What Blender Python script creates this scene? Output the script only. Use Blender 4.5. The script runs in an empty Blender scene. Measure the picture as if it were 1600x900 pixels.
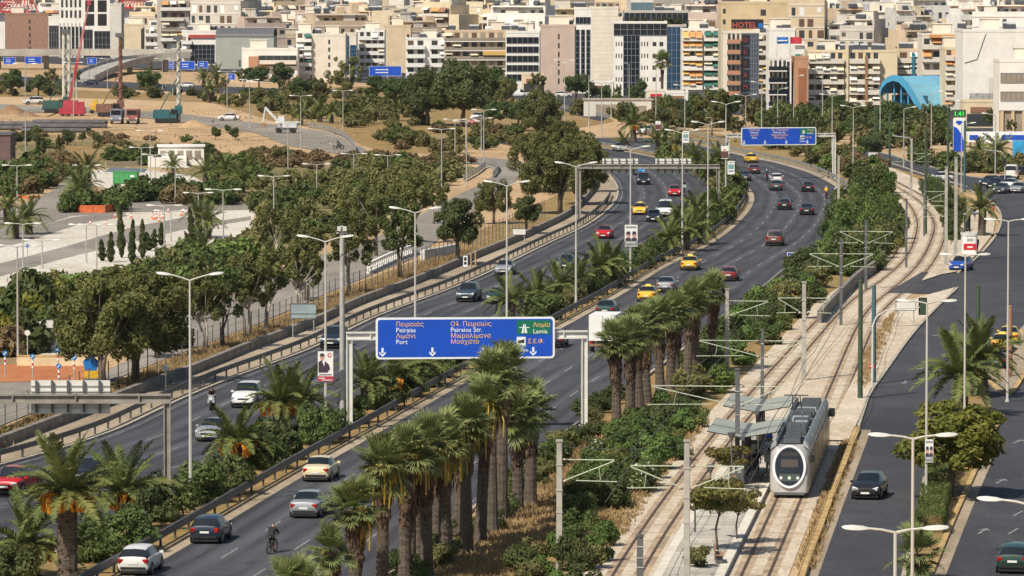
import bpy, math, random
import numpy as np
from mathutils import Vector, Matrix, Euler

# ------------------------------------------------------------------ camera, sky, sun, exposure
SC = bpy.context.scene
COL = SC.collection
R = math.radians
FPX, CAMH, HOR = 8000.0, 32.0, -60.0            # focal length in photo pixels, camera height, horizon row
PITCH = math.atan((450 - HOR) / FPX)
cd = bpy.data.cameras.new('camera')
cd.sensor_width = 36.0
cd.lens = FPX / 1600 * 36.0
cd.clip_start = 1.0
cd.clip_end = 12000
cam = bpy.data.objects.new('camera', cd)
cam.location = (0, 0, CAMH)
cam.rotation_euler = (math.pi / 2 - PITCH, 0, 0)
COL.objects.link(cam)
SC.camera = cam

SUN_EL = R(49)
SUN_TO = Vector((-0.6 * math.cos(SUN_EL), -0.8 * math.cos(SUN_EL), math.sin(SUN_EL)))   # towards the sun
w = bpy.data.worlds.new('World'); SC.world = w; w.use_nodes = True
wn = w.node_tree.nodes
sky = wn.new('ShaderNodeTexSky'); sky.sky_type = 'NISHITA'; sky.sun_disc = False
sky.sun_elevation = SUN_EL
sky.sun_rotation = math.atan2(SUN_TO.x, SUN_TO.y)
sky.air_density = 1.2; sky.dust_density = 1.5
w.node_tree.links.new(sky.outputs[0], wn['Background'].inputs[0])
wn['Background'].inputs[1].default_value = 0.072
sl = bpy.data.lights.new('sun', 'SUN'); sl.energy = 4.6; sl.angle = R(0.5); sl.color = (1.0, 0.915, 0.77)
so = bpy.data.objects.new('sun', sl); COL.objects.link(so)
so.rotation_euler = SUN_TO.to_track_quat('Z', 'Y').to_euler()
so.location = (-100, -100, 200)
SC.view_settings.view_transform = 'Standard'
SC.view_settings.look = 'None'
SC.view_settings.exposure = 0.2
SC.view_settings.gamma = 1.0

# ------------------------------------------------------------------ pixel <-> place
CP, SP = math.cos(PITCH), math.sin(PITCH)
def G(px, py, z=0.0):
    a, b = (px - 800) / FPX, -(py - 450) / FPX
    dx, dy, dz = a, CP + b * SP, -SP + b * CP
    t = (z - CAMH) / dz
    return Vector((dx * t, dy * t, z))
def PX(p):
    y, z = p[1], p[2] - CAMH
    depth = y * CP - z * SP
    return (800 + FPX * p[0] / depth, 450 - FPX * (y * SP + z * CP) / depth)
def ppm(py): return (py - HOR) / CAMH             # pixels per metre at a ground row
def height_to(base, ytop):                        # height of a vertical thing at base whose top is at row ytop
    b = -(ytop - 450) / FPX
    dy, dz = CP + b * SP, -SP + b * CP
    return max(0.1, CAMH + dz / dy * base.y - base.z)

# ------------------------------------------------------------------ mesh builder
class MB:
    def __init__(s): s.v = []; s.f = []; s.m = []; s.uv = None
    def face(s, pts, m=0):
        n = len(s.v); s.v += [tuple(p) for p in pts]; s.f.append(tuple(range(n, n + len(pts)))); s.m.append(m); return s
    def box(s, c, d, rz=0.0, m=0, M=None, taper=1.0):
        n = len(s.v); cx, cy, cz = c; hx, hy, hz = d[0] / 2, d[1] / 2, d[2] / 2
        cr, sr = math.cos(rz), math.sin(rz)
        for k in (-1, 1):
            tp = taper if k > 0 else 1.0
            for i, j in ((-1, -1), (1, -1), (1, 1), (-1, 1)):
                x, y = i * hx * tp, j * hy * tp
                p = Vector((cx + x * cr - y * sr, cy + x * sr + y * cr, cz + k * hz))
                s.v.append(tuple(M @ p) if M else tuple(p))
        for q in ((0, 3, 2, 1), (4, 5, 6, 7), (0, 1, 5, 4), (1, 2, 6, 5), (2, 3, 7, 6), (3, 0, 4, 7)):
            s.f.append(tuple(n + a for a in q)); s.m.append(m)
        return s
    def b2(s, lo, hi, m=0, M=None):
        return s.box([(a + b) / 2 for a, b in zip(lo, hi)], [b - a for a, b in zip(lo, hi)], 0, m, M)
    def tube(s, pts, r, n=6, m=0, cap=True):
        pts = [Vector(p) for p in pts]
        if not hasattr(r, '__len__'): r = [r] * len(pts)
        base = len(s.v); prev = None
        for i, p in enumerate(pts):
            t = (pts[min(i + 1, len(pts) - 1)] - pts[max(i - 1, 0)])
            if t.length < 1e-9: t = Vector((0, 0, 1))
            t.normalize()
            u = t.orthogonal().normalized() if prev is None else (prev - t * prev.dot(t)).normalized()
            prev = u; v = t.cross(u)
            for k in range(n):
                a = 2 * math.pi * k / n
                s.v.append(tuple(p + (u * math.cos(a) + v * math.sin(a)) * r[i]))
        for i in range(len(pts) - 1):
            for k in range(n):
                a, b = base + i * n + k, base + i * n + (k + 1) % n
                s.f.append((a, b, b + n, a + n)); s.m.append(m)
        if cap:
            s.f.append(tuple(base + k for k in range(n))[::-1]); s.m.append(m)
            e = base + (len(pts) - 1) * n
            s.f.append(tuple(e + k for k in range(n))); s.m.append(m)
        return s
    def bar(s, a, b, wd, h, m=0):                 # rectangular bar from a to b
        a, b = Vector(a), Vector(b); t = (b - a); L = t.length; t.normalize()
        up = Vector((0, 0, 1)) if abs(t.z) < 0.95 else Vector((0, 1, 0))
        sd = t.cross(up).normalized(); up = sd.cross(t)
        M = Matrix((( t.x, sd.x, up.x, a.x), (t.y, sd.y, up.y, a.y), (t.z, sd.z, up.z, a.z), (0, 0, 0, 1)))
        return s.b2((0, -wd / 2, -h / 2), (L, wd / 2, h / 2), m, M)
    def lathe(s, prof, n=12, c=(0, 0, 0), m=0, axis='z'):
        base = len(s.v)
        for (r, z) in prof:
            for k in range(n):
                a = 2 * math.pi * k / n; x, y = r * math.cos(a), r * math.sin(a)
                p = (x, y, z) if axis == 'z' else ((x, z, y) if axis == 'y' else (z, x, y))
                s.v.append((c[0] + p[0], c[1] + p[1], c[2] + p[2]))
        for i in range(len(prof) - 1):
            for k in range(n):
                a, b = base + i * n + k, base + i * n + (k + 1) % n
                s.f.append((a, b, b + n, a + n) if axis != 'y' else (a, a + n, b + n, b)); s.m.append(m)
        s.f.append(tuple(base + k for k in range(n))[::-1]); s.m.append(m)
        e = base + (len(prof) - 1) * n
        s.f.append(tuple(e + k for k in range(n))); s.m.append(m)
        return s
    def prism(s, pts, z0, z1, m=0):               # pts: xy outline (ccw)
        n = len(s.v); k = len(pts)
        s.v += [(p[0], p[1], z0) for p in pts] + [(p[0], p[1], z1) for p in pts]
        s.f.append(tuple(n + k + i for i in range(k))); s.m.append(m)
        for i in range(k):
            j = (i + 1) % k; s.f.append((n + i, n + j, n + k + j, n + k + i)); s.m.append(m)
        return s
    def add(s, v, f, m=0):
        n = len(s.v); s.v += [tuple(p) for p in v]; s.f += [tuple(n + a for a in q) for q in f]; s.m += [m] * len(f); return s
    def mesh(s, name, mats, smooth=False):
        me = bpy.data.meshes.new(name); me.from_pydata(s.v, [], s.f)
        for mt in (mats if isinstance(mats, (list, tuple)) else [mats]): me.materials.append(mt)
        if any(s.m): me.polygons.foreach_set('material_index', s.m)
        if smooth: me.polygons.foreach_set('use_smooth', [True] * len(s.f))
        if smooth and smooth != True:
            me.set_sharp_from_angle(angle=R(smooth))
        me.update(); return me

def npmesh(name, V, F, mats, mi=None):            # big arrays; F is (n,4) or (n,3)
    me = bpy.data.meshes.new(name)
    nv, nf, k = len(V), len(F), F.shape[1]
    me.vertices.add(nv); me.vertices.foreach_set('co', np.asarray(V, np.float32).ravel())
    me.loops.add(nf * k); me.loops.foreach_set('vertex_index', F.astype(np.int32).ravel())
    me.polygons.add(nf); me.polygons.foreach_set('loop_start', np.arange(0, nf * k, k, dtype=np.int32))
    for mt in (mats if isinstance(mats, (list, tuple)) else [mats]): me.materials.append(mt)
    if mi is not None: me.polygons.foreach_set('material_index', np.asarray(mi, np.int32))
    me.update(calc_edges=True); return me

# ------------------------------------------------------------------ objects
def link(o, parent=None):
    COL.objects.link(o)
    if parent is not None: o.parent = parent
    return o
def ob(name, mesh, parent=None, loc=(0, 0, 0), rot=(0, 0, 0), sc=(1, 1, 1), mat=None):
    o = bpy.data.objects.new(name, mesh)
    o.location = loc; o.rotation_euler = rot; o.scale = sc
    if mat is not None:
        o.data = mesh
        o.material_slots[0].link = 'OBJECT'; o.material_slots[0].material = mat
    return link(o, parent)
def tag(o, label=None, cat=None, group=None, kind=None):
    if label: o['label'] = label
    if cat: o['category'] = cat
    if group: o['group'] = group
    if kind: o['kind'] = kind
    return o
def thing(name, label, cat, loc=(0, 0, 0), rz=0.0, group=None, sc=1.0):
    o = bpy.data.objects.new(name, None); o.empty_display_size = 0.3
    o.location = loc; o.rotation_euler = (0, 0, rz)
    o.scale = (sc, sc, sc) if not hasattr(sc, '__len__') else sc
    link(o); return tag(o, label, cat, group)
# a model is a list of parts: (name, mesh, loc, rot, colour key or None, [sub-parts])
def place(model, name, label, cat, loc, rz=0.0, group=None, sc=1.0, mats={}):
    t = thing(name, label, cat, loc, rz, group, sc)
    def rec(parts, par):
        for p in parts:
            o = ob(p[0], p[1], par, p[2], p[3], mat=mats.get(p[4]) if p[4] else None)
            if len(p) > 5: rec(p[5], o)
            if len(p) > 6 and p[6]: o['kind'] = p[6]
    rec(model, t); return t
ORD = ['first', 'second', 'third', 'fourth', 'fifth', 'sixth', 'seventh', 'eighth', 'ninth', 'tenth', 'eleventh', 'twelfth',
       'thirteenth', 'fourteenth', 'fifteenth', 'sixteenth', 'seventeenth', 'eighteenth', 'nineteenth', 'twentieth']
for _t in ('twenty', 'thirty', 'forty', 'fifty'): ORD += [_t + '-' + _u for _u in ('first', 'second', 'third', 'fourth', 'fifth', 'sixth', 'seventh', 'eighth', 'ninth')] + ['next round']
def nth(i): return ORD[i] if i < len(ORD) else 'far'

# ------------------------------------------------------------------ curves on the ground
def crom(P, per=10):
    P = [np.array(p[:2], float) for p in P]; P = [2 * P[0] - P[1]] + P + [2 * P[-1] - P[-2]]; out = []
    for i in range(1, len(P) - 2):
        a, b, c, d = P[i - 1:i + 3]
        for k in range(per):
            t = k / per
            out.append(0.5 * (2 * b + (c - a) * t + (2 * a - 5 * b + 4 * c - d) * t * t + (3 * b - a - 3 * c + d) * t ** 3))
    out.append(P[-2]); return np.array(out)
class Edge:                                        # a line along the road given by photo pixels, as x(Y)
    def __init__(s, px=None, xs=None, ys=None, z=0.0):
        if px is not None:
            pts = crom([G(a, b, z) for a, b in px], 12)
            o = np.argsort(pts[:, 1]); s.xs, s.ys = pts[o, 0], pts[o, 1]
            g = np.arange(s.ys[0], s.ys[-1], 3.0); x = np.interp(g, s.ys, s.xs)
            k = np.ones(9) / 9; xp = np.pad(x, 4, mode='reflect', reflect_type='odd')
            s.xs, s.ys = np.convolve(xp, k, 'valid'), g
        else: s.xs, s.ys = np.asarray(xs), np.asarray(ys)
    def x(s, Y): return float(np.interp(Y, s.ys, s.xs))
    def off(s, d): return Edge(xs=s.xs + d, ys=s.ys)
    def dirn(s, Y):
        return Vector((s.x(Y + 4) - s.x(Y - 4), 8.0, 0)).normalized()
    def rz(s, Y): d = s.dirn(Y); return math.atan2(d.y, d.x)
    def line(s, y0, y1, step=3.0):
        n = max(2, int((y1 - y0) / step) + 1)
        return [Vector((s.x(y), y, 0)) for y in np.linspace(y0, y1, n)]
# ------------------------------------------------------------------ materials
MATS = {}
def nd(nt, t, **k):
    n = nt.nodes.new(t)
    for a, b in k.items(): setattr(n, a, b)
    return n
def mat(name, col, rough=0.8, metal=0.0, var=0.0, scale=1.0, bump=0.0, bscale=None, col2=None, spec=0.5, coords='Object',
        rnd=0.0, emit=None, trans=0.0, coat=0.0, stretch=None, detail=4.0, hue=0.0):
    if name in MATS: return MATS[name]
    m = bpy.data.materials.new(name); MATS[name] = m; m.use_nodes = True
    nt = m.node_tree; b = nt.nodes['Principled BSDF']; L = nt.links.new
    b.inputs['Roughness'].default_value = rough; b.inputs['Metallic'].default_value = metal
    b.inputs['Specular IOR Level'].default_value = spec
    if coat: b.inputs['Coat Weight'].default_value = coat; b.inputs['Coat Roughness'].default_value = 0.05
    c4 = (*col, 1)
    b.inputs['Base Color'].default_value = c4
    out = None
    tc = nd(nt, 'ShaderNodeTexCoord'); vec = tc.outputs[coords]
    if coords == 'World':
        pass
    if stretch:
        mp = nd(nt, 'ShaderNodeMapping'); L(vec, mp.inputs[0]); mp.inputs['Scale'].default_value = stretch; vec = mp.outputs[0]
    if var > 0 or col2 is not None:
        n1 = nd(nt, 'ShaderNodeTexNoise'); n1.inputs['Scale'].default_value = scale; n1.inputs['Detail'].default_value = detail
        n1.inputs['Roughness'].default_value = 0.62; L(vec, n1.inputs['Vector'])
        r = nd(nt, 'ShaderNodeValToRGB'); L(n1.outputs['Fac'], r.inputs[0])
        lo = tuple(max(0, x * (1 - var)) for x in col); hi = col2 if col2 is not None else tuple(min(1, x * (1 + var)) for x in col)
        if col2 is not None and var == 0: lo = col
        r.color_ramp.elements[0].position = 0.33; r.color_ramp.elements[0].color = (*lo, 1)
        r.color_ramp.elements[1].position = 0.67; r.color_ramp.elements[1].color = (*hi, 1)
        out = r.outputs[0]
    if rnd > 0 or hue > 0:
        oi = nd(nt, 'ShaderNodeObjectInfo'); hs = nd(nt, 'ShaderNodeHueSaturation')
        mr = nd(nt, 'ShaderNodeMapRange'); L(oi.outputs['Random'], mr.inputs[0])
        mr.inputs[3].default_value = 1 - rnd; mr.inputs[4].default_value = 1 + rnd; L(mr.outputs[0], hs.inputs['Value'])
        if hue > 0:
            ml = nd(nt, 'ShaderNodeMath', operation='MULTIPLY'); L(oi.outputs['Random'], ml.inputs[0]); ml.inputs[1].default_value = 7.31
            fr = nd(nt, 'ShaderNodeMath', operation='FRACT'); L(ml.outputs[0], fr.inputs[0])
            mh = nd(nt, 'ShaderNodeMapRange'); L(fr.outputs[0], mh.inputs[0]); mh.inputs[3].default_value = 0.5 - hue; mh.inputs[4].default_value = 0.5 + hue
            L(mh.outputs[0], hs.inputs['Hue'])
        if out: L(out, hs.inputs['Color'])
        else: hs.inputs['Color'].default_value = c4
        out = hs.outputs[0]
    if out: L(out, b.inputs['Base Color'])
    if bump > 0:
        n2 = nd(nt, 'ShaderNodeTexNoise'); n2.inputs['Scale'].default_value = bscale or scale * 6; n2.inputs['Detail'].default_value = 5
        L(vec, n2.inputs['Vector']); bp = nd(nt, 'ShaderNodeBump'); bp.inputs['Strength'].default_value = bump
        bp.inputs['Distance'].default_value = 0.05; L(n2.outputs['Fac'], bp.inputs['Height']); L(bp.outputs[0], b.inputs['Normal'])
    if trans > 0:
        tr = nd(nt, 'ShaderNodeBsdfTranslucent'); mx = nd(nt, 'ShaderNodeMixShader'); mx.inputs[0].default_value = trans
        if out: L(out, tr.inputs[0])
        else: tr.inputs[0].default_value = c4
        L(b.outputs[0], mx.inputs[1]); L(tr.outputs[0], mx.inputs[2]); L(mx.outputs[0], nt.nodes['Material Output'].inputs[0])
    if emit:
        b.inputs['Emission Color'].default_value = (*col, 1); b.inputs['Emission Strength'].default_value = emit
    return m

def ground_mat(name, c1, c2, c3, s1=0.02, s2=0.3, s3=3.0, rough=0.95, bump=0.3):
    """earth: three tones mixed by noise at three sizes"""
    m = bpy.data.materials.new(name); MATS[name] = m; m.use_nodes = True
    nt = m.node_tree; b = nt.nodes['Principled BSDF']; L = nt.links.new
    b.inputs['Roughness'].default_value = rough; b.inputs['Specular IOR Level'].default_value = 0.2
    tc = nd(nt, 'ShaderNodeTexCoord'); v = tc.outputs['Object']
    mp = nd(nt, 'ShaderNodeMapping'); L(v, mp.inputs[0]); mp.inputs['Scale'].default_value = (1, 0.4, 1); v = mp.outputs[0]
    def noise(s, d=5):
        n = nd(nt, 'ShaderNodeTexNoise'); n.inputs['Scale'].default_value = s; n.inputs['Detail'].default_value = d
        n.inputs['Roughness'].default_value = 0.65; L(v, n.inputs['Vector']); return n.outputs['Fac']
    def ramp(f, a, c, p0=0.4, p1=0.6):
        r = nd(nt, 'ShaderNodeValToRGB'); L(f, r.inputs[0])
        r.color_ramp.elements[0].position = p0; r.color_ramp.elements[1].position = p1
        r.color_ramp.elements[0].color = a; r.color_ramp.elements[1].color = c; return r.outputs[0]
    def mix(f, a, c):
        x = nd(nt, 'ShaderNodeMix', data_type='RGBA'); 
        if hasattr(f, 'is_output'): L(f, x.inputs['Factor'])
        else: x.inputs['Factor'].default_value = f
        for sck, val in ((x.inputs[6], a), (x.inputs[7], c)):
            if hasattr(val, 'is_output'): L(val, sck)
            else: sck.default_value = (*val, 1)
        return x.outputs[2]
    bw = ((0, 0, 0, 1), (1, 1, 1, 1))
    c = mix(ramp(noise(s2), *bw, 0.42, 0.6), c1, c2)
    c = mix(ramp(noise(s1), *bw, 0.48, 0.62), c, c3)
    f3 = ramp(noise(s3), (0.72, 0.72, 0.72, 1), (1.18, 1.18, 1.18, 1), 0.3, 0.7)
    x = nd(nt, 'ShaderNodeMix', data_type='RGBA', blend_type='MULTIPLY'); x.inputs['Factor'].default_value = 1
    L(c, x.inputs[6]); L(f3, x.inputs[7]); L(x.outputs[2], b.inputs['Base Color'])
    if bump:
        bp = nd(nt, 'ShaderNodeBump'); bp.inputs['Strength'].default_value = bump; bp.inputs['Distance'].default_value = 0.08
        L(noise(s3 * 2), bp.inputs['Height']); L(bp.outputs[0], b.inputs['Normal'])
    return m

def road_mat(name, base, lanes, amp=0.46):
    """asphalt: UV.x counts lanes across, UV.y metres along; wheel tracks, oil line, patches, grain"""
    m = bpy.data.materials.new(name); MATS[name] = m; m.use_nodes = True
    nt = m.node_tree; b = nt.nodes['Principled BSDF']; L = nt.links.new
    b.inputs['Roughness'].default_value = 0.82; b.inputs['Specular IOR Level'].default_value = 0.35
    uv = nd(nt, 'ShaderNodeUVMap'); sp = nd(nt, 'ShaderNodeSeparateXYZ'); L(uv.outputs[0], sp.inputs[0])
    def M(op, a, c=None):
        n = nd(nt, 'ShaderNodeMath', operation=op)
        for i, x in enumerate((a, c)):
            if x is None: continue
            if hasattr(x, 'is_output'): L(x, n.inputs[i])
            else: n.inputs[i].default_value = x
        return n.outputs[0]
    def noise(sc, d=4, st=(1, 1, 1)):
        mp = nd(nt, 'ShaderNodeMapping'); L(uv.outputs[0], mp.inputs[0]); mp.inputs['Scale'].default_value = st
        n = nd(nt, 'ShaderNodeTexNoise'); n.inputs['Scale'].default_value = sc; n.inputs['Detail'].default_value = d; L(mp.outputs[0], n.inputs['Vector']); return n.outputs['Fac']
    wob = M('MULTIPLY', M('SUBTRACT', noise(1.0, 2, (0.4, 0.03, 1)), 0.5), 0.35)
    u = M('ADD', sp.outputs[0], wob)
    trk = M('COSINE', M('MULTIPLY', u, 4 * math.pi))          # two wheel tracks a lane
    oil = M('COSINE', M('MULTIPLY', u, 2 * math.pi))
    a = M('MULTIPLY', trk, amp * 0.45)
    c = M('MULTIPLY', oil, amp * 0.35)
    streak = M('MULTIPLY', M('SUBTRACT', noise(1.0, 5, (5.0, 0.05, 1)), 0.5), amp * 2.6)
    patch = M('MULTIPLY', M('SUBTRACT', noise(1.0, 5, (0.5, 0.05, 1)), 0.5), amp * 2.2)
    grain = M('MULTIPLY', M('SUBTRACT', noise(1.0, 3, (14, 4, 1)), 0.5), amp * 1.6)
    f = M('ADD', 1.0, M('ADD', M('ADD', a, c), M('ADD', streak, M('ADD', patch, grain))))
    x = nd(nt, 'ShaderNodeVectorMath', operation='SCALE'); x.inputs[0].default_value = base; L(f, x.inputs['Scale'])
    L(x.outputs[0], b.inputs['Base Color'])
    return m

K = mat
M_EARTH = ground_mat('sandy_earth', (0.50, 0.335, 0.19), (0.38, 0.265, 0.145), (0.54, 0.39, 0.24), 0.012, 0.11, 1.2)
M_DRY = ground_mat('dry_grass_soil', (0.33, 0.215, 0.09), (0.22, 0.155, 0.06), (0.29, 0.21, 0.10), 0.06, 0.5, 3.0)
M_SCRUB = ground_mat('scrub_soil', (0.30, 0.215, 0.11), (0.20, 0.165, 0.075), (0.15, 0.14, 0.06), 0.05, 0.25, 2.0)
M_PAVER = ground_mat('tram_bed_stone', (0.57, 0.485, 0.38), (0.47, 0.38, 0.28), (0.61, 0.54, 0.435), 0.06, 0.55, 4.0, bump=0.15)
M_CONC = ground_mat('worn_concrete', (0.36, 0.29, 0.21), (0.28, 0.225, 0.16), (0.42, 0.35, 0.26), 0.07, 0.4, 3.5, bump=0.15)
M_PLAZA = ground_mat('pale_concrete', (0.60, 0.55, 0.48), (0.52, 0.47, 0.40), (0.64, 0.60, 0.54), 0.05, 0.3, 2.0, bump=0.1)
M_ORANGE = ground_mat('red_gravel', (0.46, 0.17, 0.07), (0.40, 0.15, 0.065), (0.50, 0.22, 0.10), 0.05, 0.6, 6.0)
M_ASPH = road_mat('motorway_asphalt', (0.058, 0.059, 0.069), 4)
M_ASPH2 = ground_mat('street_asphalt', (0.056, 0.057, 0.067), (0.072, 0.073, 0.083), (0.044, 0.045, 0.053), 0.04, 0.3, 4.0, rough=0.8, bump=0.05)
M_ASPHL = ground_mat('old_pale_asphalt', (0.26, 0.235, 0.205), (0.21, 0.19, 0.17), (0.31, 0.28, 0.245), 0.05, 0.3, 3.0, bump=0.05)
M_LINE = K('road_paint', (0.22, 0.218, 0.21), 0.7, var=0.45, scale=3.0)
M_KERB = K('kerb_stone', (0.40, 0.35, 0.28), 0.9, var=0.3, scale=1.5)
M_KERBY = K('kerb_yellow_paint', (0.46, 0.31, 0.13), 0.85, var=0.35, scale=1.2)
M_WALL = K('low_wall_concrete', (0.20, 0.18, 0.155), 0.9, var=0.35, scale=0.8)
M_RAIL = K('guard_rail_steel', (0.115, 0.115, 0.12), 0.55, 0.5, var=0.3, scale=1.0)
M_RAILL = K('galvanised_rail', (0.36, 0.36, 0.35), 0.5, 0.5, var=0.25, scale=1.0)
M_GALV = K('galvanised_steel', (0.46, 0.46, 0.44), 0.5, 0.3, var=0.18, scale=1.5)
M_POLEW = K('pale_lamp_post', (0.52, 0.50, 0.46), 0.55, 0.1, var=0.2, scale=1.2)
M_LAMPH = K('lamp_head_white', (0.58, 0.58, 0.56), 0.4)
M_POLEC = K('concrete_post', (0.36, 0.345, 0.31), 0.85, var=0.25, scale=1.0)
M_POLEG = K('dark_green_post', (0.045, 0.075, 0.045), 0.55, var=0.2, scale=1.0)
M_POLED = K('dark_grey_post', (0.10, 0.105, 0.11), 0.55, var=0.2)
M_RUST = K('rusty_post', (0.30, 0.17, 0.10), 0.85, var=0.3, scale=2.0)
M_TRACK = K('tram_rail_groove', (0.10, 0.065, 0.045), 0.6, 0.3, var=0.3, scale=2.0)
M_ARM = K('pale_green_bracket', (0.42, 0.47, 0.36), 0.6)
M_WIRE = K('overhead_wire', (0.045, 0.045, 0.045), 0.6)
M_WHITE = K('white_paint', (0.78, 0.78, 0.76), 0.45, var=0.06, scale=2.0)
M_PANEL = K('sign_back_panel', (0.66, 0.66, 0.62), 0.5, var=0.08, scale=1.0)
M_BLUE = K('sign_blue', (0.006, 0.075, 0.52), 0.45, var=0.08, scale=0.6)
M_SGREEN = K('sign_green', (0.005, 0.16, 0.09), 0.45)
M_SWHITE = K('sign_white', (0.80, 0.84, 0.86), 0.45)
M_SORANGE = K('sign_faded_yellow', (0.78, 0.45, 0.17), 0.6)
M_BLACK = K('black_plastic', (0.014, 0.014, 0.016), 0.55)
M_TYRE = K('tyre_rubber', (0.018, 0.018, 0.018), 0.85)
M_RIM = K('wheel_rim', (0.34, 0.34, 0.35), 0.35, 0.7)
M_GLASS = K('car_glass', (0.012, 0.016, 0.02), 0.06, spec=0.8)
M_TAIL = K('tail_light_red', (0.45, 0.012, 0.012), 0.25)
M_HEAD = K('headlight_lens', (0.75, 0.77, 0.78), 0.15)
M_PLATE = K('number_plate', (0.75, 0.75, 0.72), 0.5)
M_CHROME = K('chrome', (0.6, 0.6, 0.6), 0.2, 1.0)
def paint(n, c, metal=0.0): return K('car_paint_' + n, c, 0.32, metal, spec=0.5, coat=0.6)
PT = dict(black=paint('black', (0.012, 0.013, 0.016)), navy=paint('navy', (0.012, 0.022, 0.04)), white=paint('white', (0.72, 0.72, 0.71)),
          silver=paint('silver', (0.36, 0.38, 0.40), 0.35), cream=paint('cream', (0.72, 0.62, 0.40)), yellow=paint('yellow', (0.80, 0.48, 0.02)),
          red=paint('red', (0.50, 0.012, 0.016)), darkred=paint('dark_red', (0.18, 0.014, 0.02)), green=paint('dark_green', (0.012, 0.045, 0.035)),
          grey=paint('grey', (0.10, 0.11, 0.12), 0.3), bluegrey=paint('blue_grey', (0.05, 0.075, 0.10), 0.3), blue=paint('blue', (0.015, 0.07, 0.36)),
          plum=paint('plum', (0.13, 0.045, 0.05)), sky=paint('sky_blue', (0.02, 0.20, 0.50)), brown=paint('brown', (0.16, 0.07, 0.05)))
# plants
def leaf(n, c, c2=None, tr=0.22, rnd=0.18, hue=0.012): return K('leaf_' + n, c, 0.6, var=0.0 if c2 else 0.3, scale=0.9, col2=c2, rnd=rnd, hue=hue, trans=tr, spec=0.25)
L_OLE = leaf('oleander', (0.060, 0.098, 0.028), (0.142, 0.180, 0.050), 0.3)
L_DARK = leaf('dark_evergreen', (0.058, 0.082, 0.028), (0.122, 0.140, 0.046), 0.3)
L_EUC = leaf('eucalyptus', (0.088, 0.110, 0.034), (0.185, 0.185, 0.058), 0.3)
L_OLIVE = leaf('olive_scrub', (0.135, 0.140, 0.048), (0.225, 0.208, 0.080), 0.3)
L_LIME = leaf('lime', (0.135, 0.158, 0.026), (0.250, 0.235, 0.045), 0.3)
L_BRIGHT = leaf('bright_green', (0.090, 0.150, 0.034), (0.160, 0.225, 0.060))
L_BROWN = leaf('dry_brown', (0.240, 0.165, 0.080), (0.175, 0.140, 0.070), 0.3)
L_FROND = leaf('date_frond', (0.078, 0.108, 0.030), (0.178, 0.195, 0.058), 0.15)
L_FAN = leaf('fan_leaf', (0.105, 0.150, 0.048), (0.245, 0.275, 0.105), 0.25)
L_DEAD = K('dead_frond', (0.085, 0.052, 0.034), 0.9, var=0.6, scale=3.0)
L_STRAW = K('straw', (0.34, 0.235, 0.11), 0.9, var=0.3, scale=1.0, trans=0.2)
L_STALK = K('fruit_stalk', (0.40, 0.29, 0.05), 0.8, var=0.35, scale=3.0)
L_DATE = K('date_fruit', (0.66, 0.27, 0.02), 0.7, var=0.35, scale=4.0)
L_FLOWER = K('pale_blossom', (0.72, 0.62, 0.55), 0.8)
B_PALM = K('palm_bark', (0.100, 0.078, 0.060), 0.95, var=0.45, scale=3.0, bump=0.8, bscale=10, stretch=(1, 1, 3))
B_TREE = K('tree_bark', (0.14, 0.11, 0.085), 0.95, var=0.4, scale=2.0, bump=0.4, stretch=(2, 2, 0.5))
B_PALE = K('pale_bark', (0.38, 0.33, 0.27), 0.9, var=0.35, scale=2.0)
# ------------------------------------------------------------------ ground, roads, pavements
def struct(o): o['kind'] = 'structure'; return o
def poly(name, px, z, m, smooth=0, world=False):
    pts = [Vector(p) for p in px] if world else [G(a, b) for a, b in px]
    if smooth:
        cl = pts + [pts[0]]; pts = [Vector((p[0], p[1], 0)) for p in crom(cl, smooth)[:-1]]
    import bmesh
    bm = bmesh.new(); vs = [bm.verts.new((p.x, p.y, z)) for p in pts]
    f = bm.faces.new(vs); f.normal_update()
    if f.normal.z < 0: f.normal_flip()
    bmesh.ops.triangulate(bm, faces=bm.faces[:])
    me = bpy.data.meshes.new(name); bm.to_mesh(me); bm.free(); me.materials.append(m)
    return struct(ob(name, me))
def strip(name, A, B, y0, y1, z, m, lanes=4, step=4.0, parent=None, ang=None):
    ys = np.linspace(y0, y1, max(2, int((y1 - y0) / step) + 1)); k = 6
    V = []; U = []
    for y in ys:
        a, b = A.x(y), B.x(y)
        for i in range(k + 1):
            V.append((a + (b - a) * i / k, y, z)); U.append((i / k * lanes, y))
    F = []
    for j in range(len(ys) - 1):
        for i in range(k): q = j * (k + 1) + i; F.append((q, q + 1, q + k + 2, q + k + 1))
    me = bpy.data.meshes.new(name); me.from_pydata(V, [], F); me.materials.append(m)
    ul = me.uv_layers.new(name='UVMap')
    li = np.zeros(len(me.loops), np.int32); me.loops.foreach_get('vertex_index', li)
    ul.data.foreach_set('uv', np.asarray(U, np.float32)[li].ravel())
    o = ob(name, me, parent)
    return struct(o) if parent is None else o
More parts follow.
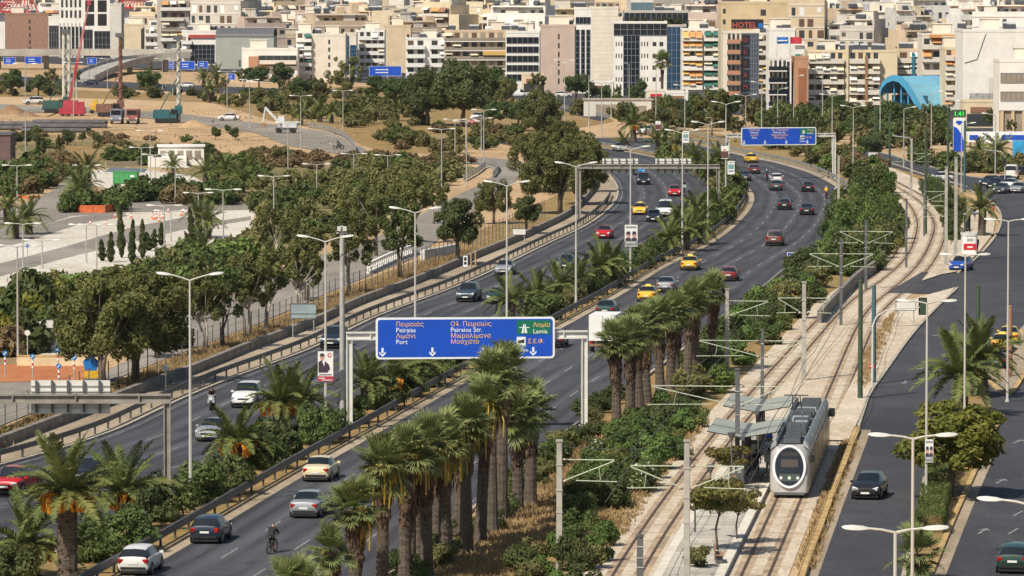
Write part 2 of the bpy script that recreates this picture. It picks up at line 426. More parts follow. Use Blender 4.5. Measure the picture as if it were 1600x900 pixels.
def ribbon(pts, wd, h, z0=0.0, mb=None, m=0):      # solid strip of given width and height along a polyline
    mb = mb or MB(); n = len(mb.v); P = [Vector(p) for p in pts]
    for i, p in enumerate(P):
        t = (P[min(i + 1, len(P) - 1)] - P[max(i - 1, 0)]); t.z = 0; t.normalize(); s = Vector((t.y, -t.x, 0)) * wd / 2
        for q, z in ((p - s, z0), (p - s, z0 + h), (p + s, z0 + h), (p + s, z0)): mb.v.append((q.x, q.y, q.z + z))
    for i in range(len(P) - 1):
        a = n + 4 * i
        for k in range(4):
            mb.f.append((a + k, a + (k + 1) % 4, a + 4 + (k + 1) % 4, a + 4 + k)); mb.m.append(m)
    mb.f.append((n, n + 1, n + 2, n + 3)); mb.m.append(m)
    e = n + 4 * (len(P) - 1); mb.f.append((e + 3, e + 2, e + 1, e)); mb.m.append(m)
    return mb

R1L = Edge([(110, 945), (200, 895), (237, 875), (400, 778), (480, 731), (585, 672), (640, 640), (710, 600), (875, 508), (965, 458), (1030, 417),
            (1090, 388), (1135, 358), (1163, 328), (1170, 310), (1164, 296), (1132, 273), (1085, 256), (1046, 247), (985, 232), (920, 218), (850, 205)])
R1R = R1L.off(13.8)
L1L = Edge([(-330, 815), (-128, 765), (0, 730), (140, 694), (175, 680), (312, 614), (400, 580), (500, 543), (587, 498), (715, 450), (800, 411), (867, 378),
            (920, 353), (955, 326), (967, 305), (963, 287), (948, 270), (928, 258), (893, 246), (830, 233), (760, 221), (700, 212)])
L1R = Edge([(-230, 1010), (-70, 938), (85, 866), (240, 793), (345, 744), (482, 681), (607, 607), (765, 535), (850, 485), (950, 438), (1020, 397), (1060, 375), (1091, 354), (1112, 328), (1117, 306), (1107, 287), (1083, 269), (1056, 258), (1021, 246), (950, 233), (880, 222), (810, 212)])
WAL = Edge([(-200, 765), (-60, 722), (62, 675), (145, 645), (205, 618), (300, 585), (400, 543), (485, 512), (555, 478), (650, 443), (750, 400), (800, 380), (850, 357), (892, 335), (920, 307), (932, 290), (925, 272), (900, 258), (860, 246), (800, 234)])
TRL = Edge([(945, 960), (980, 897), (1005, 855), (1060, 774), (1132, 679), (1200, 600), (1250, 544), (1279, 511), (1325, 464), (1358, 444), (1392, 417), (1412, 392), (1422, 365), (1424, 345), (1414, 322), (1394, 303), (1372, 288), (1350, 277), (1320, 266)])
TRR = Edge([(1155, 957), (1181, 897), (1231, 784), (1270, 696), (1298, 640), (1351, 512), (1378, 474), (1408, 450), (1440, 420), (1460, 388), (1469, 360), (1468, 345), (1452, 321), (1425, 301), (1400, 288), (1375, 277), (1345, 266)])
Y0 = 250.0

g = MB(); N = 24
g.face([(-2500, -200, -0.03), (2500, -200, -0.03), (2500, 5200, -0.03), (-2500, 5200, -0.03)])
struct(ob('ground', g.mesh('ground', M_EARTH)))

# scrubby ground patches
poly('scrubland', [(-60, 205), (100, 212), (250, 222), (330, 235), (330, 300), (250, 262), (100, 262), (-60, 262)], 0.0, M_SCRUB)
poly('scrubland', [(330, 235), (400, 244), (560, 246), (690, 246), (745, 262), (700, 290), (600, 340), (420, 420), (250, 500), (120, 560), (-60, 600), (-60, 480), (150, 440), (300, 398), (400, 372), (400, 320), (330, 300)], 0.004, M_SCRUB)
poly('scrubland', [(330, 160), (420, 141), (640, 132), (900, 150), (960, 190), (820, 215), (700, 240), (600, 238), (560, 224), (520, 204), (430, 190)], 0.0, M_DRY)
poly('scrubland', [(-60, 135), (100, 140), (330, 150), (330, 160), (100, 152), (-60, 150)], 0.0, M_DRY)
poly('verge', [(545, 960), (620, 900), (760, 790), (905, 672), (1010, 590), (1110, 530), (1180, 470), (1250, 415), (1300, 360), (1330, 330), (1325, 295), (1250, 262), (1140, 235), (1000, 200), (1000, 190), (1200, 222),
      (1380, 285), (1440, 330), (1420, 400), (1300, 480), (1180, 595), (1060, 745), (985, 860), (930, 960)], 0.0, M_DRY, world=False)
poly('verge', [(1340, 262), (1420, 282), (1480, 320), (1490, 360), (1480, 400), (1500, 405), (1530, 350), (1500, 290), (1440, 268), (1350, 245)], 0.01, M_DRY)

# right hand streets
poly('street', [(1225, 990), (1254, 902), (1300, 776), (1339, 672), (1360, 615), (1420, 530), (1495, 452), (1500, 428), (1532, 400), (1558, 368), (1565, 340), (1550, 316), (1510, 296), (1440, 275), (1362, 252), (1320, 238),
      (1335, 230), (1385, 240), (1450, 259), (1510, 274), (1600, 284), (1760, 290), (1790, 990)], 0.012, M_ASPH2)
poly('street', [(1385, 458), (1500, 460), (1500, 425), (1440, 425)], 0.014, M_ASPH2)
# tram bed
def bed(A, B, y0, y1, z, m, name): return strip(name, A, B, y0, y1, z, m, 1, 3.0)
bed(TRL.off(-2.4), TRR.off(1.75), Y0, 760, 0.008, M_PAVER, 'tram_bed')
poly('pavement', [(1285, 690), (1310, 640), (1335, 590), (1375, 520), (1420, 470), (1493, 450), (1420, 527), (1358, 612), (1335, 672), (1325, 690)], 0.1, M_PAVER)
poly('pavement', [(1440, 440), (1478, 395), (1498, 365), (1512, 325), (1545, 318), (1557, 338), (1552, 366), (1528, 397), (1497, 425), (1470, 430)], 0.1, M_PAVER)
poly('pavement', [(1345, 252), (1362, 250), (1440, 283), (1470, 296), (1490, 330), (1478, 345), (1450, 310), (1400, 283), (1340, 262)], 0.1, M_PAVER)

# left hand surfaces
strip('pavement', WAL, L1L, Y0, 800, 0.02, M_CONC, 1)
SVC = [(-60, 600), (150, 590), (240, 540), (290, 480), (390, 452), (430, 430), (480, 405), (560, 385), (640, 345), (700, 312), (745, 291), (768, 276), (772, 264), (748, 257), (700, 253), (690, 247), (760, 246), (815, 252), (824, 263), (802, 286), (760, 312),
       (715, 350), (650, 402), (525, 452), (400, 508), (257, 562), (50, 645), (-60, 692)]
poly('service_road', SVC, 0.03, M_ASPHL)
poly('verge', [(-60, 700), (50, 648), (257, 566), (400, 511), (525, 455), (655, 405), (720, 372), (800, 340), (880, 300), (905, 290), (925, 300), (895, 332), (850, 355), (800, 378), (750, 398), (650, 441), (555, 476), (485, 510), (400, 541), (300, 583), (205, 616), (145, 643), (62, 673), (-60, 722)], 0.035, M_DRY)
poly('plaza', [(-60, 478), (100, 452), (150, 432), (280, 398), (392, 372), (400, 320), (300, 312), (200, 314), (100, 328), (60, 348), (0, 372), (-60, 385)], 0.02, M_PLAZA)
poly('plaza_lane', [(-60, 402), (40, 378), (120, 352), (200, 338), (190, 330), (110, 340), (30, 364), (-60, 388)], 0.03, M_ASPHL)
poly('plaza_lane', [(-60, 442), (0, 432), (100, 404), (250, 368), (340, 346), (310, 336), (210, 354), (100, 386), (0, 412), (-60, 424)], 0.03, M_ASPHL)
poly('plaza_lane', [(300, 352), (392, 338), (392, 344), (305, 358)], 0.03, M_ASPHL)
poly('access_road', [(-60, 338), (30, 322), (80, 300), (108, 274), (150, 276), (142, 300), (200, 312), (300, 311), (400, 317), (400, 328), (200, 332), (110, 338), (40, 362), (-60, 384)], 0.04, M_ASPHL)
poly('access_road', [(130, 268), (200, 262), (300, 275), (330, 292), (200, 300), (150, 292)], 0.045, M_PLAZA)
poly('site_road', [(-60, 160), (60, 166), (170, 169), (300, 180), (380, 190), (450, 197), (520, 208), (560, 228), (582, 240), (545, 243), (500, 236), (450, 228), (400, 208), (300, 193), (160, 177), (50, 176), (-60, 172)], 0.04, M_ASPHL)
poly('median_sand', [(120, 262), (175, 240), (300, 235), (310, 225), (100, 228)], 0.035, M_DRY)
poly('red_gravel', [(-60, 602), (0, 598), (142, 596), (150, 590), (140, 573), (75, 568), (-60, 572)], 0.05, M_ORANGE)
poly('pavement', [(25, 568), (140, 572), (160, 560), (150, 535), (110, 535), (70, 552)], 0.06, M_PLAZA)
poly('far_highway', [(-60, 114), (100, 124), (250, 131), (420, 138), (560, 140), (560, 146), (420, 148), (250, 142), (100, 135), (-60, 127)], 0.05, M_ASPH2)
poly('city_street', [(-200, 84), (420, 118), (700, 140), (900, 165), (1100, 178), (1300, 185), (1500, 205), (1800, 240), (1800, 80), (1800, -25), (-200, -25)], 0.02, M_ASPH2)
poly('boulevard', [(780, 150), (860, 165), (900, 180), (940, 190), (960, 178), (1080, 172), (1160, 180), (1160, 168), (900, 150)], 0.05, M_ASPH2)

# motorway carriageways with kerbs and lane dashes
rd_away = strip('motorway', R1L, R1R, Y0, 930, 0.06, M_ASPH, 4)
rd_tow = strip('motorway', L1L, L1R, Y0, 930, 0.06, M_ASPH, 4)
strip('median', L1R, R1L, Y0, 900, 0.14, M_DRY, 1)
dash = MB(); dash.b2((-1.5, -0.07, 0), (1.5, 0.07, 0.006)); dash_me = dash.mesh('lane_dash', M_LINE)
def dashes(road, A, B, fracs, y0, y1, period=13.5, z=0.064):
    for k, fr in enumerate(fracs):
        y = y0 + k * 4.0
        while y < y1:
            x = A.x(y) + (B.x(y) - A.x(y)) * fr
            d = Vector((A.x(y + 3) - A.x(y - 3), 6, 0))
            ob('lane_dash', dash_me, road, (x, y, z), (0, 0, math.atan2(d.y, d.x)), (1.65, 0.95, 1))
            y += period
dashes(rd_away, R1L, R1R, (0.27, 0.505, 0.74), 262, 800)
dashes(rd_tow, L1L, L1R, (0.27, 0.505, 0.74), 262, 800)
def edge_line(A, d, y0, y1, road):
    me = ribbon([p + Vector((0, 0, 0.0645)) for p in A.off(d).line(y0, y1)], 0.10, 0.004).mesh('edge_line', K('worn_edge_paint', (0.2, 0.195, 0.185), 0.8, var=0.5, scale=0.5)); ob('edge_line', me, road)
edge_line(R1R, -0.5, Y0, 860, rd_away); edge_line(L1L, 0.5, Y0, 860, rd_tow)
for A, d, m, road in ((R1L, -0.1, K('kerb_dusty', (0.33, 0.25, 0.15), 0.9, var=0.35, scale=0.7), rd_away), (R1R, 0.1, M_KERB, rd_away), (L1L, -0.12, M_KERB, rd_tow), (L1R, 0.1, M_KERB, rd_tow)):
    ob('kerb', ribbon(A.off(d).line(Y0, 880), 0.22, 0.2).mesh('kerb', m), road)
# sandy gutter along the away side inner kerb, as the dust lies there
strip('gutter', R1L, R1L.off(0.75), Y0, 880, 0.066, M_CONC, 1, parent=rd_away)
strip('gutter', R1R.off(-0.5), R1R, 560, 880, 0.066, M_CONC, 1, parent=rd_away)

M_SEAM = K('tar_seam', (0.035, 0.035, 0.038), 0.7, var=0.3)
M_PATCH = K('asphalt_patch', (0.058, 0.058, 0.064), 0.8, var=0.2, scale=0.6)
rq = random.Random(3)
for road, A, B in ((rd_away, R1L, R1R), (rd_tow, L1L, L1R)):
    for fr in (0.17, 0.29, 0.41, 0.525, 0.62, 0.76, 0.9):
        y = 258 + rq.uniform(0, 60)
        while y < 700:
            L = rq.uniform(30, 110); o_ = rq.uniform(-0.02, 0.02)
            pts = [Vector((A.x(q) + (B.x(q) - A.x(q)) * (fr + o_ + 0.006 * math.sin(q * 0.21)), q, 0.0615)) for q in np.arange(y, min(y + L, 720), 4.0)]
            if len(pts) > 2: ob('tar_seam', ribbon(pts, 0.07, 0.002).mesh('tar_seam', M_SEAM), road)
            y += L + rq.uniform(10, 70)
    for k in range(16):
        y = rq.uniform(262, 640); fr = rq.uniform(0.05, 0.8); w_ = rq.uniform(0.06, 0.2); L = rq.uniform(4, 22)
        pts = [Vector((A.x(q) + (B.x(q) - A.x(q)) * fr, q, 0.0608)) for q in np.arange(y, y + L, 2.0)]
        ob('asphalt_patch', ribbon(pts, w_ * 13, 0.0012).mesh('asphalt_patch', M_PATCH), road)
# street kerbs
def kerb_px(px, m, wd=0.25, h=0.15, name='kerb'):
    pts = [Vector((p[0], p[1], 0)) for p in crom([G(a, b) for a, b in px], 8)]
    return struct(ob(name, ribbon(pts, wd, h).mesh(name, m)))
kerb_px([(1250, 912), (1270, 857), (1300, 776), (1339, 674)], M_KERBY, 0.42, 0.3)
kerb_px([(1341, 668), (1350, 640), (1360, 615), (1390, 572), (1420, 530), (1455, 490), (1496, 451)], M_KERB)
kerb_px([(1497, 427), (1530, 400), (1557, 367), (1564, 340), (1550, 317), (1515, 298)], M_KERB)
kerb_px([(1345, 245), (1400, 258), (1440, 272), (1510, 292)], M_KERB)
kerb_px([(1340, 233), (1385, 241), (1450, 260), (1510, 275), (1600, 285), (1700, 291)], M_KERB)
# planted median between the two streets on the right
med = [(1408, 930), (1417, 887), (1430, 827), (1443, 780), (1450, 743), (1465, 690), (1490, 640), (1510, 600), (1552, 640), (1566, 650), (1545, 690), (1520, 745), (1490, 812), (1455, 897), (1440, 930)]
poly('street_median', med, 0.13, M_DRY)
kerb_px([(1440, 932), (1455, 897), (1490, 812), (1520, 745), (1545, 690), (1566, 652)], M_KERBY, 0.3, 0.17)
kerb_px([(1408, 932), (1417, 887), (1430, 827), (1443, 780), (1450, 743), (1465, 690), (1490, 640)], M_KERB, 0.3, 0.17)
med2 = [(1540, 590), (1560, 555), (1590, 520), (1640, 470), (1650, 520), (1604, 580), (1583, 610), (1565, 612)]
poly('street_median', med2, 0.13, M_CONC)
kerb_px([(1650, 505), (1604, 580), (1584, 611), (1565, 614), (1545, 597)], M_KERBY, 0.3, 0.17)
# street edge dust and paint
kerb_px([(1420, 905), (1433, 850), (1446, 795), (1453, 745)], M_CONC, 0.9, 0.02, 'gutter')
kerb_px([(1462, 905), (1497, 818), (1527, 748), (1553, 690)], M_CONC, 0.9, 0.02, 'gutter')
kerb_px([(1262, 912), (1282, 857), (1312, 776), (1352, 672)], M_CONC, 0.8, 0.02, 'gutter')
ar = MB(); ar.b2((-1.4, -0.08, 0), (0.6, 0.08, 0.006)); ar.face([(0.5, -0.4, 0.006), (1.5, 0, 0.006), (0.5, 0.4, 0.006)])
arm = ar.mesh('lane_arrow', M_LINE)
street_marks = thing('street_marking', 'worn white lane arrows painted on the right hand streets', 'road marking')
for (px, py, a) in [(1535, 830, 76), (1563, 752, 74), (1590, 690, 72), (1414, 597, 262), (1440, 575, 255), (1465, 523, 250)]:
    ob('arrow', arm, street_marks, G(px, py, 0.02), (0, 0, R(a)))
for k in range(9):
    px, py = 1583 + 4 * k, 830 - 14 * k
    if k % 2 == 0: ob('dash', dash_me, street_marks, G(px, py, 0.02), (0, 0, R(74)))

# tram tracks: each rail lies in a groove of the stone bed
for T, lab in ((TRL, 'left tram track curving along the shrub bank'), (TRR, 'right tram track the tram stands on')):
    t = thing('tram_track', lab, 'tram track')
    for s in (-0.72, 0.72):
        ob('rail', ribbon(T.off(s).line(Y0, 790, 2.0), 0.17, 0.02, 0.006).mesh('rail', M_TRACK), t)
        ob('rail_bed', ribbon(T.off(s).line(Y0, 790, 2.0), 0.8, 0.006, 0.005).mesh('rail_bed', K('rail_rust_stain', (0.37, 0.275, 0.185), 0.9, var=0.4, scale=0.5)), t)
    sl_me = MB().b2((-1.25, -0.05, 0), (1.25, 0.05, 0.006)).mesh('bed_joint', K('bed_joint', (0.27, 0.22, 0.17), 0.95, var=0.3))
    y = 262
    while y < 600:
        ob('joint', sl_me, t, (T.x(y), y, 0.011), (0, 0, T.rz(y) - math.pi / 2)); y += 4.0

# low wall, guard rails along the left of the motorway
def rail_run(name, label, A, off, y0, y1, m, zt, bh, post_step=4.0, bw=0.12, pw=0.12, base=0.1, double=False):
    t = thing(name, label, 'guard rail')
    pts = A.off(off).line(y0, y1, 3.0)
    ob('beam', ribbon(pts, bw, bh, zt - bh).mesh('beam', m), t)
    if double: ob('beam', ribbon(pts, bw, bh * 0.7, zt - bh * 2.6).mesh('beam', m), t)
    pm = MB().b2((-pw / 2, -pw / 2, 0), (pw / 2, pw / 2, zt - bh * 0.5)).mesh('post', m)
    E = A.off(off); y = y0
    while y < y1:
        ob('post', pm, t, (E.x(y) , y, base - 0.1), (0, 0, E.rz(y))); y += post_step
    return t
rail_run('guard_rail', 'dark steel guard rail along the right side of the planted motorway median', R1L, -0.5, Y0, 700, M_RAIL, 1.0, 0.42, 4.0, 0.16)
rail_run('guard_rail', 'pale guard rail on the left edge of the far planted median', L1R, 0.7, 640, 920, M_RAILL, 0.95, 0.4, 5.0)
rail_run('guard_rail', 'dark guard rail beside the kerb of the oncoming carriageway', L1L, -1.1, Y0, 700, M_RAIL, 0.85, 0.34, 4.0)
rail_run('guard_rail', 'pale guard rail on the outer edge of the far right carriageway', R1R, 0.9, 580, 920, M_RAILL, 0.95, 0.4, 5.0, double=True)
# dark slatted railing that shows between the palms
t = thing('verge_railing', 'dark slatted railing on the outer kerb of the away carriageway', 'railing')
E = R1R.off(0.7); pm = MB().b2((-0.06, -0.25, 0), (0.06, 0.25, 0.85)).mesh('slat', M_WALL)
for a, b in ((296, 345), (430, 520)):
    ob('kerb_plinth', ribbon(E.line(a, b), 0.5, 0.25).mesh('plinth', M_KERB), t)
    ob('top_rail', ribbon(E.line(a, b), 0.14, 0.14, 0.85).mesh('top_rail', M_WALL), t)
    y = a
    while y < b: ob('slat', pm, t, (E.x(y), y, 0), (0, 0, E.rz(y) + math.pi / 2)); y += 1.3
tw = tag(ob('low_wall', ribbon(WAL.line(Y0, 800), 0.45, 0.75).mesh('low_wall', M_WALL)), 'long low grey concrete wall beside the motorway walkway', 'wall')
# wire fence on the grass behind the low wall
t = thing('wire_fence', 'thin wire fence on dark posts in the dry grass by the motorway', 'fence')
E = WAL.off(-2.6); pm = MB().tube([(0, 0, 0), (0, 0, 2.3)], 0.045, 5).mesh('post', M_POLED)
wires = MB()
for h in (0.5, 1.1, 1.7, 2.2): wires.tube([p + Vector((0, 0, h)) for p in E.line(Y0, 640, 6)], 0.012, 3, cap=False)
ob('wires', wires.mesh('wires', M_POLED), t, )
y = 262
while y < 640: ob('post', pm, t, (E.x(y), y, 0)); y += 3.2
# ------------------------------------------------------------------ plants
def rng(s): return np.random.default_rng(s)
def leaves(C, Nrm, size, r, aspect=0.45):
    """rhombic leaves at points C facing roughly Nrm; returns V (n*4,3), F (n,4)"""
    n = len(C)
    nn = Nrm + r.normal(0, 0.55, (n, 3)); nn /= np.linalg.norm(nn, axis=1, keepdims=True) + 1e-9
    a = np.cross(nn, r.normal(0, 1, (n, 3))); a /= np.linalg.norm(a, axis=1, keepdims=True) + 1e-9
    b = np.cross(nn, a); L = (size * r.uniform(0.6, 1.35, (n, 1)))
    V = np.empty((n, 4, 3)); V[:, 0] = C - a * L * 0.5; V[:, 1] = C + b * L * aspect * 0.5; V[:, 2] = C + a * L * 0.5 - nn * L * 0.1; V[:, 3] = C - b * L * aspect * 0.5
    return V.reshape(-1, 3), np.arange(n * 4).reshape(n, 4)
def crown_pts(r, nclump, rad, cen, nleaf, crad=(0.28, 0.5), shell=0.55, flat_bottom=-0.6):
    """clumps in an ellipsoid, leaves on and in the clumps"""
    rad = np.array(rad, float); P = []
    while len(P) < nclump:
        q = r.uniform(-1, 1, 3); l = np.linalg.norm(q)
        if l < 1 and l > shell * r.uniform(0.3, 1) and q[2] > flat_bottom: P.append(q * 0.82)
    P = np.array(P); cr = r.uniform(crad[0], crad[1], len(P))
    w = cr ** 2; w /= w.sum(); idx = r.choice(len(P), nleaf, p=w)
    d = r.normal(0, 1, (nleaf, 3)); d /= np.linalg.norm(d, axis=1, keepdims=True)
    rr = r.uniform(0.35, 1.0, (nleaf, 1)) ** 0.55
    C = (P[idx] + d * rr * cr[idx][:, None]) * rad + np.array(cen)
    up = d + np.array([0, 0, 0.35]) + P[idx] * 0.5
    return C, up / (np.linalg.norm(up, axis=1, keepdims=True) + 1e-9), P * rad + np.array(cen)
def bush_mesh(seed, m, rad=(1, 1, 0.9), n=2600, size=0.2, nclump=16, flowers=None, crad=(0.25, 0.45)):
    r = rng(seed); C, N_, _ = crown_pts(r, nclump, rad, (0, 0, rad[2] * 0.72), n, crad, 0.5, -0.75)
    C[:, 2] = np.maximum(C[:, 2], 0.03)
    V, F = leaves(C, N_, size, r); mi = None; ms = [m]
    if flowers:
        mi = np.zeros(len(F), int); top = np.where(N_[:, 2] > 0.3)[0]; mi[r.choice(top, len(top) // 9, replace=False)] = 1; ms.append(flowers)
    return npmesh('foliage', V, F, ms, mi)
def limb_mesh(seed, H, tips, r0, m, forks=1, lean=0.06):
    r = rng(seed); mb = MB()
    for k in range(forks):
        ang = r.uniform(0, 6.28); off = Vector((math.cos(ang), math.sin(ang), 0)) * (0.25 * (forks > 1))
        top = Vector((r.normal(0, lean) * H, r.normal(0, lean) * H, H)) + off * 2
        pts = [off, off + Vector((r.normal(0, 0.03) * H, r.normal(0, 0.03) * H, H * 0.4)) + (top - off) * 0.12, top]
        mb.tube(pts, [r0 / forks ** 0.4, r0 * 0.8 / forks ** 0.4, r0 * 0.55 / forks ** 0.4], 7)
        for t in tips[k::forks]:
            t = Vector(t); mid = top.lerp(t, 0.5) + Vector((0, 0, -0.1 * (t - top).length))
            mb.tube([pts[1].lerp(top, r.uniform(0.5, 1)), mid, t], [r0 * 0.4, r0 * 0.26, r0 * 0.08], 5, cap=False)
    return mb.mesh('trunk', m, True)
def tree_model(seed, m, bark, H, rad, n=7000, size=0.32, nclump=26, r0=0.22, forks=1, crad=(0.2, 0.36), zc=None, shell=0.5, aspect=0.45):
    r = rng(seed); zc = zc if zc is not None else H + rad[2] * 0.45
    C, N_, P = crown_pts(r, nclump, rad, (0, 0, zc), n, crad, shell)
    V, F = leaves(C, N_, size, r, aspect)
    tips = [tuple(p) for p in P[r.permutation(len(P))[:14]]]
    return [('trunk', limb_mesh(seed + 7, H, tips, r0, bark, forks), (0, 0, 0), (0, 0, 0), None), ('crown', npmesh('crown', V, F, m), (0, 0, 0), (0, 0, 0), None)]
def cypress_mesh(seed, H=5.0, R0=0.45, n=2600):
    r = rng(seed); t = r.uniform(0.02, 1, n); a = r.uniform(0, 6.28, n)
    prof = R0 * np.clip(np.minimum(t * 5, 1) * (1 - t) ** 0.55, 0.05, None) * (1 + 0.35 * np.sin(t * 23 + a * 2)) * r.uniform(0.5, 1.05, n) ** 0.5
    bend = 0.25 * t ** 2 * H * r.uniform(-0.25, 0.25)
    C = np.stack([np.cos(a) * prof + bend, np.sin(a) * prof, t * H], 1); N_ = np.stack([np.cos(a), np.sin(a), 0.6 + 0 * a], 1)
    V, F = leaves(C, N_, 0.24, r, 0.5); return npmesh('foliage', V, F, L_DARK)

# --- palms ---------------------------------------------------------
def frond_mesh(seed, L, droop, rise, nl=34, wl=0.55):
    """feather leaf from the origin along +x: arching midrib with leaflets"""
    r = rng(seed); V = []; F = []
    ts = np.linspace(0, 1, 12)
    def pos(t): return np.array([L * (t - 0.12 * t * t * max(droop, 0)), 0, L * (rise * t - droop * t * t)])
    n0 = 0
    for i, t in enumerate(ts):
        p = pos(t); wd = 0.045 * (1 - 0.8 * t)
        V += [p + [0, -wd, 0], p + [0, wd, 0]]
        if i: F.append((2 * i - 2, 2 * i - 1, 2 * i + 1, 2 * i))
    for s in (-1, 1):
        for k in range(nl):
            t = 0.12 + 0.88 * (k + r.uniform(-0.3, 0.3)) / nl; t = min(max(t, 0.08), 1.0); p = pos(t); q = pos(min(t + 0.02, 1.02)) - p; q /= np.linalg.norm(q) + 1e-9
            ll = wl * (math.sin(math.pi * min(1, 0.18 + 0.82 * t)) * 0.85 + 0.22) * r.uniform(0.85, 1.1)
            sd = np.array([0, s, 0.0]); up = np.array([-q[2], 0, q[0]])
            d = q * 0.55 + sd * 0.75 + up * r.uniform(0.05, 0.5); d /= np.linalg.norm(d)
            tip = p + d * ll + np.array([0, 0, -0.16 * ll]); mid = p + d * ll * 0.5
            wv = np.cross(d, up) ; wv = q * 0.035
            b = len(V); V += [p - wv, p + wv, mid + wv * 1.1, tip, mid - wv * 1.1]; F.append((b, b + 1, b + 2, b + 4)); F.append((b + 4, b + 2, b + 3, b + 3))
    me = bpy.data.meshes.new('frond'); me.from_pydata([tuple(v) for v in V], [], [f if f[2] != f[3] else f[:3] for f in F]); me.materials.append(L_FROND); return me
FR = [frond_mesh(1, 2.7, 0.35, 1.0), frond_mesh(2, 3.0, 0.55, 0.8), frond_mesh(3, 3.0, 0.75, 0.55), frond_mesh(4, 2.7, 0.8, 0.2)]
def fan_mesh(seed, Rf=0.85, pet=0.75, nseg=26, fold=0.35, droop=0.22):
    """fan leaf: petiole along +x, then pointed segments"""
    r = rng(seed); V = []; F = []
    V += [np.array(p) for p in ((0, -0.03, 0), (0, 0.03, 0), (pet, 0.025, 0), (pet, -0.025, 0))]; F.append((0, 1, 2, 3))
    c = np.array([pet, 0, 0.0])
    for k in range(nseg):
        a = math.radians(-118 + 236 * (k + 0.5) / nseg + r.uniform(-3, 3)); ll = Rf * (0.72 + 0.28 * math.cos(a * 0.7)) * r.uniform(0.9, 1.08)
        d = np.array([math.cos(a), math.sin(a), fold * abs(math.sin(a))]); s = np.array([-math.sin(a), math.cos(a), 0])
        z = np.array([0, 0, 1.0]); w1 = ll * 0.06
        m1 = c + d * ll * 0.42 + z * (0.02 if k % 2 else -0.03); tip = c + d * ll - z * droop * ll * r.uniform(0.4, 1.2) 
        m2 = c + d * ll * 0.75 - z * droop * ll * 0.2
        b = len(V); V += [c, m1 - s * w1, m2 - s * w1 * 0.5, tip, m2 + s * w1 * 0.5, m1 + s * w1]
        F += [(b, b + 1, b + 5), (b + 1, b + 2, b + 4, b + 5), (b + 2, b + 3, b + 4)]
    me = bpy.data.meshes.new('fan_leaf'); me.from_pydata([tuple(v) for v in V], [], F); me.materials.append(L_FAN); return me
FAN = [fan_mesh(11), fan_mesh(12, 0.95, 0.9, 26, 0.3, 0.3), fan_mesh(13, 0.85, 0.6, 24, 0.5, 0.15)]
def palm_trunk(seed, H, r0, r1, shag=0.0, rings=9.0, studs=0):
    r = rng(seed); mb = MB(); n = max(8, int(H * 4)); pts = []; rad = []
    bx, by = r.normal(0, 0.012 * H), r.normal(0, 0.012 * H)
    for i in range(n + 1):
        t = i / n; pts.append((bx * t * t * 2, by * t * t * 2, H * t))
        flare = 0.25 * math.exp(-t * H / 0.5)
        rad.append((r0 + (r1 - r0) * t) * (1 + flare + 0.05 * (i % 2)) * r.uniform(0.97, 1.03))
    mb.tube(pts, rad, 10)
    if shag < 1:
        for i in range(len(mb.f)):
            if min(mb.v[a][2] for a in mb.f[i]) > H * (1 - shag) * (1 + 0.12 * math.sin(i * 1.7)): mb.m[i] = 1
    z = 0.3
    def stud(z, a, s, up):
        t = z / H; c = Vector((bx * t * t * 2, by * t * t * 2, z)); rr = r0 + (r1 - r0) * t
        d = Vector((math.cos(a), math.sin(a), 0)); p = c + d * rr * 0.85; q = p + d * s + Vector((0, 0, up)); sd = Vector((-d.y, d.x, 0)) * 0.07
        mb.face([p - sd, p + sd, q + sd * 0.6, q - sd * 0.6], 1); mb.face([p - sd + Vector((0, 0, -0.06)), q - sd * 0.6, q + sd * 0.6, p + sd + Vector((0, 0, -0.06))], 1)
    for k in range(studs):
        zz = H * (1 - shag) + H * shag * r.uniform(0, 1) ** 0.8; stud(zz, r.uniform(0, 6.28), r.uniform(0.06, 0.22), r.uniform(-0.25, 0.12))
    return mb.mesh('trunk', [B_PALM, L_DEAD])
PH_TR = [palm_trunk(21, 5.0, 0.42, 0.44, 1.0, studs=230), palm_trunk(22, 2.4, 0.40, 0.42, 1.0, studs=110), palm_trunk(23, 1.2, 0.36, 0.38, 1.0, studs=50)]
WA_TR = [palm_trunk(31, 8.0, 0.36, 0.27, 0.45, studs=210), palm_trunk(32, 8.0, 0.38, 0.26, 0.35, studs=160), palm_trunk(33, 8.0, 0.34, 0.28, 0.55, studs=260)]
def bunch_mesh(seed):
    r = rng(seed); mb = MB()
    for k in range(26):
        a = r.uniform(0, 6.28); d = Vector((math.cos(a) * 0.25, math.sin(a) * 0.25, -r.uniform(0.35, 0.7)))
        p = Vector((0, 0, 0)); q = p + d; mb.tube([p, p + d * 0.5 + Vector((d.x, d.y, 0.1)), q], [0.02, 0.03, 0.05], 4)
    return mb.mesh('fruit_bunch', L_DATE)
BUN = bunch_mesh(5)
def skirt_mesh(seed):
    r = rng(seed); V = []; F = []
    for k in range(70):
        a = r.uniform(0, 6.28); z0 = r.uniform(-0.5, 0.1); l = r.uniform(0.5, 1.1); rr = r.uniform(0.25, 0.36)
        d = np.array([math.cos(a), math.sin(a), 0]); s = np.array([-d[1], d[0], 0]) * r.uniform(0.05, 0.14)
        p = d * rr + [0, 0, z0]; q = d * (rr + r.uniform(0.02, 0.2)) + [0, 0, z0 - l * 0.6]; e = d * (rr + r.uniform(0, 0.12)) + [0, 0, z0 - l]
        b = len(V); V += [p - s * 0.4, p + s * 0.4, q + s, e, q - s]; F += [(b, b + 1, b + 2, b + 4), (b + 4, b + 2, b + 3)]
    me = bpy.data.meshes.new('dead_skirt'); me.from_pydata([tuple(v) for v in V], [], F); me.materials.append(L_DEAD); return me
SKIRT = [skirt_mesh(1), skirt_mesh(2)]
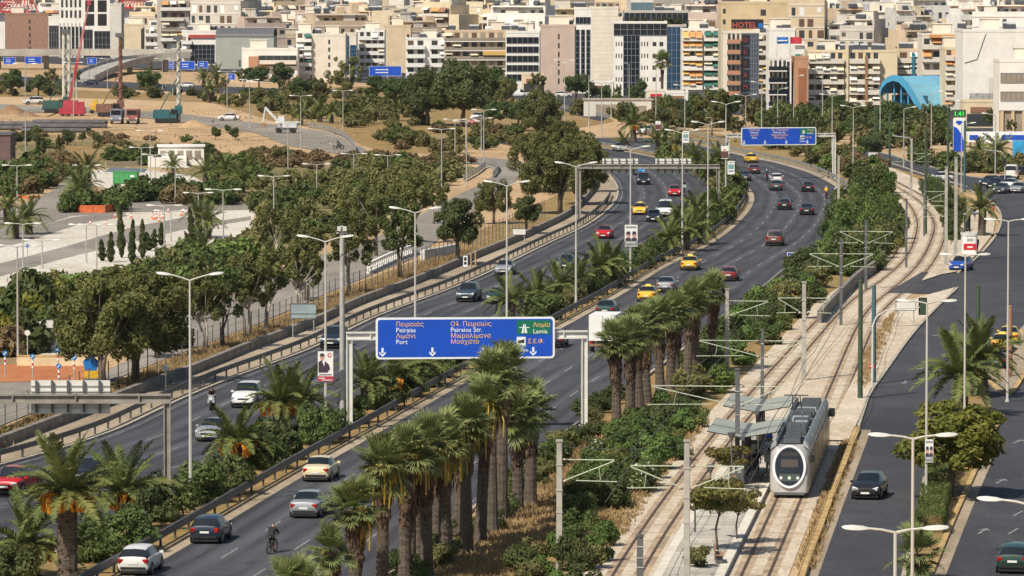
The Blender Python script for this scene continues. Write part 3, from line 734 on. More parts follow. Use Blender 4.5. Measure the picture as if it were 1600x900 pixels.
def stalk_mesh(seed):
    r = rng(seed); mb = MB()
    for k in range(16):
        x = r.normal(0, 0.09); y = r.normal(0, 0.09)
        mb.tube([(0, 0, 0.3), (0.25 + x, y, 0.25), (0.3 + x * 1.4, y * 1.4, -0.4), (0.26 + x * 1.6, y * 1.6, -r.uniform(0.7, 1.4))], [0.015, 0.02, 0.03, 0.02], 4, cap=False)
    return mb.mesh('fruit_stalk', L_STALK)
STALK = stalk_mesh(3)

rp = random.Random(4)
def phoenix(px, py, ycrown, label, nf=38, sc=1.0, fruit=0, group='date palms'):
    base = G(px, py, 0.1); H = height_to(base, ycrown); t = thing('date_palm', label, 'palm', base, rp.uniform(0, 6), group)
    tm = PH_TR[0] if H > 3.6 else (PH_TR[1] if H > 1.7 else PH_TR[2]); h0 = 5.0 if H > 3.6 else (2.4 if H > 1.7 else 1.2)
    ob('trunk', tm, t, sc=(sc, sc, H / h0))
    for k in range(nf):
        u = k / nf; q = 0 if u < 0.22 else (1 if u < 0.5 else (2 if u < 0.8 else 3))
        ob('frond', FR[q], t, (0, 0, H - 0.1), (rp.uniform(-0.35, 0.35), rp.uniform(-0.28, 0.12) - (0.35 if q == 0 else 0), k * 2.39996 + rp.uniform(-0.2, 0.2)), (sc * rp.uniform(0.85, 1.1),) * 3)
    for k in range(fruit):
        a = k * 6.28 / fruit + rp.uniform(-0.4, 0.4); ob('fruit_bunch', BUN, t, (0.8 * math.cos(a), 0.8 * math.sin(a), H + 0.1), (0, 0, a), (1.7, 1.7, 1.45))
    return t
def fanpalm(px, py, ycrown, label, nf=34, sc=1.0, stalks=2, group=None):
    base = G(px, py, 0.02); H = height_to(base, ycrown); t = thing('fan_palm', label, 'palm', base, rp.uniform(0, 6), group); t.rotation_euler = (rp.gauss(0, .03), rp.gauss(0, .03), t.rotation_euler[2])
    ob('trunk', WA_TR[rp.randrange(3)], t, sc=(rp.uniform(0.92, 1.04), 1.0, H / 8.0))
    for k in range(nf):
        u = (k + 0.5) / nf; el = 86 - 128 * u ** 0.95 + rp.uniform(-14, 14)
        ob('fan_leaf', FAN[rp.randrange(3)], t, (0, 0, H + 0.15 - 0.35 * u), (rp.uniform(-0.3, 0.3), -R(el), k * 2.39996 + rp.uniform(-0.25, 0.25)), (sc * rp.uniform(0.9, 1.12),) * 3)
    for q in range(3 if H > 4 else 1): ob('dead_skirt', SKIRT[rp.randrange(2)], t, (0, 0, H - 0.1 - 0.75 * q), (0, 0, rp.uniform(0, 6)), (1.15 - 0.1 * q, 1.15 - 0.1 * q, 1.1))
    for k in range(stalks): ob('fruit_stalk', STALK, t, (0, 0, H - 0.3), (0, 0, rp.uniform(0, 6.28)), (1.7, 1.5, 1.35))
    return t
# two rows of fan palms on the verge
FA = [(447, 990, 918), (476, 990, 915), (517, 965, 862), (556, 945, 795), (597, 930, 728), (632, 915, 712), (667, 902, 700), (697, 885, 692), (729, 864, 662), (750, 848, 632), (768, 834, 592), (782, 815, 580), (809, 800, 648), (829, 790, 640), (640, 908, 722), (655, 890, 712), (686, 873, 700), (714, 856, 682)]
for i, (x, b, c) in enumerate(FA):
    fanpalm(x, b, c, 'tall fan palm in the near verge clump, %s from the camera' % nth(sum(1 for q in range(len(FA)) if (-FA[q][1], q) < (-b, i))), 48 if i > 2 else 30, 1.04 if i > 2 else 0.85, 4 if 3 < i < 11 else 1, 'fan palms of the near clump')
FB = [(964, 672, 535), (984, 660, 528), (999, 647, 518), (1012, 635, 512), (1032, 623, 500), (1046, 612, 492), (1056, 606, 487), (1074, 592, 474), (1087, 586, 466), (1112, 580, 458)]
for i, (x, b, c) in enumerate(FB):
    fanpalm(x, b, c, 'fan palm in the far verge clump by the tram, %s from the camera' % nth(i), 44, 1.04, 1 if i in (2, 6, 7) else 0, 'fan palms of the far clump')
fanpalm(1433, 908, 866, 'small single fan palm at the near tip of the street median', 26, 1.05, 0)
# date palms
PHX = [(106, 925, 772, 'tall date palm with thick trunk and orange dates in the near median', 44, 1.15, 5), (192, 815, 770, 'leaning date palm with orange dates beside the bushy median', 38, 1.1, 3),
       (42, 905, 852, 'short date palm at the lower left corner', 36, 1.05, 3), (372, 735, 692, 'date palm with two orange date bunches behind the tall lamp post', 36, 1.05, 3),
       (437, 672, 630, 'date palm with drooping orange dates left of the campaign poster', 38, 1.05, 4), (472, 660, 625, 'date palm just left of the campaign poster post', 36, 1.0, 0),
       (572, 640, 600, 'date palm in the median right of the gantry post', 34, 1.0, 0), (612, 622, 590, 'date palm under the left half of the blue sign', 30, 1.0, 2), (655, 605, 575, 'date palm under the middle of the blue sign', 30, 1.0, 0)]
for x, b, c, lab, nf, s, fr in PHX: phoenix(x, b, c, lab, nf, s, fr)
for i, (x, b, c, s) in enumerate([(798, 500, 472, 1.0), (838, 488, 462, 1.0), (872, 474, 450, 1.05), (905, 462, 440, 1.0), (938, 450, 418, 1.15), (958, 442, 420, 1.0), (1045, 400, 372, 1.0), (1072, 392, 362, 1.0), (1092, 382, 352, 1.05), (1088, 352, 330, 1.0), (1118, 350, 330, 1.0), (1062, 362, 342, 0.9)]):
    phoenix(x, b, c, 'date palm in the planted median beyond the blue sign, %s along it' % nth(i), 30, s, 0, 'date palms of the middle median')
for i, (x, b, c, s) in enumerate([(1108, 290, 262, 1.1), (1122, 282, 252, 1.1), (1086, 275, 248, 1.0), (1058, 252, 226, 1.1), (1028, 242, 220, 1.0), (990, 222, 196, 1.2), (1140, 300, 272, 1.0), (1040, 228, 208, 0.9), (975, 235, 222, 0.8)]):
    phoenix(x, b, c, 'distant date palm where the motorway bends, %s along the median' % nth(i), 26, s, 2 if i in (3, 5) else 0, 'date palms at the bend')
phoenix(1500, 648, 588, 'broad date palm overhanging the street behind the yellow-green tree', 40, 1.25, 0)
phoenix(1532, 618, 560, 'broad date palm in front of the parked taxis', 42, 1.25, 0)
phoenix(1534, 368, 326, 'date palm with clean trunk at the bus stop', 34, 1.0, 0)
for i, (x, b, c, s) in enumerate([(45, 365, 340, 1.05), (12, 350, 325, 1.1), (25, 372, 352, 0.9), (128, 320, 292, 1.2), (137, 300, 266, 1.1), (122, 326, 300, 1.0), (270, 275, 258, 0.8), (322, 290, 270, 1.0), (352, 285, 265, 1.0), (378, 300, 280, 1.0), (390, 290, 268, 1.0),
      (310, 370, 335, 0.9), (325, 372, 345, 0.9), (318, 420, 388, 1.0), (300, 415, 395, 0.8), (605, 285, 266, 1.0), (500, 190, 172, 1.1), (478, 185, 168, 1.2), (563, 195, 180, 1.2), (470, 195, 180, 1.0), (518, 192, 176, 1.0), (620, 188, 172, 1.0),
      (318, 148, 122, 1.0), (338, 146, 118, 1.2), (328, 160, 140, 1.0), (235, 142, 120, 1.0), (1560, 255, 235, 1.2), (1535, 262, 248, 1.0), (1530, 250, 238, 1.0)]):
    phoenix(x, b, c, 'distant date palm among the scrub west of the motorway, %s listed' % nth(i) if 0 else ('small date palm far off among the scrub and lanes on the left' if x < 900 else 'small date palm near the petrol station'), 24, s, 0, 'small far date palms' if x < 900 else 'small date palms by the petrol station')
fp = fanpalm(1034, 160, 96, 'tall lone palm in front of the white office with square windows', 34, 1.5, 0)

# bushes: shared foliage, each bush its own object
BV = {'ole': [bush_mesh(40 + k, L_OLE, (1, 1, 0.85), 2600, 0.17, 18) for k in range(4)],
      'dark': [bush_mesh(50 + k, L_DARK, (1, 1, 0.9), 2200, 0.2, 16) for k in range(3)],
      'olive': [bush_mesh(60 + k, L_OLIVE, (1, 1, 0.8), 2000, 0.2, 15) for k in range(3)],
      'bright': [bush_mesh(70 + k, L_BRIGHT, (1, 1, 0.85), 2200, 0.22, 15) for k in range(2)],
      'brown': [bush_mesh(80 + k, L_BROWN, (1, 1, 0.7), 1700, 0.18, 14) for k in range(3)],
      'lime': [bush_mesh(90 + k, L_LIME, (1, 1, 0.85), 2000, 0.2, 15) for k in range(2)],
      'flower': [bush_mesh(95 + k, L_OLE, (1, 1, 0.9), 2600, 0.18, 16, L_FLOWER) for k in range(2)]}
BNAME = {'ole': 'green oleander bush', 'dark': 'dark evergreen bush', 'olive': 'grey-olive scrub bush', 'bright': 'bright green bush', 'brown': 'dry brown bush', 'lime': 'yellow-green bush', 'flower': 'oleander bush with pale blossom'}
rb = random.Random(9)
def bush(px, py, rad, kind, where, cat='bush', hz=1.0, zb=0.0, pos=None):
    p = pos or G(px, py, zb)
    o = ob('bush', BV[kind][rb.randrange(len(BV[kind]))], None, p, (0, 0, rb.uniform(0, 6.28)), (rad, rad, rad * hz * rb.uniform(0.9, 1.15)))
    return tag(o, '%s %s' % (BNAME[kind], where), cat, '%s %s' % (BNAME[kind].split(' bush')[0] + ' bushes', where))
# hedge of the near median, individually placed
for i, (x, y, r_) in enumerate([(20, 918, 1.6), (140, 878, 1.7), (185, 862, 2.1), (258, 812, 2.0), (232, 828, 1.6), (318, 786, 1.9), (350, 774, 1.8), (405, 732, 1.9), (432, 718, 1.8),
     (490, 694, 1.7), (512, 686, 1.6), (550, 662, 1.5), (605, 640, 1.8), (632, 620, 1.7), (655, 605, 1.6), (680, 590, 1.7), (705, 578, 1.6), (735, 562, 1.7), (765, 548, 1.7), (800, 528, 1.7), (830, 510, 1.6), (850, 500, 1.8)]):
    bush(x, y, r_, 'ole' if i % 4 else 'dark', 'in the near part of the median hedge', zb=0.12)
def along(A, B, y0, y1, step, kinds, where, rad=(1.2, 1.8), fr=(0.25, 0.75), jit=1.0):
    y = y0
    while y < y1:
        f = rb.uniform(*fr); x = A.x(y) + (B.x(y) - A.x(y)) * f
        bush(0, 0, rb.uniform(*rad), rb.choice(kinds), where, pos=Vector((x, y, 0.05))); y += step * rb.uniform(0.7, 1.3)
along(L1R, R1L, 462, 640, 2.6, ['ole', 'dark', 'olive', 'ole'], 'in the median beyond the blue sign', (1.0, 1.6), (0.15, 0.55))
along(R1R.off(.8), R1R.off(2.6), 262, 345, 3.4, ['ole', 'olive', 'dark'], 'between the near fan palms and the road', (0.8, 1.3), (0, 1))
def inside(p, poly_):
    c = False; n = len(poly_)
    for i in range(n):
        x1, y1 = poly_[i]; x2, y2 = poly_[i - 1]
        if (y1 > p[1]) != (y2 > p[1]) and p[0] < (x2 - x1) * (p[1] - y1) / (y2 - y1) + x1: c = not c
    return c
def low_bush(seed, m, rad, n=620, size=0.36):
    r = rng(seed); C, N_, _ = crown_pts(r, 15, rad, (0, 0, rad[2] * 0.7), n, (0.25, 0.45), 0.5, -0.75); C[:, 2] = np.maximum(C[:, 2], 0.03)
    return leaves(C, N_, size, r)
LOWV = {}
SCM = {'ole': L_OLE, 'dark': L_DARK, 'olive': L_OLIVE, 'bright': L_BRIGHT, 'brown': L_BROWN, 'lime': L_LIME, 'flower': L_OLE}
def scrub(px, n, kinds, where, rad=(0.8, 1.6), hz=1.0, mind=1.0):
    W = [(G(a, b).x, G(a, b).y) for a, b in px]; xs = [p[0] for p in W]; ys = [p[1] for p in W]; done = []; tries = 0; n = int(n * 1.25)
    ks = sorted(set(kinds)); Vs = []; Fs = []; Ms = []; off = 0
    while len(done) < n and tries < n * 60:
        tries += 1; y = rb.uniform(min(ys), max(ys)); x = rb.uniform(min(xs), max(xs))
        if not inside((x, y), W) or any(abs(x - a) < mind * 0.8 and abs(y - b) < mind * 1.8 for a, b in done): continue
        done.append((x, y)); k = rb.choice(kinds); q = (k, rb.randrange(4))
        if q not in LOWV: LOWV[q] = low_bush(300 + len(k) * 7 + q[1], None, (1, 1, 0.7 if k == 'brown' else 0.85))
        V, F = LOWV[q]; s_ = rb.uniform(*rad); a = rb.uniform(0, 6.28); c, d = math.cos(a), math.sin(a)
        T = np.stack([(V[:, 0] * c - V[:, 1] * d) * s_ + x, (V[:, 0] * d + V[:, 1] * c) * s_ + y, V[:, 2] * s_ * hz * rb.uniform(0.85, 1.2)], 1)
        Vs.append(T); Fs.append(F + off); off += len(V); Ms.append(np.full(len(F), ks.index(k)))
    o = ob('scrub', npmesh('scrub', np.concatenate(Vs), np.concatenate(Fs), [SCM[k] for k in ks], np.concatenate(Ms)))
    return tag(o, 'mixed scrub ' + where, 'scrub', kind='stuff')
def scatter(px, n, kinds, where, rad=(0.8, 1.6), hz=1.0, mind=1.0):
    W = [(G(a, b).x, G(a, b).y) for a, b in px]; xs = [p[0] for p in W]; ys = [p[1] for p in W]; done = []; tries = 0
    while len(done) < n and tries < n * 60:
        tries += 1; y = rb.uniform(min(ys), max(ys)); x = rb.uniform(min(xs), max(xs))
        if not inside((x, y), W) or any(abs(x - a) < mind and abs(y - b) < mind * 2.2 for a, b in done): continue
        done.append((x, y)); bush(0, 0, rb.uniform(*rad), rb.choice(kinds), where, hz=hz, pos=Vector((x, y, 0)))
# bank between motorway and tram
scrub([(1095, 352), (1112, 328), (1118, 306), (1108, 287), (1085, 270), (1025, 248), (1040, 246), (1090, 259), (1128, 272), (1150, 290), (1157, 310), (1150, 330), (1125, 355)], 60, ['ole', 'dark', 'olive'], 'in the far median at the bend', (1.0, 1.8), 1.0, mind=0.9)
scatter([(880, 790), (940, 700), (1010, 660), (1075, 640), (1095, 660), (1040, 735), (975, 820), (905, 850)], 44, ['ole', 'dark', 'ole', 'bright', 'olive', 'ole', 'dark', 'ole', 'bright', 'olive', 'ole', 'flower'], 'on the bank left of the tram track', (0.9, 1.5), mind=0.7)
scatter([(770, 915), (830, 880), (905, 860), (945, 850), (920, 915), (860, 945)], 14, ['bright', 'dark', 'olive'], 'at the foot of the near concrete post', (0.7, 1.2), mind=0.7)
scatter([(1060, 650), (1100, 560), (1180, 480), (1260, 420), (1320, 420), (1265, 480), (1215, 540), (1150, 590), (1110, 630)], 46, ['ole', 'dark', 'bright', 'olive', 'ole'], 'on the shrub bank beside the tram bend', (1.0, 1.9), mind=0.9)
scatter([(1270, 420), (1315, 350), (1340, 300), (1385, 300), (1392, 330), (1400, 380), (1370, 420), (1320, 440)], 48, ['ole', 'olive', 'bright', 'ole', 'dark'], 'between the far motorway and the tram curve', (1.4, 2.4), 1.15, mind=1.2)
scrub([(1200, 228), (1290, 240), (1370, 262), (1385, 290), (1330, 285), (1270, 258)], 34, ['ole', 'olive', 'brown', 'bright', 'dark'], 'behind the far guard rail under the second blue sign', (1.2, 2.2), mind=1.2)
scatter([(1440, 300), (1470, 300), (1500, 330), (1505, 395), (1488, 392), (1480, 345), (1455, 318)], 26, ['ole', 'dark'], 'inside the tram curve by the bus stop', (0.9, 1.4), 1.2, mind=0.8)
scatter([(905, 655), (960, 610), (985, 600), (950, 645), (915, 672)], 9, ['dark', 'olive'], 'in the low hedge by the right gantry post', (0.7, 1.1), 0.8, mind=0.5)
# left scrub
scrub([(-10, 496), (90, 476), (150, 464), (290, 425), (395, 395), (420, 405), (350, 440), (250, 480), (120, 480), (-10, 540)], 105, ['ole', 'olive', 'dark', 'olive', 'bright'], 'in the thicket below the pale plaza', (1.2, 2.3), 1.0, mind=1.5)
scrub([(-10, 505), (60, 492), (120, 505), (90, 545), (-10, 560)], 26, ['lime', 'brown', 'ole', 'dark'], 'in the autumn-tinted thicket at the left edge', (1.6, 2.6), 1.1, mind=1.4)
scrub([(400, 330), (430, 300), (560, 268), (640, 262), (720, 275), (690, 305), (600, 335), (480, 385), (400, 400)], 84, ['olive', 'ole', 'dark', 'olive', 'olive'], 'in the scrub between plaza and service road', (1.2, 2.3), 1.0, mind=1.6)
scrub([(330, 238), (420, 242), (560, 247), (690, 250), (740, 258), (650, 268), (560, 268), (430, 262), (340, 255)], 62, ['brown', 'brown', 'olive', 'brown'], 'on the rusty brown slope by the ramp', (0.9, 1.8), 0.75, mind=1.8)
scrub([(190, 306), (260, 302), (370, 315), (360, 322), (250, 318), (195, 316)], 30, ['ole', 'dark', 'brown'], 'in the long hedge behind the plaza', (1.4, 2.2), 0.9, mind=1.4)
scrub([(45, 262), (100, 258), (108, 272), (60, 300), (0, 315), (0, 290)], 34, ['olive', 'ole', 'brown'], 'in the scrub at the left lane', (1.4, 2.6), 1.0, mind=1.8)
scrub([(170, 246), (240, 243), (330, 238), (320, 250), (250, 262), (175, 252)], 34, ['ole', 'dark'], 'in the green hedge behind the white building', (1.3, 2.0), 0.8, mind=1.4)
scrub([(330, 262), (400, 260), (420, 290), (380, 308), (330, 295)], 22, ['ole', 'bright', 'olive'], 'beside the white building', (1.2, 2.0), 1.0, mind=1.6)
scrub([(100, 325), (185, 322), (185, 333), (105, 333)], 10, ['ole', 'brown', 'dark'], 'in the orange fenced bed', (1.5, 2.2), 1.0, mind=1.2)
scrub([(330, 160), (420, 142), (560, 150), (640, 160), (660, 200), (560, 222), (500, 198), (420, 182)], 52, ['olive', 'olive', 'ole', 'olive'], 'in the far scrub below the apartment rows', (1.4, 2.7), 0.9, mind=2.4)
scrub([(560, 224), (640, 200), (700, 200), (800, 205), (830, 225), (740, 240), (620, 238)], 26, ['olive', 'ole', 'brown', 'olive'], 'in the scrub left of the motorway bend', (1.2, 2.4), 0.8, mind=2.4)
scrub([(-10, 130), (120, 138), (330, 150), (330, 160), (100, 150), (-10, 150)], 22, ['olive', 'dark', 'olive'], 'along the far highway by the building site', (1.4, 2.4), 0.8, mind=3)
scrub([(20, 205), (180, 215), (330, 222), (400, 232), (330, 240), (150, 240), (60, 235)], 16, ['olive', 'brown', 'ole'], 'on the sand in front of the building site', (0.8, 1.5), 0.8, mind=2.5)
scrub([(900, 178), (1000, 172), (1130, 180), (1150, 200), (1010, 200), (950, 190)], 40, ['ole', 'dark', 'olive', 'brown'], 'along the boulevard at the far bend', (1.6, 2.8), 1.0, mind=2.4)
scrub([(1180, 190), (1330, 196), (1480, 215), (1500, 232), (1420, 238), (1330, 226), (1180, 208)], 60, ['ole', 'dark', 'olive', 'bright'], 'in front of the beige apartments', (1.8, 3.0), 1.1, mind=2.4)
scrub([(1420, 245), (1500, 262), (1540, 262), (1600, 262), (1600, 272), (1500, 272), (1430, 256)], 22, ['ole', 'dark', 'olive'], 'beside the petrol station street', (1.2, 2.0), 1.0, mind=1.8)
scrub([(-20, 690), (60, 655), (180, 610), (180, 622), (70, 668), (-20, 705)], 8, ['olive', 'brown'], 'in the dry grass by the wire fence', (0.4, 0.8), 0.8, mind=1)

# box hedge of the street median
def hedge(px, wd, h, label):
    r = rng(5); P = [G(a, b) for a, b in px]; n = 42000; C = []; N_ = []
    for k in range(n):
        u = r.uniform(0, len(P) - 1.001); i = int(u); p = P[i].lerp(P[i + 1], u - i); s = r.integers(0, 3)
        bul = 0.12 * math.sin(u * 9)
        if s == 0: C.append((p.x + r.uniform(-wd, wd) / 2, p.y, h + bul + r.normal(0, 0.05))); N_.append((0, 0, 1))
        else: sg = -1 if s == 1 else 1; C.append((p.x + sg * (wd / 2 + bul), p.y, r.uniform(0.1, h + bul))); N_.append((sg, -0.3, 0.2))
    V, F = leaves(np.array(C), np.array(N_, float), 0.14, r); tag(ob('hedge', npmesh('hedge', V, F, L_OLE)), label, 'hedge')
hedge([(1452, 838), (1458, 808), (1466, 775), (1474, 745), (1482, 720)], 1.5, 1.1, 'clipped box hedge along the street median under the yellow-green tree')

# trees
T_DARKBIG = tree_model(101, L_DARK, B_TREE, 3.0, (4.6, 4.6, 4.6), 18000, 0.5, 46, 0.4, 1, (0.22, 0.36), zc=5.6)
T_DARK2 = tree_model(102, L_DARK, B_TREE, 2.6, (2.5, 2.5, 2.6), 7000, 0.34, 26, 0.25)
L_EUC2 = leaf('yellowing_eucalyptus', (0.125, 0.135, 0.045), (0.21, 0.20, 0.075), 0.3)
T_EUC = [tree_model(110 + k, (L_EUC, L_EUC2, L_EUC, L_OLE)[k], B_PALE if k != 3 else B_TREE, 3.6, (2.9, 2.9, 3.9), (4600, 4200, 5200, 4800)[k], 0.34, 40, 0.2, 3 if k % 2 else 2, (0.09, 0.2), zc=5.3, shell=0.1) for k in range(4)]
T_WIDE = [tree_model(120 + k, L_EUC, B_TREE, 3.0, (4.8, 4.2, 4.4), 15000, 0.36, 80, 0.35, 3, (0.10, 0.22), zc=4.9, shell=0.2) for k in range(2)]
T_LIME = tree_model(130, L_LIME, B_TREE, 2.6, (2.6, 2.4, 2.1), 10000, 0.26, 60, 0.14, 1, (0.12, 0.24), zc=2.9, shell=0.3)
T_GREEN = [tree_model(140 + k, leaf('street_tree', (0.05, 0.085, 0.025), (0.10, 0.14, 0.045)), B_TREE, 2.6, (2.9, 2.9, 2.6), 5200, 0.4, 24, 0.2) for k in range(2)]
T_YOUNG = tree_model(150, leaf('young_tree', (0.10, 0.12, 0.03), (0.20, 0.16, 0.05)), B_TREE, 1.7, (1.3, 1.3, 0.65), 1900, 0.2, 16, 0.05, 1, (0.25, 0.4))
T_ROUND = tree_model(160, L_DARK, B_TREE, 0.8, (1.3, 1.3, 1.25), 2600, 0.24, 16, 0.1, 1, (0.3, 0.45))
def tree(model, px, py, ytop, label, Hm, group=None, w=1.0, name='tree'):
    b = G(px, py); s = height_to(b, ytop) / Hm
    return place(model, name, label, 'tree', b, rb.uniform(0, 6.28), group, (s * w, s * w, s))
HD, HD2, HE, HW, HL, HG, HY, HR = 10.2, 6.2, 8.6, 9.4, 5.2, 6.2, 2.6, 2.4
for x, b, t_, w_, lab in [(158, 612, 395, 0.9, 'left stem of the big dark eucalyptus pair over the road works'), (208, 600, 388, 1.05, 'right stem of the big dark eucalyptus pair over the road works'), (245, 560, 432, 0.8, 'eucalyptus right behind the big road-works pair')]:
    tree(T_WIDE[int(x) % 2], x, b, t_, lab, HW, w=w_)
for x, b, t_, lab in [(322, 550, 425, 'first slim eucalyptus of the row by the service road'), (345, 545, 415, 'second slim eucalyptus of the row by the service road'), (386, 530, 400, 'pale forked eucalyptus right of the slim pair'),
      (412, 520, 395, 'pale stemmed eucalyptus left of the blank board'), (468, 495, 385, 'eucalyptus behind the blank roadside board'), (478, 470, 360, 'eucalyptus behind the camera mast'), (548, 462, 335, 'twin stemmed eucalyptus by the motorway fence'),
      (625, 438, 318, 'eucalyptus left of the round dark tree'), (590, 400, 290, 'eucalyptus behind the service road balustrade'), (640, 380, 280, 'tall eucalyptus in the middle thicket'),
      (560, 380, 285, 'dense eucalyptus at the thicket centre'), (440, 420, 330, 'left eucalyptus of the central thicket'), (680, 350, 290, 'last eucalyptus of the central thicket')]:
    tree(T_EUC[int(x * 7) % 4], x, b, t_ - 12, lab, HE, w=rb.uniform(0.95, 1.2))
tree(T_DARK2, 714, 415, 308, 'round dark green tree beside the white low wall', HD2, w=0.95)
tree(T_DARK2, 822, 366, 305, 'dark green tree under the big eucalyptus by the bend', HD2, w=1.0)
for x, b, t_, w_, lab in [(872, 335, 205, 1.1, 'big olive eucalyptus at the inside of the motorway bend'), (905, 320, 195, 1.0, 'right neighbour of the big eucalyptus at the bend'), (840, 300, 190, 1.0, 'eucalyptus behind the big one at the bend'), (925, 300, 215, 0.8, 'lower eucalyptus overhanging the bend'),
      (770, 350, 270, 0.9, 'olive tree beside the curved service lane'), (845, 230, 130, 0.9, 'leafy tree left of the far bend'), (880, 240, 180, 1.0, 'broad olive tree above the bend')]:
    tree(T_WIDE[int(x) % 2], x, b, t_, lab, HW, w=w_)
tree(T_DARKBIG, 668, 196, 100, 'left one of the two large dark trees in the mid distance', HD, w=1.0)
tree(T_DARKBIG, 722, 198, 88, 'right one of the two large dark trees in the mid distance', HD, w=1.0)
tree(T_EUC[1], 538, 168, 84, 'thin dark tree before the beige blank wall', HE, w=1.2)
for i, (x, b, t_, w_) in enumerate([(840, 152, 112, 1.2), (900, 160, 112, 1.0), (776, 180, 108, 1.0), (790, 185, 120, 1.0), (925, 165, 128, 0.8), (945, 165, 130, 0.7), (965, 165, 130, 0.7), (990, 168, 132, 0.8), (1000, 165, 125, 0.8), (1110, 215, 135, 1.2), (1085, 205, 148, 1.1), (1130, 200, 138, 1.2), (1150, 222, 180, 1.3), (1180, 190, 150, 1.0),
      (1310, 205, 150, 1.2), (1345, 215, 158, 1.2), (1385, 212, 160, 1.3), (1415, 208, 158, 1.2), (1445, 212, 160, 1.2), (1470, 205, 160, 1.0), (1265, 205, 165, 1.3), (1225, 200, 172, 1.2), (1330, 225, 182, 1.2), (1555, 205, 168, 1.2), (1580, 215, 185, 1.0), (1360, 255, 205, 1.0),
      (20, 150, 110, 1.3), (80, 140, 105, 1.2), (60, 150, 118, 1.2), (230, 148, 108, 1.2), (120, 135, 108, 1.1), (405, 140, 100, 1.2), (440, 142, 100, 1.2), (380, 140, 105, 1.2), (590, 160, 120, 1.4), (620, 165, 118, 1.4), (500, 165, 120, 1.4), (475, 160, 118, 1.3), (640, 175, 125, 1.3), (350, 150, 118, 1.0), (770, 200, 160, 1.2), (810, 205, 150, 1.2)]):
    tree(T_GREEN[i % 2] if i % 3 else T_EUC[2], x, b, t_, 'leafy street tree in front of the far %s buildings, %s' % ('left' if x < 700 else ('middle' if x < 1200 else 'right'), 'low and wide' if w_ > 1.1 else 'slender'), HG if i % 3 else HE, 'street trees before the far buildings', w_)
tree(T_LIME, 1484, 778, 608, 'yellow-green tree leaning over the street median', HL, w=1.3)
for i, (x, b, t_) in enumerate([(1122, 868, 752), (1152, 850, 768), (1141, 772, 700)]):
    tree(T_YOUNG, x, b, t_ - 5, 'young tree with thin yellowing leaves on the tram platform, %s' % nth(i), HY, 'young platform trees', 1.0)
for i, (x, b, t_) in enumerate([(25, 228, 205), (42, 227, 206), (105, 228, 204), (129, 222, 208), (153, 228, 212), (337, 218, 200), (355, 208, 196), (368, 219, 201), (10, 232, 215), (60, 228, 208)]):
    tree(T_ROUND, x, b, t_, 'small round clipped tree on the sand, %s from the camera' % nth(i), HR, 'round trees on the sand', 1.0)
CY = [cypress_mesh(k) for k in range(3)]
for i, (x, b, t_) in enumerate([(160, 408, 374), (173, 410, 362), (190, 403, 316), (206, 412, 343), (223, 405, 343), (233, 392, 362), (240, 388, 358), (252, 384, 348), (300, 375, 324), (60, 240, 212), (68, 240, 215), (92, 240, 210)]):
    bs = G(x, b); h = height_to(bs, t_)
    t = thing('cypress', 'narrow dark cypress standing against the pale plaza, %s' % nth(i) if i < 9 else 'narrow cypress on the sand at the far left', 'tree', bs, rb.uniform(0, 6), 'cypresses'); ob('crown', CY[i % 3], t, sc=(1.05, 1.05, h / 5.0))
    ob('trunk', MB().tube([(0, 0, 0), (0, 0, h * 0.5)], [0.09, 0.04], 6).mesh('trunk', B_TREE), t)

# dry grass, too fine to count
def grass(name, px, n, label, hgt=(0.2, 0.5), m=L_STRAW, seed=1, z=0.02):
    r = rng(seed); W = [(G(a, b).x, G(a, b).y) for a, b in px]; xs = [p[0] for p in W]; ys = [p[1] for p in W]; C = []
    while len(C) < n:
        x, y = r.uniform(min(xs), max(xs)), r.uniform(min(ys), max(ys))
        if inside((x, y), W):
            for k in range(8): C.append((x + r.normal(0, 0.16), y + r.normal(0, 0.3)))
    C = np.array(C[:n]); h = r.uniform(hgt[0], hgt[1], n); a = r.uniform(0, 6.28, n); b = 0.06
    V = np.empty((n, 3, 3)); dx, dy = np.cos(a) * b, np.sin(a) * b
    V[:, 0] = np.stack([C[:, 0] - dx, C[:, 1] - dy, 0 * h + z], 1); V[:, 1] = np.stack([C[:, 0] + dx, C[:, 1] + dy, 0 * h + z], 1)
    V[:, 2] = np.stack([C[:, 0] + r.normal(0, 0.15, n), C[:, 1] + r.normal(0, 0.15, n), h], 1)
    tag(ob(name, npmesh(name, V.reshape(-1, 3), np.arange(3 * n).reshape(n, 3), m)), label, 'grass', kind='stuff')
grass('dry_grass', [(640, 930), (760, 800), (850, 730), (940, 680), (1100, 560), (1140, 540), (1080, 630), (960, 700), (880, 800), (840, 900)], 26000, 'straw coloured dry grass under the fan palms', (0.15, 0.42))
grass('dry_grass', [(-20, 702), (60, 655), (250, 572), (400, 515), (550, 455), (700, 398), (750, 390), (640, 440), (480, 508), (400, 538), (200, 612), (60, 672), (-20, 712)], 24000, 'dry grass strip along the wire fence', (0.2, 0.6), seed=2)
grass('dry_grass', [(1266, 890), (1300, 790), (1335, 690), (1322, 690), (1290, 770), (1252, 890)], 5000, 'dry weeds between tram track and yellow kerb', (0.15, 0.4), seed=3)
grass('dry_grass', [(1340, 600), (1350, 560), (1372, 520), (1395, 490), (1390, 520), (1372, 555), (1352, 610)], 2500, 'dry weeds along the tram side pavement', (0.15, 0.45), seed=4)
grass('dry_grass', [(930, 790), (1000, 720), (1080, 660), (1105, 660), (1040, 740), (960, 850), (920, 880)], 6000, 'sparse dry weeds beside the left tram track', (0.1, 0.35), seed=5)
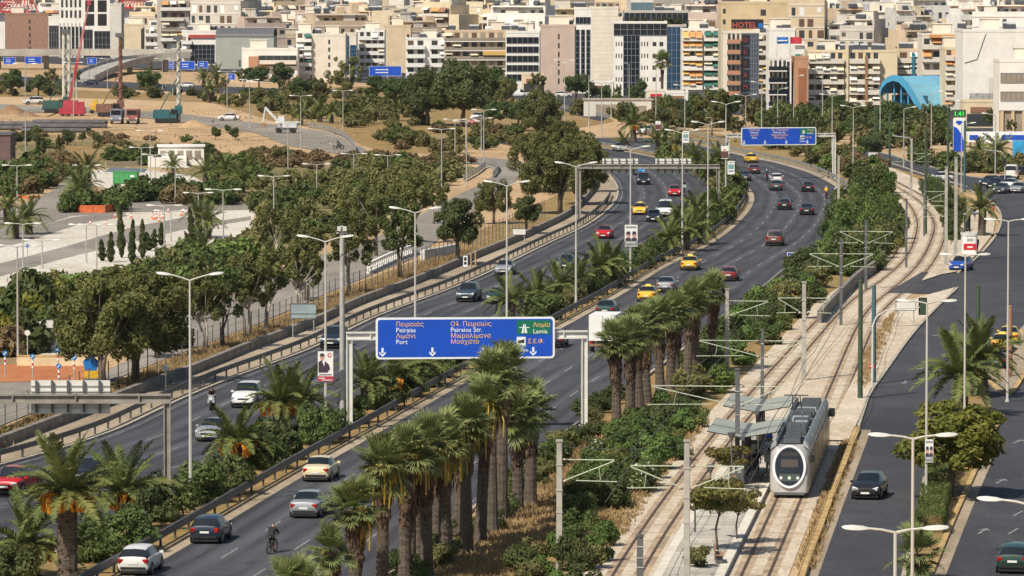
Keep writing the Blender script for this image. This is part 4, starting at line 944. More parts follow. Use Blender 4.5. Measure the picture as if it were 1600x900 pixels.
# ------------------------------------------------------------------ lamps, gantries, signs, masts
def text_mesh(s, size, m, align='LEFT', ext=0.006):
    c = bpy.data.curves.new('text', 'FONT'); c.body = s; c.size = size; c.align_x = align; c.extrude = ext; c.resolution_u = 2
    c.offset = 0.003 * size
    o = bpy.data.objects.new('text', c); me = bpy.data.meshes.new_from_object(o); bpy.data.objects.remove(o); me.materials.clear(); me.materials.append(m); return me
pole_me = {}
def pole_mesh(m, r0=0.11, r1=0.055, n=8):
    k = (m.name, r0, r1)
    if k not in pole_me:
        pole_me[k] = MB().tube([(0, 0, 0), (0, 0, 0.012), (0, 0, 0.012), (0, 0, 0.10), (0, 0, 0.101), (0, 0, 1)], [r0 * 1.9, r0 * 1.9, r0 * 1.2, r0 * 1.15, r0, r1], n).mesh('pole', m, 40)
    return pole_me[k]
hd = MB()                                           # cobra head along +x, from 0 to 0.95
hd.add(*(lambda P: ([(x, y * w_, z) for x, w_, zl, zh in P for y, z in ((-1, zl), (-0.6, zh), (0.6, zh), (1, zl))],
       [(i * 4 + k, i * 4 + (k + 1) % 4, i * 4 + 4 + (k + 1) % 4, i * 4 + 4 + k) for i in range(len(P) - 1) for k in range(4)] + [(3, 2, 1, 0), tuple((len(P) - 1) * 4 + k for k in range(4))]))
       ([(0, 0.05, -0.04, 0.04), (0.2, 0.12, -0.08, 0.09), (0.6, 0.17, -0.1, 0.11), (0.9, 0.12, -0.07, 0.07), (1.0, 0.04, -0.03, 0.03)]))
HEAD = hd.mesh('lamp_head', M_LAMPH, 50); LENS = MB().b2((0.28, -0.1, -0.125), (0.85, 0.1, -0.09)).mesh('lens', K('lamp_glass', (0.55, 0.55, 0.5), 0.2))
def arm_mesh(L, rise, m): return MB().tube([(0, 0, -0.05), (L * 0.45, 0, rise * 0.45), (L, 0, rise)], [0.05, 0.045, 0.04], 6).mesh('arm', m)
ARM = {}
def lamp(px, py, ytop, label, arms=(0, 180), L=1.35, rise=0.28, m=M_POLEW, r0=0.11, group='street lamps', rz=None, hs=1.0):
    b = G(px, py); H = height_to(b, ytop); t = thing('street_lamp', label, 'street lamp', b, 0, group)
    ob('pole', pole_mesh(m, r0), t, sc=(1, 1, H))
    k = (L, rise, m.name)
    if k not in ARM: ARM[k] = arm_mesh(L, rise, m)
    for a in arms:
        ar_ = R(a); o = ob('arm', ARM[k], t, (0, 0, H), (0, 0, ar_))
        h = ob('lamp_head', HEAD, o, (L - 0.05, 0, rise), (0, -math.atan2(rise, L) * 0.5, 0), (hs * 0.88, hs * 0.85, hs * 0.75)); ob('lens', LENS, h)
    return t
LM = [(298, 796, 437), (509, 670, 377), (649, 606, 332), (792, 537, 290), (900, 486, 260), (985, 439, 234), (1066, 397, 208), (1106, 374, 195), (1134, 320, 163)]
for i, (x, b, t_) in enumerate(LM): lamp(x, b, t_, 'tall twin-armed street lamp in the motorway median, %s from the camera' % nth(i), (4, 176), 1.15, 0.3, group='median street lamps')
LW = [(28, 565, 385), (27, 330, 259), (136, 310, 259), (221, 268, 231), (349, 412, 297), (310, 330, 302), (257, 412, 322), (267, 378, 330), (151, 428, 352), (135, 412, 352), (66, 420, 376), (36, 418, 350), (428, 362, 276), (495, 312, 257), (553, 285, 241), (606, 288, 243), (274, 320, 262), (243, 290, 242), (690, 305, 202), (756, 262, 172), (729, 292, 190), (450, 280, 192),
      (40, 250, 100), (115, 195, 98), (168, 140, 92), (254, 140, 92), (390, 200, 125), (355, 185, 112), (270, 150, 78), (235, 290, 205), (605, 152, 100), (536, 210, 142), (711, 240, 187), (728, 240, 188), (752, 235, 185), (470, 238, 150)]
for i, (x, b, t_) in enumerate(LW):
    lamp(x, b, t_, 'thin twin-armed lamp on the left, %s %s' % (nth(i if b > 300 else i), 'of those by the pale plaza' if i < 22 else 'near the building site'), (0, 180) if i % 3 else (10, 170), 1.15, 0.08, M_GALV, 0.09, 'lamps of the left lanes')
LR = [(1424, 1195, 684, (2, 178), 'twin-armed lamp over the right street above the black hatchback'), (1396, 1440, 830, (0, 180), 'nearest twin-armed lamp at the bottom of the right street'), (1602, 1370, 786, (168,), 'single-armed lamp at the lower right edge'),
      (1447, 790, 473, (5, 172), 'twin-armed lamp with a banner at the street median hedge'), (1507, 660, 400, (8, 170), 'twin-armed lamp behind the broad date palms'), (1574, 628, 345, (8, 172), 'twin-armed lamp at the right edge by the yellow taxis'),
      (-60, 800, 538, (6, 174), 'street lamp at the left edge reaching in with one head')]
for x, b, t_, a, lab in LR: lamp(x, b, t_, lab, a, 0.95, 0.1, M_POLEW, 0.085, 'lamps of the right street', hs=1.0)
for i, (x, b, t_, a) in enumerate([(1333, 272, 168, (0, 180)), (1300, 262, 150, (0, 180)), (1412, 262, 170, (0,)), (1502, 300, 195, (0,)), (1555, 285, 180, (180,)), (1165, 222, 150, (0, 180)), (1215, 205, 140, (0,)), (940, 215, 130, (0, 180)), (983, 190, 100, (180,)), (920, 200, 120, (0,)), (1070, 225, 135, (0, 180)), (1240, 205, 120, (0,)), (1375, 230, 140, (180,)), (1285, 210, 110, (0, 180)), (870, 195, 100, (0,)), (882, 198, 96, (0, 180)), (1455, 250, 145, (0,)), (1190, 215, 130, (180,)), (1025, 195, 110, (0,)), (955, 185, 118, (0,)), (1480, 290, 160, (0,))]):
    lamp(x, b, t_, 'slender distant street lamp among the trees before the apartment rows', a, 1.2, 0.25, M_GALV, 0.11, 'distant street lamps')

# --- gantries -------------------------------------------------------
def gantry(pl, pr, H, label, m, post=0.42, beam=0.45, over=(0.0, 0.0)):
    a, b = G(*pl), G(*pr); d = (b - a); W = d.length; t = thing('sign_gantry', label, 'gantry', a, math.atan2(d.y, d.x))
    def flange(p, q, wd):                           # H section: two flanges and a web
        mb = MB(); mb.bar(p, q, wd, wd * 0.9); return mb
    for x in (0, W):
        mb = MB(); s = post / 2
        mb.b2((x - s, -s, 0), (x - s + 0.07, s, H)); mb.b2((x + s - 0.07, -s, 0), (x + s, s, H)); mb.b2((x - s + 0.07, -0.05, 0), (x + s - 0.07, 0.05, H)); mb.b2((x - s * 1.7, -s * 1.7, 0), (x + s * 1.7, s * 1.7, 0.06))
        ob('post', mb.mesh('post', m), t)
    mb = MB(); s = beam / 2; x0, x1 = -post / 2 - over[0], W + post / 2 + over[1]
    mb.b2((x0, -s, H), (x1, s, H + 0.1)); mb.b2((x0, -s, H + beam), (x1, s, H + beam + 0.1)); mb.b2((x0, -0.08, H + 0.1), (x1, 0.08, H + beam))
    for k in range(5):
        x = x0 + (x1 - x0) * (k + 0.5) / 5; mb.b2((x - 0.04, -s - 0.02, H - 0.02), (x + 0.04, s + 0.02, H + beam + 0.12))
    ob('beam', mb.mesh('beam', m), t)
    return t, W
def arrow_mesh(h):
    mb = MB(); mb.b2((-0.12 * h, 0, 0.42 * h), (0.12 * h, 0.008, h))
    mb.prism([(0, 0), (0.36 * h, 0.36 * h), (0.36 * h, 0.58 * h), (0, 0.24 * h), (-0.36 * h, 0.58 * h), (-0.36 * h, 0.36 * h)], 0, 0.008)
    n = len(mb.v)
    for i in range(8, n): x, y, z = mb.v[i]; mb.v[i] = (x, -z + 0.008, y)
    return mb.mesh('arrow', M_SWHITE)
def sign_board(t, pl, x0, x1, y0, y1, center=False):
    """x0..y1 photo pixels of the board on the gantry plane; texts by photo pixels scaled from the near sign"""
    a = G(*pl); s = FPX / (a.y * CP); ox, W = (x0 - pl[0]) / s, (x1 - x0) / s
    zt = height_to(a, y0); zb = height_to(a, y1); Hh = zt - zb
    bd = MB(); c = 0.18; X0, X1 = ox, ox + W
    def rr(x0_, x1_, z0_, z1_, c_, y_, th):
        pts = []
        for (cx, cz, a0) in ((x1_ - c_, z0_ + c_, -90), (x1_ - c_, z1_ - c_, 0), (x0_ + c_, z1_ - c_, 90), (x0_ + c_, z0_ + c_, 180)):
            for k in range(5): aa = R(a0 + 22.5 * k); pts.append((cx + c_ * math.cos(aa), cz + c_ * math.sin(aa)))
        mb = MB(); mb.prism(pts, 0, th); mb.f.append(tuple(range(len(pts)))[::-1]); mb.m.append(0); mb.v = [(x, y_ - z, y) for x, y, z in mb.v]; return mb
    yf = -0.42
    bo = ob('sign_board', rr(X0, X1, zb, zt, 0.25, yf, 0.06).mesh('board', M_SWHITE), t)
    pf = ob('blue_panel', rr(X0 + 0.14, X1 - 0.14, zb + 0.14, zt - 0.14, 0.16, yf - 0.062, 0.012).mesh('panel', M_BLUE), bo)
    S = W / 282.0                                   # metres a pixel of the near board
    def at(px, py): return (X0 + (px - 587) * S, yf - 0.085, zb + (561 - py) * S)
    def txt(s, px, py, m, size=8.2, al='LEFT'):
        size *= 1.26
        o = ob('lettering', text_mesh(s, size * S, m, al), bo, at(px, py), (R(90), 0, 0)); o['label'] = 'sign text'; return o
    c1, c2 = (618.5, 704.5)
    al = 'LEFT'
    if center: c1, c2, al = (636.0, 731.5, 'CENTER')
    for k, (s, m) in enumerate((('Πειραιάς', M_SORANGE), ('Peiraias', M_SWHITE), ('Λιμάνι', M_SORANGE), ('Port', M_SWHITE))): txt(s, c1, 509.4 + 9.25 * k, m, al=al)
    for k, (s, m) in enumerate((('Οδ. Πειραιώς', M_SORANGE), ('Peiraios Str.', M_SWHITE), ('Μικρολίμανο', M_SORANGE), ('Μοσχάτο', M_SORANGE))): txt(s, c2, 509.4 + 9.25 * k, m, al=al)
    g0, g1 = at(809, 523), at(862, 501)
    ob('green_panel', MB().b2((g0[0], yf - 0.087, g0[2]), (g1[0], yf - 0.078, g1[2])).mesh('green', M_SGREEN), bo)
    txt('Λαμία', 834.5, 511.3, M_SORANGE, 7.8); txt('Lamia', 834.5, 521.6, M_SWHITE, 7.8)
    mb = MB()                                       # motorway symbol: two carriageways and a bridge
    p = at(821, 521); q = S
    for sx in (-1, 1): mb.face([(p[0] + sx * 0.6 * q, p[1] - 0.006, p[2]), (p[0] + sx * 4.6 * q, p[1] - 0.006, p[2]), (p[0] + sx * 1.6 * q, p[1] - 0.006, p[2] + 14 * q), (p[0] + sx * 0.4 * q, p[1] - 0.006, p[2] + 14 * q)][::sx])
    mb.b2((p[0] - 8 * q, p[1] - 0.008, p[2] + 8.2 * q), (p[0] + 8 * q, p[1] - 0.004, p[2] + 9.4 * q))
    ob('motorway_symbol', mb.mesh('symbol', M_SWHITE), bo)
    i0, i1 = at(809, 540.5), at(823, 527)
    ob('stadium_icon', MB().b2((i0[0], yf - 0.087, i0[2]), (i1[0], yf - 0.078, i1[2])).mesh('icon', M_SWHITE), bo)
    mb = MB(); zc = (i0[2] + i1[2]) / 2
    mb.prism([(i0[0] + 1.5 * q, zc - 3 * q), (i1[0] - 2 * q, zc - 3 * q), (i1[0] - 2 * q, zc + 3.5 * q), (i0[0] + 7 * q, zc + 1.5 * q), (i0[0] + 1.5 * q, zc + 1.5 * q)], 0, 0.006); mb.v = [(x, yf - 0.088 - z, y) for x, y, z in mb.v]
    ob('stadium_icon', mb.mesh('icon_shape', M_BLACK), bo)
    txt('Σ.Ε.Φ.', 826, 537.2, M_SORANGE, 7.6); txt('1000m', 805, 550.5, M_SWHITE, 6.4)
    am = arrow_mesh(14 * S)
    for px in (597.5, 676, 756, 835): pp = at(px, 557); ob('arrow', am, bo, (pp[0], pp[1] + 0.01, pp[2]))
    return bo
t, W = gantry((546, 674), (913, 671), 6.25, 'white steel sign gantry over the away carriageway with a large blue board', K('gantry_white', (0.62, 0.62, 0.58), 0.5, var=0.1))
sign_board(t, (546, 674), 587, 869, 496, 561)
t, W = gantry((1137, 281), (1303, 279), 6.2, 'distant white gantry with a blue direction board at the bend', MATS['gantry_white'])
sign_board(t, (1137, 281), 1157.5, 1281.5, 199.5, 227.5, True)
MG = K('gantry_weathered', (0.25, 0.235, 0.205), 0.7, var=0.25, scale=1.0)
def back_panel(t, x0, x1, z0, z1, n):
    p = MB(); rows = 6
    hb = (z1 - z0) / rows
    o = ob('sign_panel', MB().b2((x0, 0.36, z0), (x1, 0.40, z1)).mesh('panel', M_PANEL), t)
    bm_ = MB().b2((0, 0.30, -0.03), (x1 - x0, 0.355, 0.03)).mesh('rib', M_GALV)
    for k in range(1, rows): ob('rib', bm_, o, (x0, 0, z0 + hb * k))
    vb = MB().b2((-0.07, 0.16, 0), (0.07, 0.30, z1 - z0)).mesh('stiffener', M_POLED)
    for k in range(n): ob('stiffener', vb, o, (x0 + (x1 - x0) * (k + 0.35) / n, 0, z0))
    return o
a = G(905, 350); b = G(1122, 350)
t, W = gantry((905, 350), (1122, 350), 6.75, 'grey gantry over the oncoming carriageway showing two sign backs', MG)
s = FPX / a.y
for x0, x1 in ((941, 997), (1024, 1080)): back_panel(t, (x0 - 905) / s, (x1 - 905) / s, height_to(a, 271), height_to(a, 248), 5)
a = G(-220, 790)
t, W = gantry((-220, 790), (262, 790), 6.05, 'near grey gantry at the left showing the back of a sign panel', MG)
s = FPX / a.y
for x0, x1 in ((50, 174), (-150, -40)): back_panel(t, (x0 + 220) / s, (x1 + 220) / s, height_to(a, 647), height_to(a, 595), 5)

# --- banners and small signs -----------------------------------------
def banner(px, py, w_, h_, yb, label, style, pole=None):
    """w_, h_ in photo pixels, yb ground row of the post it hangs on; px,py centre"""
    b = G(px, yb); s = ppm(yb); W, Hh = w_ / s, h_ / s; z0 = height_to(b, py + h_ / 2)
    t = thing('banner', label, 'banner', b + Vector((0, -0.16, z0)))
    ob('sheet', MB().b2((-W / 2, 0, 0), (W / 2, 0.02, Hh)).mesh('sheet', M_WHITE), t)
    def patch(name, x0, z0_, x1, z1_, m, y=-0.006): ob(name, MB().b2((x0 * W, y, z0_ * Hh), (x1 * W, y + 0.005, z1_ * Hh)).mesh(name, m), t)
    def blob(name, pts, m, y=-0.006):
        mb = MB(); mb.prism([(x * W, z * Hh) for x, z in pts], 0, 0.005); mb.v = [(x, y - z, y_) for x, y_, z in mb.v]; ob(name, mb.mesh(name, m), t)
    dark = K('print_dark', (0.05, 0.03, 0.05), 0.6); skin = K('print_skin', (0.55, 0.30, 0.24), 0.6); red = K('print_red', (0.48, 0.03, 0.06), 0.6); grey = K('print_grey', (0.25, 0.27, 0.28), 0.6)
    ov = lambda cx, cz, rx, rz_: [(cx + rx * math.cos(k * 0.5236), cz + rz_ * math.sin(k * 0.5236)) for k in range(12)]
    if style == 'red':
        patch('red_band', -0.5, 0.0, 0.5, 0.17, red); patch('text_line', -0.45, 0.09, -0.05, 0.12, M_WHITE, -0.012); patch('text_line', -0.25, 0.03, 0.42, 0.055, M_WHITE, -0.012); patch('text_line', -0.42, 0.20, 0.4, 0.235, dark)
        blob('suit', [(-0.46, 0.29), (0.12, 0.29), (0.3, 0.42), (0.22, 0.56), (-0.05, 0.68), (-0.28, 0.7), (-0.46, 0.64)], dark); blob('shirt', [(-0.22, 0.66), (-0.08, 0.5), (-0.04, 0.66), (-0.12, 0.72)], M_WHITE, -0.012)
        blob('head', ov(-0.22, 0.8, 0.14, 0.1), skin, -0.013); blob('hair', [(-0.38, 0.83), (-0.06, 0.83), (-0.1, 0.92), (-0.22, 0.94), (-0.34, 0.92)], dark, -0.02); blob('emblem', ov(0.26, 0.87, 0.14, 0.075), red); blob('emblem', ov(0.28, 0.87, 0.08, 0.04), M_WHITE, -0.012)
    elif style == 'pair':
        patch('text_line', -0.42, 0.84, 0.42, 0.93, grey); patch('grey_band', -0.5, 0.03, 0.5, 0.24, grey); patch('text_line', -0.42, 0.17, 0.35, 0.2, M_WHITE, -0.012)
        for sx, c in ((-0.22, 1), (0.24, -1)):
            blob('suit', [(sx - 0.24, 0.25), (sx + 0.22, 0.25), (sx + 0.18, 0.4), (sx - 0.2, 0.4)], dark); blob('head', ov(sx, 0.52, 0.15, 0.13), skin, -0.012); blob('hair', [(sx - 0.18, 0.55), (sx + 0.17, 0.55), (sx + 0.14, 0.69), (sx - 0.12, 0.7)], dark, -0.018)
    elif style == 'blue':
        patch('photo', -0.4, 0.4, 0.4, 0.75, K('print_teal', (0.18, 0.34, 0.36), 0.6)); patch('text_line', -0.35, 0.2, 0.35, 0.3, K('print_blue', (0.08, 0.12, 0.35), 0.6)); patch('text_line', -0.35, 0.85, 0.35, 0.92, grey)
    else:
        patch('photo', -0.5, 0.05, 0.5, 0.6, K('print_brown', (0.12, 0.05, 0.05), 0.6)); blob('head', ov(0, 0.66, 0.2, 0.13), skin, -0.012)
    return t
banner(509, 572, 24, 47, 670, 'campaign banner with a dark suited man and red base on the median lamp', 'red')
banner(986, 368, 20, 34, 439, 'white campaign banner with two faces on the median lamp', 'pair')
banner(1071, 214, 10, 18, 397, 'pale banner with a teal picture on the bend lamp', 'blue')
banner(1132, 238, 11, 20, 320, 'white and brown banner left of the second blue sign', 'brown')
banner(1142, 262, 11, 21, 320, 'blue and white banner below the brown one', 'blue')
banner(1028, 196, 8, 14, 250, 'small brown campaign banner at the far bend', 'brown')
banner(1451, 704, 13, 36, 790, 'faded grey banner hanging on the street median lamp', 'pair')
def post_sign(px, py, w_, h_, yb, label, m, back=False, posts=2, name='road_sign', edge=None, th=0.05):
    b = G(px, yb); s = ppm(yb); W, Hh = w_ / s, h_ / s; z0 = height_to(b, py + h_ / 2); t = thing(name, label, 'sign', b)
    xs = (-W * 0.42, W * 0.42) if posts == 2 else (0,)
    for x in xs: ob('post', MB().tube([(x, 0.08, 0), (x, 0.08, z0 + Hh)], 0.045, 6).mesh('post', M_GALV), t)
    ob('panel', MB().b2((-W / 2, -th / 2, z0), (W / 2, th / 2, z0 + Hh)).mesh('panel', m), t)
    fr = MB(); e = 0.05
    for lo, hi in (((-W / 2 - e, z0 - e), (W / 2 + e, z0)), ((-W / 2 - e, z0 + Hh), (W / 2 + e, z0 + Hh + e)), ((-W / 2 - e, z0), (-W / 2, z0 + Hh)), ((W / 2, z0), (W / 2 + e, z0 + Hh))): fr.b2((lo[0], -th, lo[1]), (hi[0], th, hi[1]))
    ob('frame', fr.mesh('frame', edge or M_POLED), t)
    return t, W, Hh, z0
t, W, Hh, z0 = post_sign(474, 486, 39, 22, 530, 'blank blue-grey roadside board on two posts by the walkway', K('faded_board', (0.26, 0.33, 0.36), 0.6, var=0.2))
ob('crossbar', MB().b2((-W / 2, -0.06, z0 + Hh * 0.3), (W / 2, -0.03, z0 + Hh * 0.33)).mesh('crossbar', M_POLED), t)
post_sign(67, 506, 33, 12, 548, 'pale blank arrow board by the left thicket', M_PANEL)
post_sign(44, 553, 0.1, 0.1, 553, 'x', M_PANEL) if 0 else None
t, W, Hh, z0 = post_sign(1238, 400, 15, 9.5, 418, 'small blue direction sign at the outer kerb', M_BLUE, posts=1, edge=M_SWHITE)
ob('text_line', MB().b2((-W * 0.35, -0.035, z0 + Hh * 0.45), (W * 0.2, -0.028, z0 + Hh * 0.65)).mesh('text_line', M_SWHITE), t); ob('arrow', MB().b2((W * 0.3, -0.035, z0 + Hh * 0.2), (W * 0.36, -0.028, z0 + Hh * 0.8)).mesh('arrow', M_SWHITE), t)
t, W, Hh, z0 = post_sign(727, 408, 7, 18, 425, 'narrow black and white marker post on the walkway', M_SWHITE, posts=1)
ob('symbol', MB().b2((-W * 0.3, -0.04, z0 + Hh * 0.55), (W * 0.3, -0.03, z0 + Hh * 0.85)).mesh('symbol', M_BLACK), t); ob('symbol', MB().b2((-W * 0.3, -0.04, z0 + Hh * 0.2), (W * 0.3, -0.03, z0 + Hh * 0.45)).mesh('symbol', M_BLACK), t)
post_sign(811, 362, 20, 9, 378, 'small pale board seen from behind by the low wall', M_PANEL)
post_sign(1364, 242, 15, 8, 262, 'pale grey board beside the far street', M_PANEL)
t, W, Hh, z0 = post_sign(1415, 478, 30, 13, 512, 'pale board on two posts on the tram side pavement', M_PANEL)
def round_sign(px, py, d, yb, label, m, bar=True, stripes=False, arrow=None):
    b = G(px, yb); s = ppm(yb); r_ = d / s / 2; z = height_to(b, py); t = thing('round_sign', label, 'sign', b)
    ob('post', MB().tube([(0, 0.05, 0), (0, 0.05, z + r_ * 0.6)], 0.05, 6).mesh('post', M_GALV), t)
    ob('disc', MB().lathe([(r_, -0.02), (r_, 0.02)], 16, (0, 0, z), axis='y').mesh('disc', m), t)
    if bar: ob('bar', MB().b2((-r_ * 0.65, -0.035, z - r_ * 0.17), (r_ * 0.65, -0.025, z + r_ * 0.17)).mesh('bar', M_SWHITE), t)
    if arrow: ob('arrow', MB().bar((r_ * 0.45, -0.032, z + r_ * 0.45), (-r_ * 0.5, -0.032, z - r_ * 0.5), 0.02, r_ * 0.3).mesh('arrow', M_SWHITE), t)
    if stripes:
        for k in range(3): ob('stripe', MB().lathe([(0.07, 0), (0.07, 0.18)], 8, (0, 0.05, z - r_ - 0.3 - 0.19 * k)).mesh('stripe', (M_SWHITE, K('print_red', (0.48, 0.03, 0.06)))[k % 2]), t)
    return t
M_RED = K('sign_red', (0.52, 0.02, 0.03), 0.5); M_SIGNB = K('sign_sky_blue', (0.01, 0.16, 0.50), 0.5)
round_sign(1362, 572, 9, 606, 'red no-entry sign on the curved signal mast', M_RED)
for i, (x, y, yb, lab) in enumerate([(8, 552, 592, 'leftmost blue arrow sign of the road works'), (51, 557, 592, 'second blue arrow sign of the road works'), (91, 545, 592, 'tallest blue arrow sign of the road works'), (116, 559, 594, 'fourth blue arrow sign of the road works'), (92, 572, 594, 'low blue arrow sign of the road works')]):
    round_sign(x, y, 8.5, yb, lab + ' on a striped post', M_SIGNB, False, True, True)
t = thing('warning_board', 'large blue and yellow road-works arrow board under the eucalyptus', 'sign', G(142, 598)); s = ppm(598)
ob('arrow_panel', MB().prism([(-0.45, 0), (0.45, 0), (0.6, 0.7), (0, 1.25), (-0.6, 0.7)], 0, 0.06).mesh('p', M_SIGNB), t, (0, 0, 0.95), (R(90), 0, 0)); ob('yellow_panel', MB().b2((-0.5, -0.04, 0.35), (0.55, 0.02, 0.95)).mesh('y', K('works_yellow', (0.62, 0.38, 0.02), 0.6)), t); ob('base', MB().b2((-0.5, -0.5, 0), (0.5, 0.5, 0.35)).mesh('b', M_POLED), t)
round_sign(259, 575, 9, 612, 'round pale sign at the wire fence', K('sign_pale_blue', (0.25, 0.36, 0.50), 0.5), False)
round_sign(43, 520, 9, 565, 'round grey sign seen from behind at the left', M_PANEL, False)
round_sign(43, 384, 6, 412, 'small blue round sign on the plaza edge', M_SIGNB, False)
# construction barriers
t = thing('concrete_barrier', 'long cream barrier behind the red gravel of the road works', 'barrier', G(90, 572)); ob('body', MB().prism([(-3.2, -0.3), (3.2, -0.3), (3.2, 0.3), (-3.2, 0.3)], 0, 0.75).mesh('b', K('barrier_cream', (0.62, 0.52, 0.33), 0.8, var=0.15)), t); ob('yellow_cap', MB().b2((-3.2, -0.32, 0.752), (3.2, 0.32, 0.86)).mesh('c', M_KERBY), t)
t = thing('utility_cabinet', 'grey ribbed cabinet behind the road works', 'cabinet', G(80, 546)); 
ob('body', MB().b2((-0.5, -0.4, 0), (0.5, 0.4, 1.15)).mesh('c', M_PANEL), t); ob('lid', MB().b2((-0.55, -0.45, 1.15), (0.55, 0.45, 1.22)).mesh('l', M_GALV), t)
for k in range(3): ob('rib', MB().b2((-0.3 + 0.3 * k - 0.03, -0.43, 0.1), (-0.3 + 0.3 * k + 0.03, -0.4, 1.1)).mesh('rib', M_GALV), t)
MSH = K('orange_mesh', (0.62, 0.14, 0.04), 0.8, var=0.25, scale=2.0)
def mesh_fence(px, h, label):
    t = thing('mesh_fence', label, 'fence'); P = [G(a, b) for a, b in px]
    for i in range(len(P) - 1): ob('panel', MB().b2((0, -0.02, 0.05), ((P[i + 1] - P[i]).length, 0.02, h)).mesh('panel', MSH), t, P[i], (0, 0, math.atan2((P[i + 1] - P[i]).y, (P[i + 1] - P[i]).x)))
    for p in P: ob('post', MB().b2((-0.04, -0.04, 0), (0.04, 0.04, h + 0.15)).mesh('post', M_RUST), t, p)
mesh_fence([(110, 331), (128, 333), (146, 333), (164, 333), (180, 331)], 1.0, 'orange mesh fence round the palm bed by the plaza')
mesh_fence([(247, 546), (262, 546), (276, 544)], 1.1, 'orange mesh barrier beside the big eucalyptus')
mesh_fence([(28, 309), (45, 311), (62, 310)], 0.4, 'low orange barrier on the left lane')
cone = MB().lathe([(0.2, 0.0), (0.2, 0.05), (0.15, 0.05), (0.04, 0.75)], 8).mesh('cone', MSH); cband = MB().lathe([(0.12, 0.3), (0.085, 0.5)], 8).mesh('band', M_SWHITE)
for i, (x, y) in enumerate([(180, 340), (205, 341), (238, 340), (240, 343), (244, 342), (249, 343), (254, 342), (249, 347), (263, 332), (283, 337), (286, 332), (141, 352), (166, 352)]):
    t = thing('traffic_cone', 'orange traffic cone on the pale plaza, %s of the scattered cones' % nth(i), 'cone', G(x, y, 0.03), 0, 'cones on the plaza', 0.95); c_ = ob('body', cone, t); ob('band', cband, c_, sc=(1.03, 1.03, 1))

# --- tram masts and wires -------------------------------------------
def mast(px, py, ytop, label, sides, m=M_POLEC, wdt=0.32, T=None, arms=True, reach=2.6, reach2=None):
    b = G(px, py); H = height_to(b, ytop); ang = (T.rz(b.y) - math.pi / 2) if T else 0; t = thing('catenary_mast', label, 'mast', b, ang, 'tram masts')
    w_ = wdt / 2
    ob('post', MB().box((0, 0, H / 2), (wdt, wdt, H), taper=0.85).mesh('post', m), t)
    ob('cap', MB().box((0, 0, H + 0.05), (wdt * 1.15, wdt * 1.15, 0.1)).mesh('cap', m), t)
    for z in (H * 0.45, H * 0.62, H * 0.82): ob('strap', MB().box((0, 0, z), (wdt * 1.12, wdt * 1.12, 0.05)).mesh('strap', M_GALV), t)
    z1 = min(6.3, H * 0.86); z0 = z1 - 1.15
    for s in (sides if arms else ()):
        mb = MB(); L = s * (reach2 if reach2 and s < 0 else reach)
        mb.tube([(s * w_, 0, z1), (L, 0, z1)], 0.035, 5); mb.tube([(s * w_, 0, z0), (L, 0, z1 - 0.05)], 0.035, 5); mb.tube([(L * 0.3, 0, z0 + 0.05), (L * 1.05, 0, z0)], 0.03, 5); mb.tube([(L * 0.72, 0, z1 - 0.4), (L * 0.75, 0, z0)], 0.02, 4)
        o = ob('bracket', mb.mesh('bracket', M_ARM), t)
        ins = MB()
        for q in ((s * (w_ + 0.15), 0, z1), (s * (w_ + 0.15), 0, z0)): ins.lathe([(0.06, -0.12), (0.075, 0), (0.06, 0.12)], 6, q, axis='x')
        ob('insulator', ins.mesh('insulator', K('insulator_brown', (0.16, 0.09, 0.06), 0.4)), o)
    return t
mast(874, 890, 690, 'near concrete mast on the shrub bank left of the tracks', (1,), T=TRL, reach=2.9)
mast(1073, 920, 690, 'near grey concrete mast at the end of the platform', (1, -1), T=TRL, reach=2.9)
mast(1000, 925, 838, 'dark cut-off pole at the bottom edge beside the left track', (), M_POLED, 0.36, arms=False)
mast(1152, 762, 578, 'dark lattice mast through the platform shelter', (1, -1), M_POLED, 0.3, TRL, reach=2.6, reach2=5.2)
mast(1191, 628, 517, 'grey mast behind the platform shelter', (-1, 1), M_POLED, 0.26, TRL, reach=3.0, reach2=4.6)
mast(1256, 594, 442, 'pale mast with yellow band between the two tracks', (1, -1), M_POLEC, 0.34, TRR, reach=2.0)
mast(1136, 582, 452, 'concrete mast beside the last fan palm', (1,), M_POLEC, 0.32, TRL, reach=3.2)
mast(1314, 508, 376, 'grey mast at the low wall before the tram curve', (1, -1), M_POLED, 0.26, TRL, reach=2.8)
mast(1353, 452, 347, 'left mast of the pair where the curve begins', (1, -1), M_POLED, 0.28, TRL, reach=2.6)
mast(1416, 418, 312, 'dark mast between the tracks in the curve', (), M_POLED, 0.24, TRL)
mast(1444, 369, 288, 'dark mast at the middle of the tram curve', (1,), M_POLED, 0.24, TRL)
mast(1424, 313, 218, 'pale far mast at the top of the tram curve', (1, -1), M_POLEC, 0.3, TRL)
mast(1310, 351, 245, 'concrete mast beside the white van', (1,), M_POLEC, 0.3, arms=False)
mast(1478, 415, 262, 'tall pale mast at the near end of the bus stop', (-1,), M_POLEC, 0.34, TRR)
mast(1493, 408, 247, 'tall pale mast beside the bus stop advert column', (), M_POLEC, 0.36)
